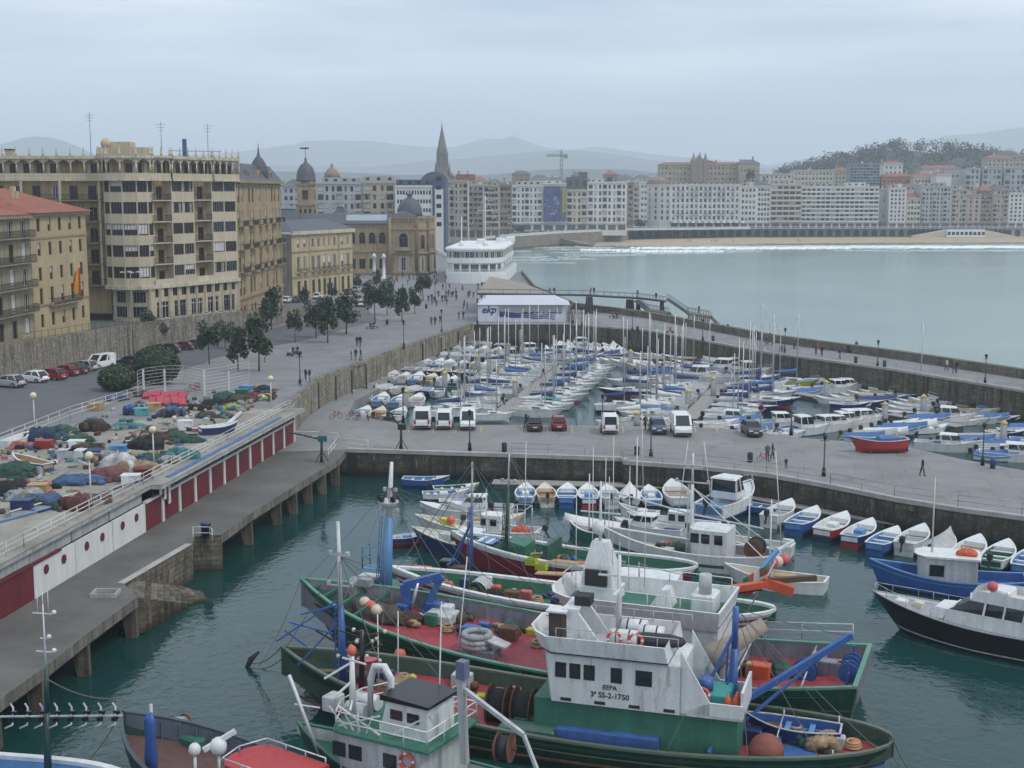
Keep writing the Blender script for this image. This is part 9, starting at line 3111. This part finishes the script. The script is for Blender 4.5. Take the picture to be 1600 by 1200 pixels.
CARS=[('car',CS,16,605,wl+1.3,'silver grey hatchback, first in the line under the rubble wall'),('car',CW,53,598,wl+1.3,'white hatchback parked under the rubble wall'),('car',CR,82,594,wl+1.3,'bright red hatchback parked next to the white one'),('car',CR,103,588,wl+1.3,'second red car half behind the first'),('car',CD,117,585,wl+1.3,'dark grey estate car before the silver one'),('car',CS,133,580,wl+1.3,'silver car nearest the white van'),('van',CW,160,575,wl+2.9,'white passenger van parked along the rubble wall'),('car',CD,264,551,wl+1.5,'black car at the end of the dark row by the bush'),('car',CM,285,547,wl+1.5,'maroon car between two dark cars'),('car',CB,302,544,wl+1.5,'navy car by the slim tree'),('car',CD,203,572,wl+1.4,'dark car hidden behind the large bush'),('car',CW,449,473,wl,'white car parked before the palace side'),('car',CD,466,472,wl,'black car next to the white one before the palace'),('car',CW,497,467,wl,'white car before the palace front'),('car',CM,545,460,wl,'maroon car beyond the palace front'),('car',CW,567,479,wl,'white car alone on the roadway by the trees'),('car',CS,557,456,wl,'silver car near the city hall lawn'),('van',CW,660,668,1.6,'large white van with red tinted rear window on the quay'),('van',CW,695,668,1.55,'small white van seen from behind, second from the wall'),('van',CW,731,668,-1.55,'white van facing the harbour beside the lamp post'),('car',CD,835,671,1.6,'dark grey hatchback parked next to the red one'),('car',CR,873,670,1.57,'red hatchback parked on the quay edge'),('van',CW,952,675,1.57,'white panel van with two rear windows on the quay'),('car',CB,1027,675,-1.57,'blue car facing the harbour beside the minibus'),('van',CW,1063,677,-1.57,'white minibus with wide windscreen facing the harbour'),('car',CD,1174,679,-1.5,'black hatchback with bright headlights facing the harbour')]
CP={}
for k,c,x,y,rz,lab in CARS:
 p=G(x,y,ZQ)if x>600 else(GF(x,y)if y>476 or x<400 or x>540 else GF(x,y,zst))
 key=(k,c)
 if key not in CP:
  o=mk_car(c,k)
  USED.pop(o['label'])
  CP[key]=o
  o.rotation_euler.z=rz
  tag(o,lab,o['category'],'parked vehicles')
 else:
  o=dup(CP[key],p,rz,lab,'parked vehicles')
 o.location=p-V((cos(rz),sin(rz),0))*2.05+V((0,0,.06))
 if x>600 and k=='car' or x<180:
  o.scale=(1.05,1.05,1.08)
 elif k=='van' and x>600:
  o.scale=(1,1,1.1)if x<1000 and x>670 else(1.12,1.12,1.2)
SKIN=mat('skin',(.42,.25,.18),.6,0)
HAIR=mat('hair',(.03,.02,.015),.7,0)
CLOTH=[mat('cloth_%s'%n_,c,.8,.1,4)for n_,c in(('black',(.015,.015,.018)),('navy',(.02,.028,.06)),('grey',(.1,.1,.11)),('denim',(.04,.06,.11)),('red',(.3,.02,.03)),('pink',(.5,.1,.22)),('white',(.55,.55,.54)),('brown',(.1,.06,.04)))]
CN=['black','navy','grey','denim','red','pink','white','brown']
POSES={}
def figure(pose):
 if pose in POSES:
  return POSES[pose]
 if pose=='sit':
  J=[(0,0,.55),(0,.03,.85),(0,.05,1.1),(0,.04,1.22),(0,0,1.38),(.1,-.05,.53),(.11,-.45,.52),(.11,-.45,.08),(-.1,-.05,.53),(-.12,-.45,.52),(-.12,-.47,.08),(.19,.05,1.08),(.24,-.03,.84),(.18,-.26,.72),(-.19,.05,1.08),(-.24,-.03,.84),(-.18,-.26,.72),(.11,-.6,.05),(-.12,-.62,.05)]
 else:
  a={'stand':.02,'walk':.18,'stride':-.2}[pose]
  J=[(0,0,.95),(0,0,1.18),(0,.01,1.4),(0,0,1.52),(0,-.03,1.66),(.09,0,.9),(.1,-a*.6,.5),(.1,-a*.9+.05,.09),(-.09,0,.9),(-.1,a*.5,.5),(-.1,a*1.0+.05,.09),(.19,.01,1.38),(.24,a*.3,1.12),(.25,a*.7-.06,.9),(-.19,.01,1.38),(-.24,-a*.3,1.12),(-.25,-a*.7-.06,.9),(.1,-a*.9-.1,.04),(-.1,a*1.0-.1,.04)]
 E=[(0,1),(1,2),(2,3),(3,4),(0,5),(5,6),(6,7),(7,17),(0,8),(8,9),(9,10),(10,18),(2,11),(11,12),(12,13),(2,14),(14,15),(15,16)]
 RR=[.15,.15,.16,.06,.105,.1,.075,.05,.1,.075,.05,.075,.055,.04,.075,.055,.04,.05,.05]
 me=bpy.data.meshes.new('person')
 me.from_pydata(J,E,[])
 o=bpy.data.objects.new('person',me)
 COL.objects.link(o)
 o.modifiers.new('s','SKIN')
 for i,r_ in enumerate(RR):
  sv=me.skin_vertices[0].data[i]
  sv.radius=(r_,r_*(.75 if i in(0,1,2)else 1))
  sv.use_root=i==0
 o.modifiers.new('b','SUBSURF').levels=1
 dg=bpy.context.evaluated_depsgraph_get()
 out=bpy.data.meshes.new_from_object(o.evaluated_get(dg))
 bpy.data.objects.remove(o)
 hip,nk=(.6,1.24)if pose=='sit' else(.93,1.53)
 out.materials.clear()
 for c in(CLOTH[0],CLOTH[0],SKIN,HAIR):
  out.materials.append(c)
 for f in out.polygons:
  z,y=f.center.z,f.center.y
  hand=abs(f.center.x)>.16 and((pose=='sit' and y<-.2)or(pose!='sit' and z<.96))and z>.55
  f.material_index=2 if hand else(0 if z<hip else(1 if z<nk else(3 if(z>nk+.17 or y>.01)else 2)))
  f.use_smooth=True
 POSES[pose]=out
 return out
PM={}
def person(p,rz,top_,bot,lab,pose=None,s=1.,group='people out walking'):
 pose=pose or Q_.choice(['walk','stride','stand'])
 key=(pose,top_,bot)
 if key not in PM:
  me=figure(pose).copy()
  me.materials[0],me.materials[1]=CLOTH[bot],CLOTH[top_]
  PM[key]=me
 o=bpy.data.objects.new('person',PM[key])
 COL.objects.link(o)
 o.location,o.rotation_euler.z,o.scale=p,rz,(s,s,s)
 return tag(o,lab,'person',group)
PL_=[('GF',478,597,'by the railing nearest the net deck'),('GF',484,597,'beside the first by the marina railing'),('GF',558,541,'walking past the pram group'),('GF',563,541,'walking with a friend near the lamp'),('GF',549,564,'pushing along the railing of the dinghy wall'),('GF',556,562,'in the trio at the marina railing'),('GF',564,563,'last of the trio at the marina railing'),('GF',414,567,'small child near the tall tree'),('GF',674,508,'one of the couple nearest the pavilion railing'),('GF',680,508,'second of the couple nearest the pavilion railing'),('GF',688,506,'beside the lamp near the pavilion'),('GF',717,499,'walking left of the pavilion'),('GF',724,499,'walking close to the pavilion'),('GF',724,484,'beyond the pavilion corner'),('GF',730,484,'beyond the pavilion corner with a companion'),('GF',691,472,'beside the round tree'),('GF',700,466,'in front of the club wall'),('GF',713,470,'near the club fence'),('GF',747,452,'at the white club steps'),('GF',753,450,'leaving the white club'),('GF',757,450,'with bag at the white club'),('B',893,490,'right of the pavilion'),('B',900,491,'right of the pavilion with a friend'),('B',1130,521,'leaning at the parapet'),('B',1137,520,'leaning at the parapet beside another'),('B',1175,530,'in pink on the breakwater'),('B',1182,531,'dark companion of the one in pink'),('B',1198,541,'first of the breakwater trio'),('B',1207,541,'second of the breakwater trio'),('B',1203,534,'third of the breakwater trio'),('B',1241,545,'near a lamp on the breakwater'),('B',1246,545,'walking close beside another near the lamp'),('B',1275,554,'in red running along the breakwater'),('B',1284,557,'in dark clothes following the runner'),('B',1312,561,'looking over the breakwater railing'),('B',1338,549,'by the bench at the parapet'),('B',1479,580,'pale top on the far breakwater'),('B',1494,583,'in dark coat on the far breakwater'),('B',1491,583,'half hidden on the far breakwater'),('Q',1441,744,'walking alone on the quay in black'),('Q',1228,732,'small figure crossing the quay'),('Q',1199,720,'with a bicycle on the quay'),('Q',1207,717,'standing beside the bicycles'),('Q',822,668,'beside the dark grey hatchback'),('Q',1008,672,'near the white minibus')]
FN={'GF':lambda x,y:GF(x,y),'B':lambda x,y:G(x,y,4.0),'Q':lambda x,y:G(x,y,ZQ)}
for k,x,y,w_ in PL_:
 t=5 if 'pink' in w_ and 'dark' not in w_ else(4 if 'in red' in w_ else(0 if 'black' in w_ or 'dark' in w_ else(6 if 'pale' in w_ else Q_.choice([0,0,1,2,7]))))
 person(FN[k](x,y),Q_.uniform(0,6.3),t,Q_.choice([0,1,3]),'person in %s top %s'%(CN[t],w_)if 'top' not in w_ else 'person with '+w_,s=.65 if 'small' in w_ else 1.08)
i=0
for k in range(75):
 x,y=Q_.uniform(612,740),Q_.uniform(431,480)
 if x>690 and y<452 or x<655 and y>460:
  continue
 i+=1
 t=Q_.choice([0,0,1,2,4,7])
 person(GF(x,y),Q_.uniform(0,6.3),t,Q_.choice([0,1,3]),'small distant person in %s among strollers before the city hall'%CN[t],group='strollers before the city hall in '+CN[t])if True else 0
for x,y,Y,lab in((859,461,298,'first on the footbridge from the pavilion'),(866,461,298,'second on the footbridge from the pavilion'),(923,461,297.5,'in the group over the first trestle'),(928,461,297.7,'middle of the group over the first trestle'),(996,465,296,'seated group leader above the second trestle'),(1025,469,295.5,'last on the footbridge by the ramp'),(1092,490,287,'at the outer bathing platform')):
 p=GY(x,y,Y)
 t=Q_.choice([0,1,2])
 person(p+V((0,0,.1)),Q_.uniform(0,6),t,1,'person in %s '%CN[t]+lab)
for i,(x,y)in enumerate(((1075,378),(1079,378),(1112,379),(1117,379),(1120,378),(1146,378),(1247,378),(1250,378.5))):
 p=G(x,y,1.0)
 person(p,i,0,0,'tiny person in black on the sand, %s from the bay wall'%ORD[i],group='people on the beach')
for i,(x,y)in enumerate(((453,556),(458,554),(465,553),(579,514),(584,513),(1047,521),(1325,551),(1331,551),(958,497),(964,498))):
 p=GF(x,y)if x<700 else G(x,y,4.0)
 t=Q_.choice([0,1,6,4])
 rz=Q_.uniform(-1,1)
 person(p,rz,t,3,'person in %s seated on a bench, %s in order from the net deck'%(CN[t],ORD[i]),'sit')
 tag(MB(Matrix.Translation(p)@Matrix.Rotation(rz,4,'Z')).box(-.8,.8,-.2,.25,.38,.45,TIMB).box(-.75,-.65,-.18,.22,0,.38,BLKI).box(.65,.75,-.18,.22,0,.38,BLKI).build('bench'),'slatted bench carrying a seated person, %s in order from the net deck'%ORD[i],'bench','benches')
m=MB()
q=random.Random(12)
for i in range(520):
 t=q.random()
 Y=lerp(560,800,t)
 x0=interp([(b,a)for a,b in SEA[5:12]],Y)
 p=V((x0-q.uniform(1,13),Y,zprom(Y)))
 c=CLOTH[q.choice([0,0,1,2,3,7,4,6])]
 m.lathe([(.16,0),(.2,.8),(.27,1.3),(.1,1.5)],c,p,5)
 m.ball(p+V((0,0,1.65)),.13,HAIR,5,4)
struct('crowd',m,'stuff')
LP=None
for x,yb,yt,k,lab in((469,603,549,'GF','nearest the net deck on the marina wall'),(563,568,526,'GF','beside the trio on the marina wall'),(631,545,500,'GF','halfway along the marina wall'),(690,521,483,'GF','by the couple on the marina wall'),(746,509,466,'GF','at the pavilion corner'),(630,661,605,'Q','behind the white vans'),(734,704,640,'Q','before the white van facing us'),(941,676,615,'Q','beside the panel van'),(1017,714,655,'Q','before the blue car'),(1236,680,622,'Q','by the open channel'),(1287,744,678,'Q','on the quay front near the walker'),(1535,727,660,'Q','at the quay boats corner'),(909,510,478,'B','first on the breakwater'),(988,518,487,'B','second on the breakwater'),(1098,533,498,'B','third on the breakwater'),(1226,551,512,'B','fourth on the breakwater'),(1371,573,531,'B','fifth on the breakwater'),(1539,599,553,'B','sixth on the breakwater'),(680,470,440,'GF','in front of the club'),(697,460,430,'GF','beside the club wall')):
 p=FN[k](x,yb)
 h=GY(x,yt,p.y).z-p.z
 lab='black lantern post '+lab
 if not LP:
  LP=thing('street_lamp',lab,'street lamp',p,0,'black lantern posts')
  MB().lathe([(.2,0),(.16,.9),(.07,1.1),(.055,4.3)],BLKI,n=8).build('post',LP)
  m=MB().lathe([(.1,4.3),(.2,4.75),(.24,4.8),(.05,5.0)],BLKI,n=6)
  m.bar((-.4,0,4.2),(.4,0,4.2),.06,BLKI)
  m.build('lantern',LP)
  o=LP
 else:
  o=dup(LP,p,0,lab,'black lantern posts')
 o.scale=(1.1,1.1,h/5)
p=GF(209,556)
o=thing('light_mast','tall grey light mast with a crown of floodlights by the rubble wall','street lamp',p)
h=GY(207,425,p.y).z-p.z
MB().tube([(0,0,0),(0,0,h)],[.16,.07],FRG,8).build('pole',o)
m=MB()
for k in range(4):
 m.bar((0,0,h-.1),(1.3*cos(k*1.57+.4),1.3*sin(k*1.57+.4),h),.07,FRG)
 m.cbox((1.3*cos(k*1.57+.4),1.3*sin(k*1.57+.4),h),(.6,.35,.18),SHW)
m.build('floodlights',o)
for i,(x,y,k,c,lab)in enumerate(((788,706,'Q',BLKI,'black bollard bin before the white vans'),(995,712,'Q',BLKI,'black bin beside the quay lamp post'),(1172,722,'Q',BLKI,'black bin on the quay near the bicycles'),(1551,732,'Q',BNAVY,'blue bin on the quay at the covered boats'),(1382,573,'B',BNAVY,'blue bin on the breakwater beside a lamp'),(996,518,'B',BNAVY,'blue bin on the breakwater by the second lamp'),(1114,533,'B',BLKI,'black bin on the breakwater by the third lamp'),(1337,567,'B',BLKI,'black bin on the breakwater by the leaning person'),(1220,549,'B',BLKI,'black bin on the breakwater by the fourth lamp'),(605,507,'GF',BLKI,'black bin on the promenade between two trees'),(666,482,'GF',BLKI,'black bin near the round tree'))):
 tag(MB().lathe([(.22,0),(.28,.1),(.3,.95),(.2,1.05),(.05,1.08)],c,FN[k](x,y),10).build('litter_bin'),lab,'bin','litter bins')
for i,(x,yb,yt,lab)in enumerate(((901,665,630,'round red traffic sign on a pole beside the red hatchback'),(1188,672,637,'round red traffic sign on a pole behind the black hatchback'))):
 p=G(x,yb,ZQ)
 z=GY(x,yt,p.y).z
 o=thing('traffic_sign',lab,'sign',p)
 MB().tube([(0,0,0),(0,0,z-ZQ)],.04,FRG,6).build('pole',o)
 m=MB().tube([(0,-.06,z-ZQ),(0,-.09,z-ZQ)],.36,paint((.3,.02,.06),.5),18,sm=False)
 m.tube([(0,-.09,z-ZQ),(0,-.095,z-ZQ)],.25,BNAVY,18,sm=False)
 m.bar((-.2,-.1,z-ZQ-.2),(.2,-.1,z-ZQ+.2),.07,paint((.3,.02,.06),.5),.02)
 m.build('disc',o)
RGR=mat('rail_grey',(.3,.31,.32),.45,.1,2,metal=.3)
fence('railing',[V((p.x-.3,p.y,p.z+.2))for p in[V((shA.x-.8,shA.y+3,6.6))]+WTOP],1.05,'long grey railing on top of the promenade wall above the dinghies',RGR,4,2.2,.03)
fence('railing',[p+V((-.05,.45,.16))for p in qf[1:]],1.05,'long grey railing along the harbour front of the quay',RGR,2,3.2,.028)
fence('railing',[p+V((.1,.4,.14))for p in BI[:6]],1.0,'thin grey railing along the marina side of the breakwater',RGR,2,4,.022)
fence('railing',[V((xw(y)-.9,y,zst(y)))for y in(188,200,215,235,255,280)],1.9,'dark iron railing along the edge of the upper street',IRON,2,2.0,.03)
YLN=mat('road_yellow',(.4,.33,.14),.8,.2,3)
m=MB()
for x in(640,678,713,752,815,855,893,932,972,1005,1045,1084,1118,1152,1196):
 a,b_=G(x,664,ZQ),G(x+(x-800)*.012,676,ZQ)
 m.poly([(a.x-.07,a.y-.6,ZQ+.006),(b_.x-.07,b_.y,ZQ+.006),(b_.x+.07,b_.y,ZQ+.006),(a.x+.07,a.y-.6,ZQ+.006)],YLN)
struct('parking_lines',m)
sc=None
for i in range(12):
 y=232+i*2.1
 p=V((xw(y)-2.4,y,zst(y)))
 lab='scooter parked on the upper street, %s from the ochre building'%ORD[i]
 if not sc:
  sc=thing('scooter',lab,'scooter',p,.2,'scooters on the upper street')
  m=MB().chamfer(-.75,-.1,-.18,.18,.45,.95,CLOTH[6],.08)
  m.hexa([(.3,-.2,.3),(.45,-.2,.3),(.45,.2,.3),(.3,.2,.3),(.42,-.16,1.0),(.5,-.16,1.0),(.5,.16,1.0),(.42,.16,1.0)],CLOTH[6])
  m.box(-.1,.35,-.16,.16,.28,.36,CLOTH[2])
  m.build('body',sc)
  MB().chamfer(-.7,.0,-.15,.15,.95,1.06,RUBBER,.05).build('seat',sc)
  MB().bar((.45,-.3,1.05),(.45,.3,1.05),.05,RUBBER).build('handlebar',sc)
  for x in(-.55,.62):
   MB().torus((x,0,.24),.18,.07,TYRE,ax=(0,1,0),n=12,k=5).build('wheel',sc)
 else:
  dup(sc,p,.2+.1*(i%3),lab,'scooters on the upper street')
bk_=None
for i,(x,y,k)in enumerate(((525,654,'Q'),(548,655,'Q'),(560,656,'Q'),(575,657,'Q'),(592,657,'Q'),(612,658,'Q'),(1194,721,'Q'),(302,612,'GF'),(310,610,'GF'))):
 lab='dark bicycle standing by the '+['dinghy quay','dinghy quay','dinghy quay','dinghy quay','dinghy quay','dinghy quay','quay walkers','deck fence','deck fence'][i]+', %s from the shed'%ORD[i]
 p=FN[k](x,y)
 if not bk_:
  bk_=thing('bicycle',lab,'bicycle',p,.3,'parked bicycles')
  m=MB()
  for a,b_ in(((-.5,0,.33),(-.15,0,.75)),((-.15,0,.75),(.4,0,.8)),((.4,0,.8),(0,0,.3)),((0,0,.3),(-.15,0,.8)),((0,0,.3),(-.5,0,.33)),((.38,0,.95),(.52,0,.33))):
   m.bar(a,b_,.05,CLOTH[4])
  m.bar((.38,-.28,.98),(.38,.28,.98),.04,RUBBER)
  m.build('frame',bk_)
  MB().cbox((-.17,0,.9),(.26,.14,.07),RUBBER).build('saddle',bk_)
  for x in(-.5,.52):
   MB().torus((x,0,.33),.31,.025,TYRE,ax=(0,1,0),n=16,k=4).build('wheel',bk_)
 else:
  dup(bk_,p,.3+i*.5,lab,'parked bicycles')
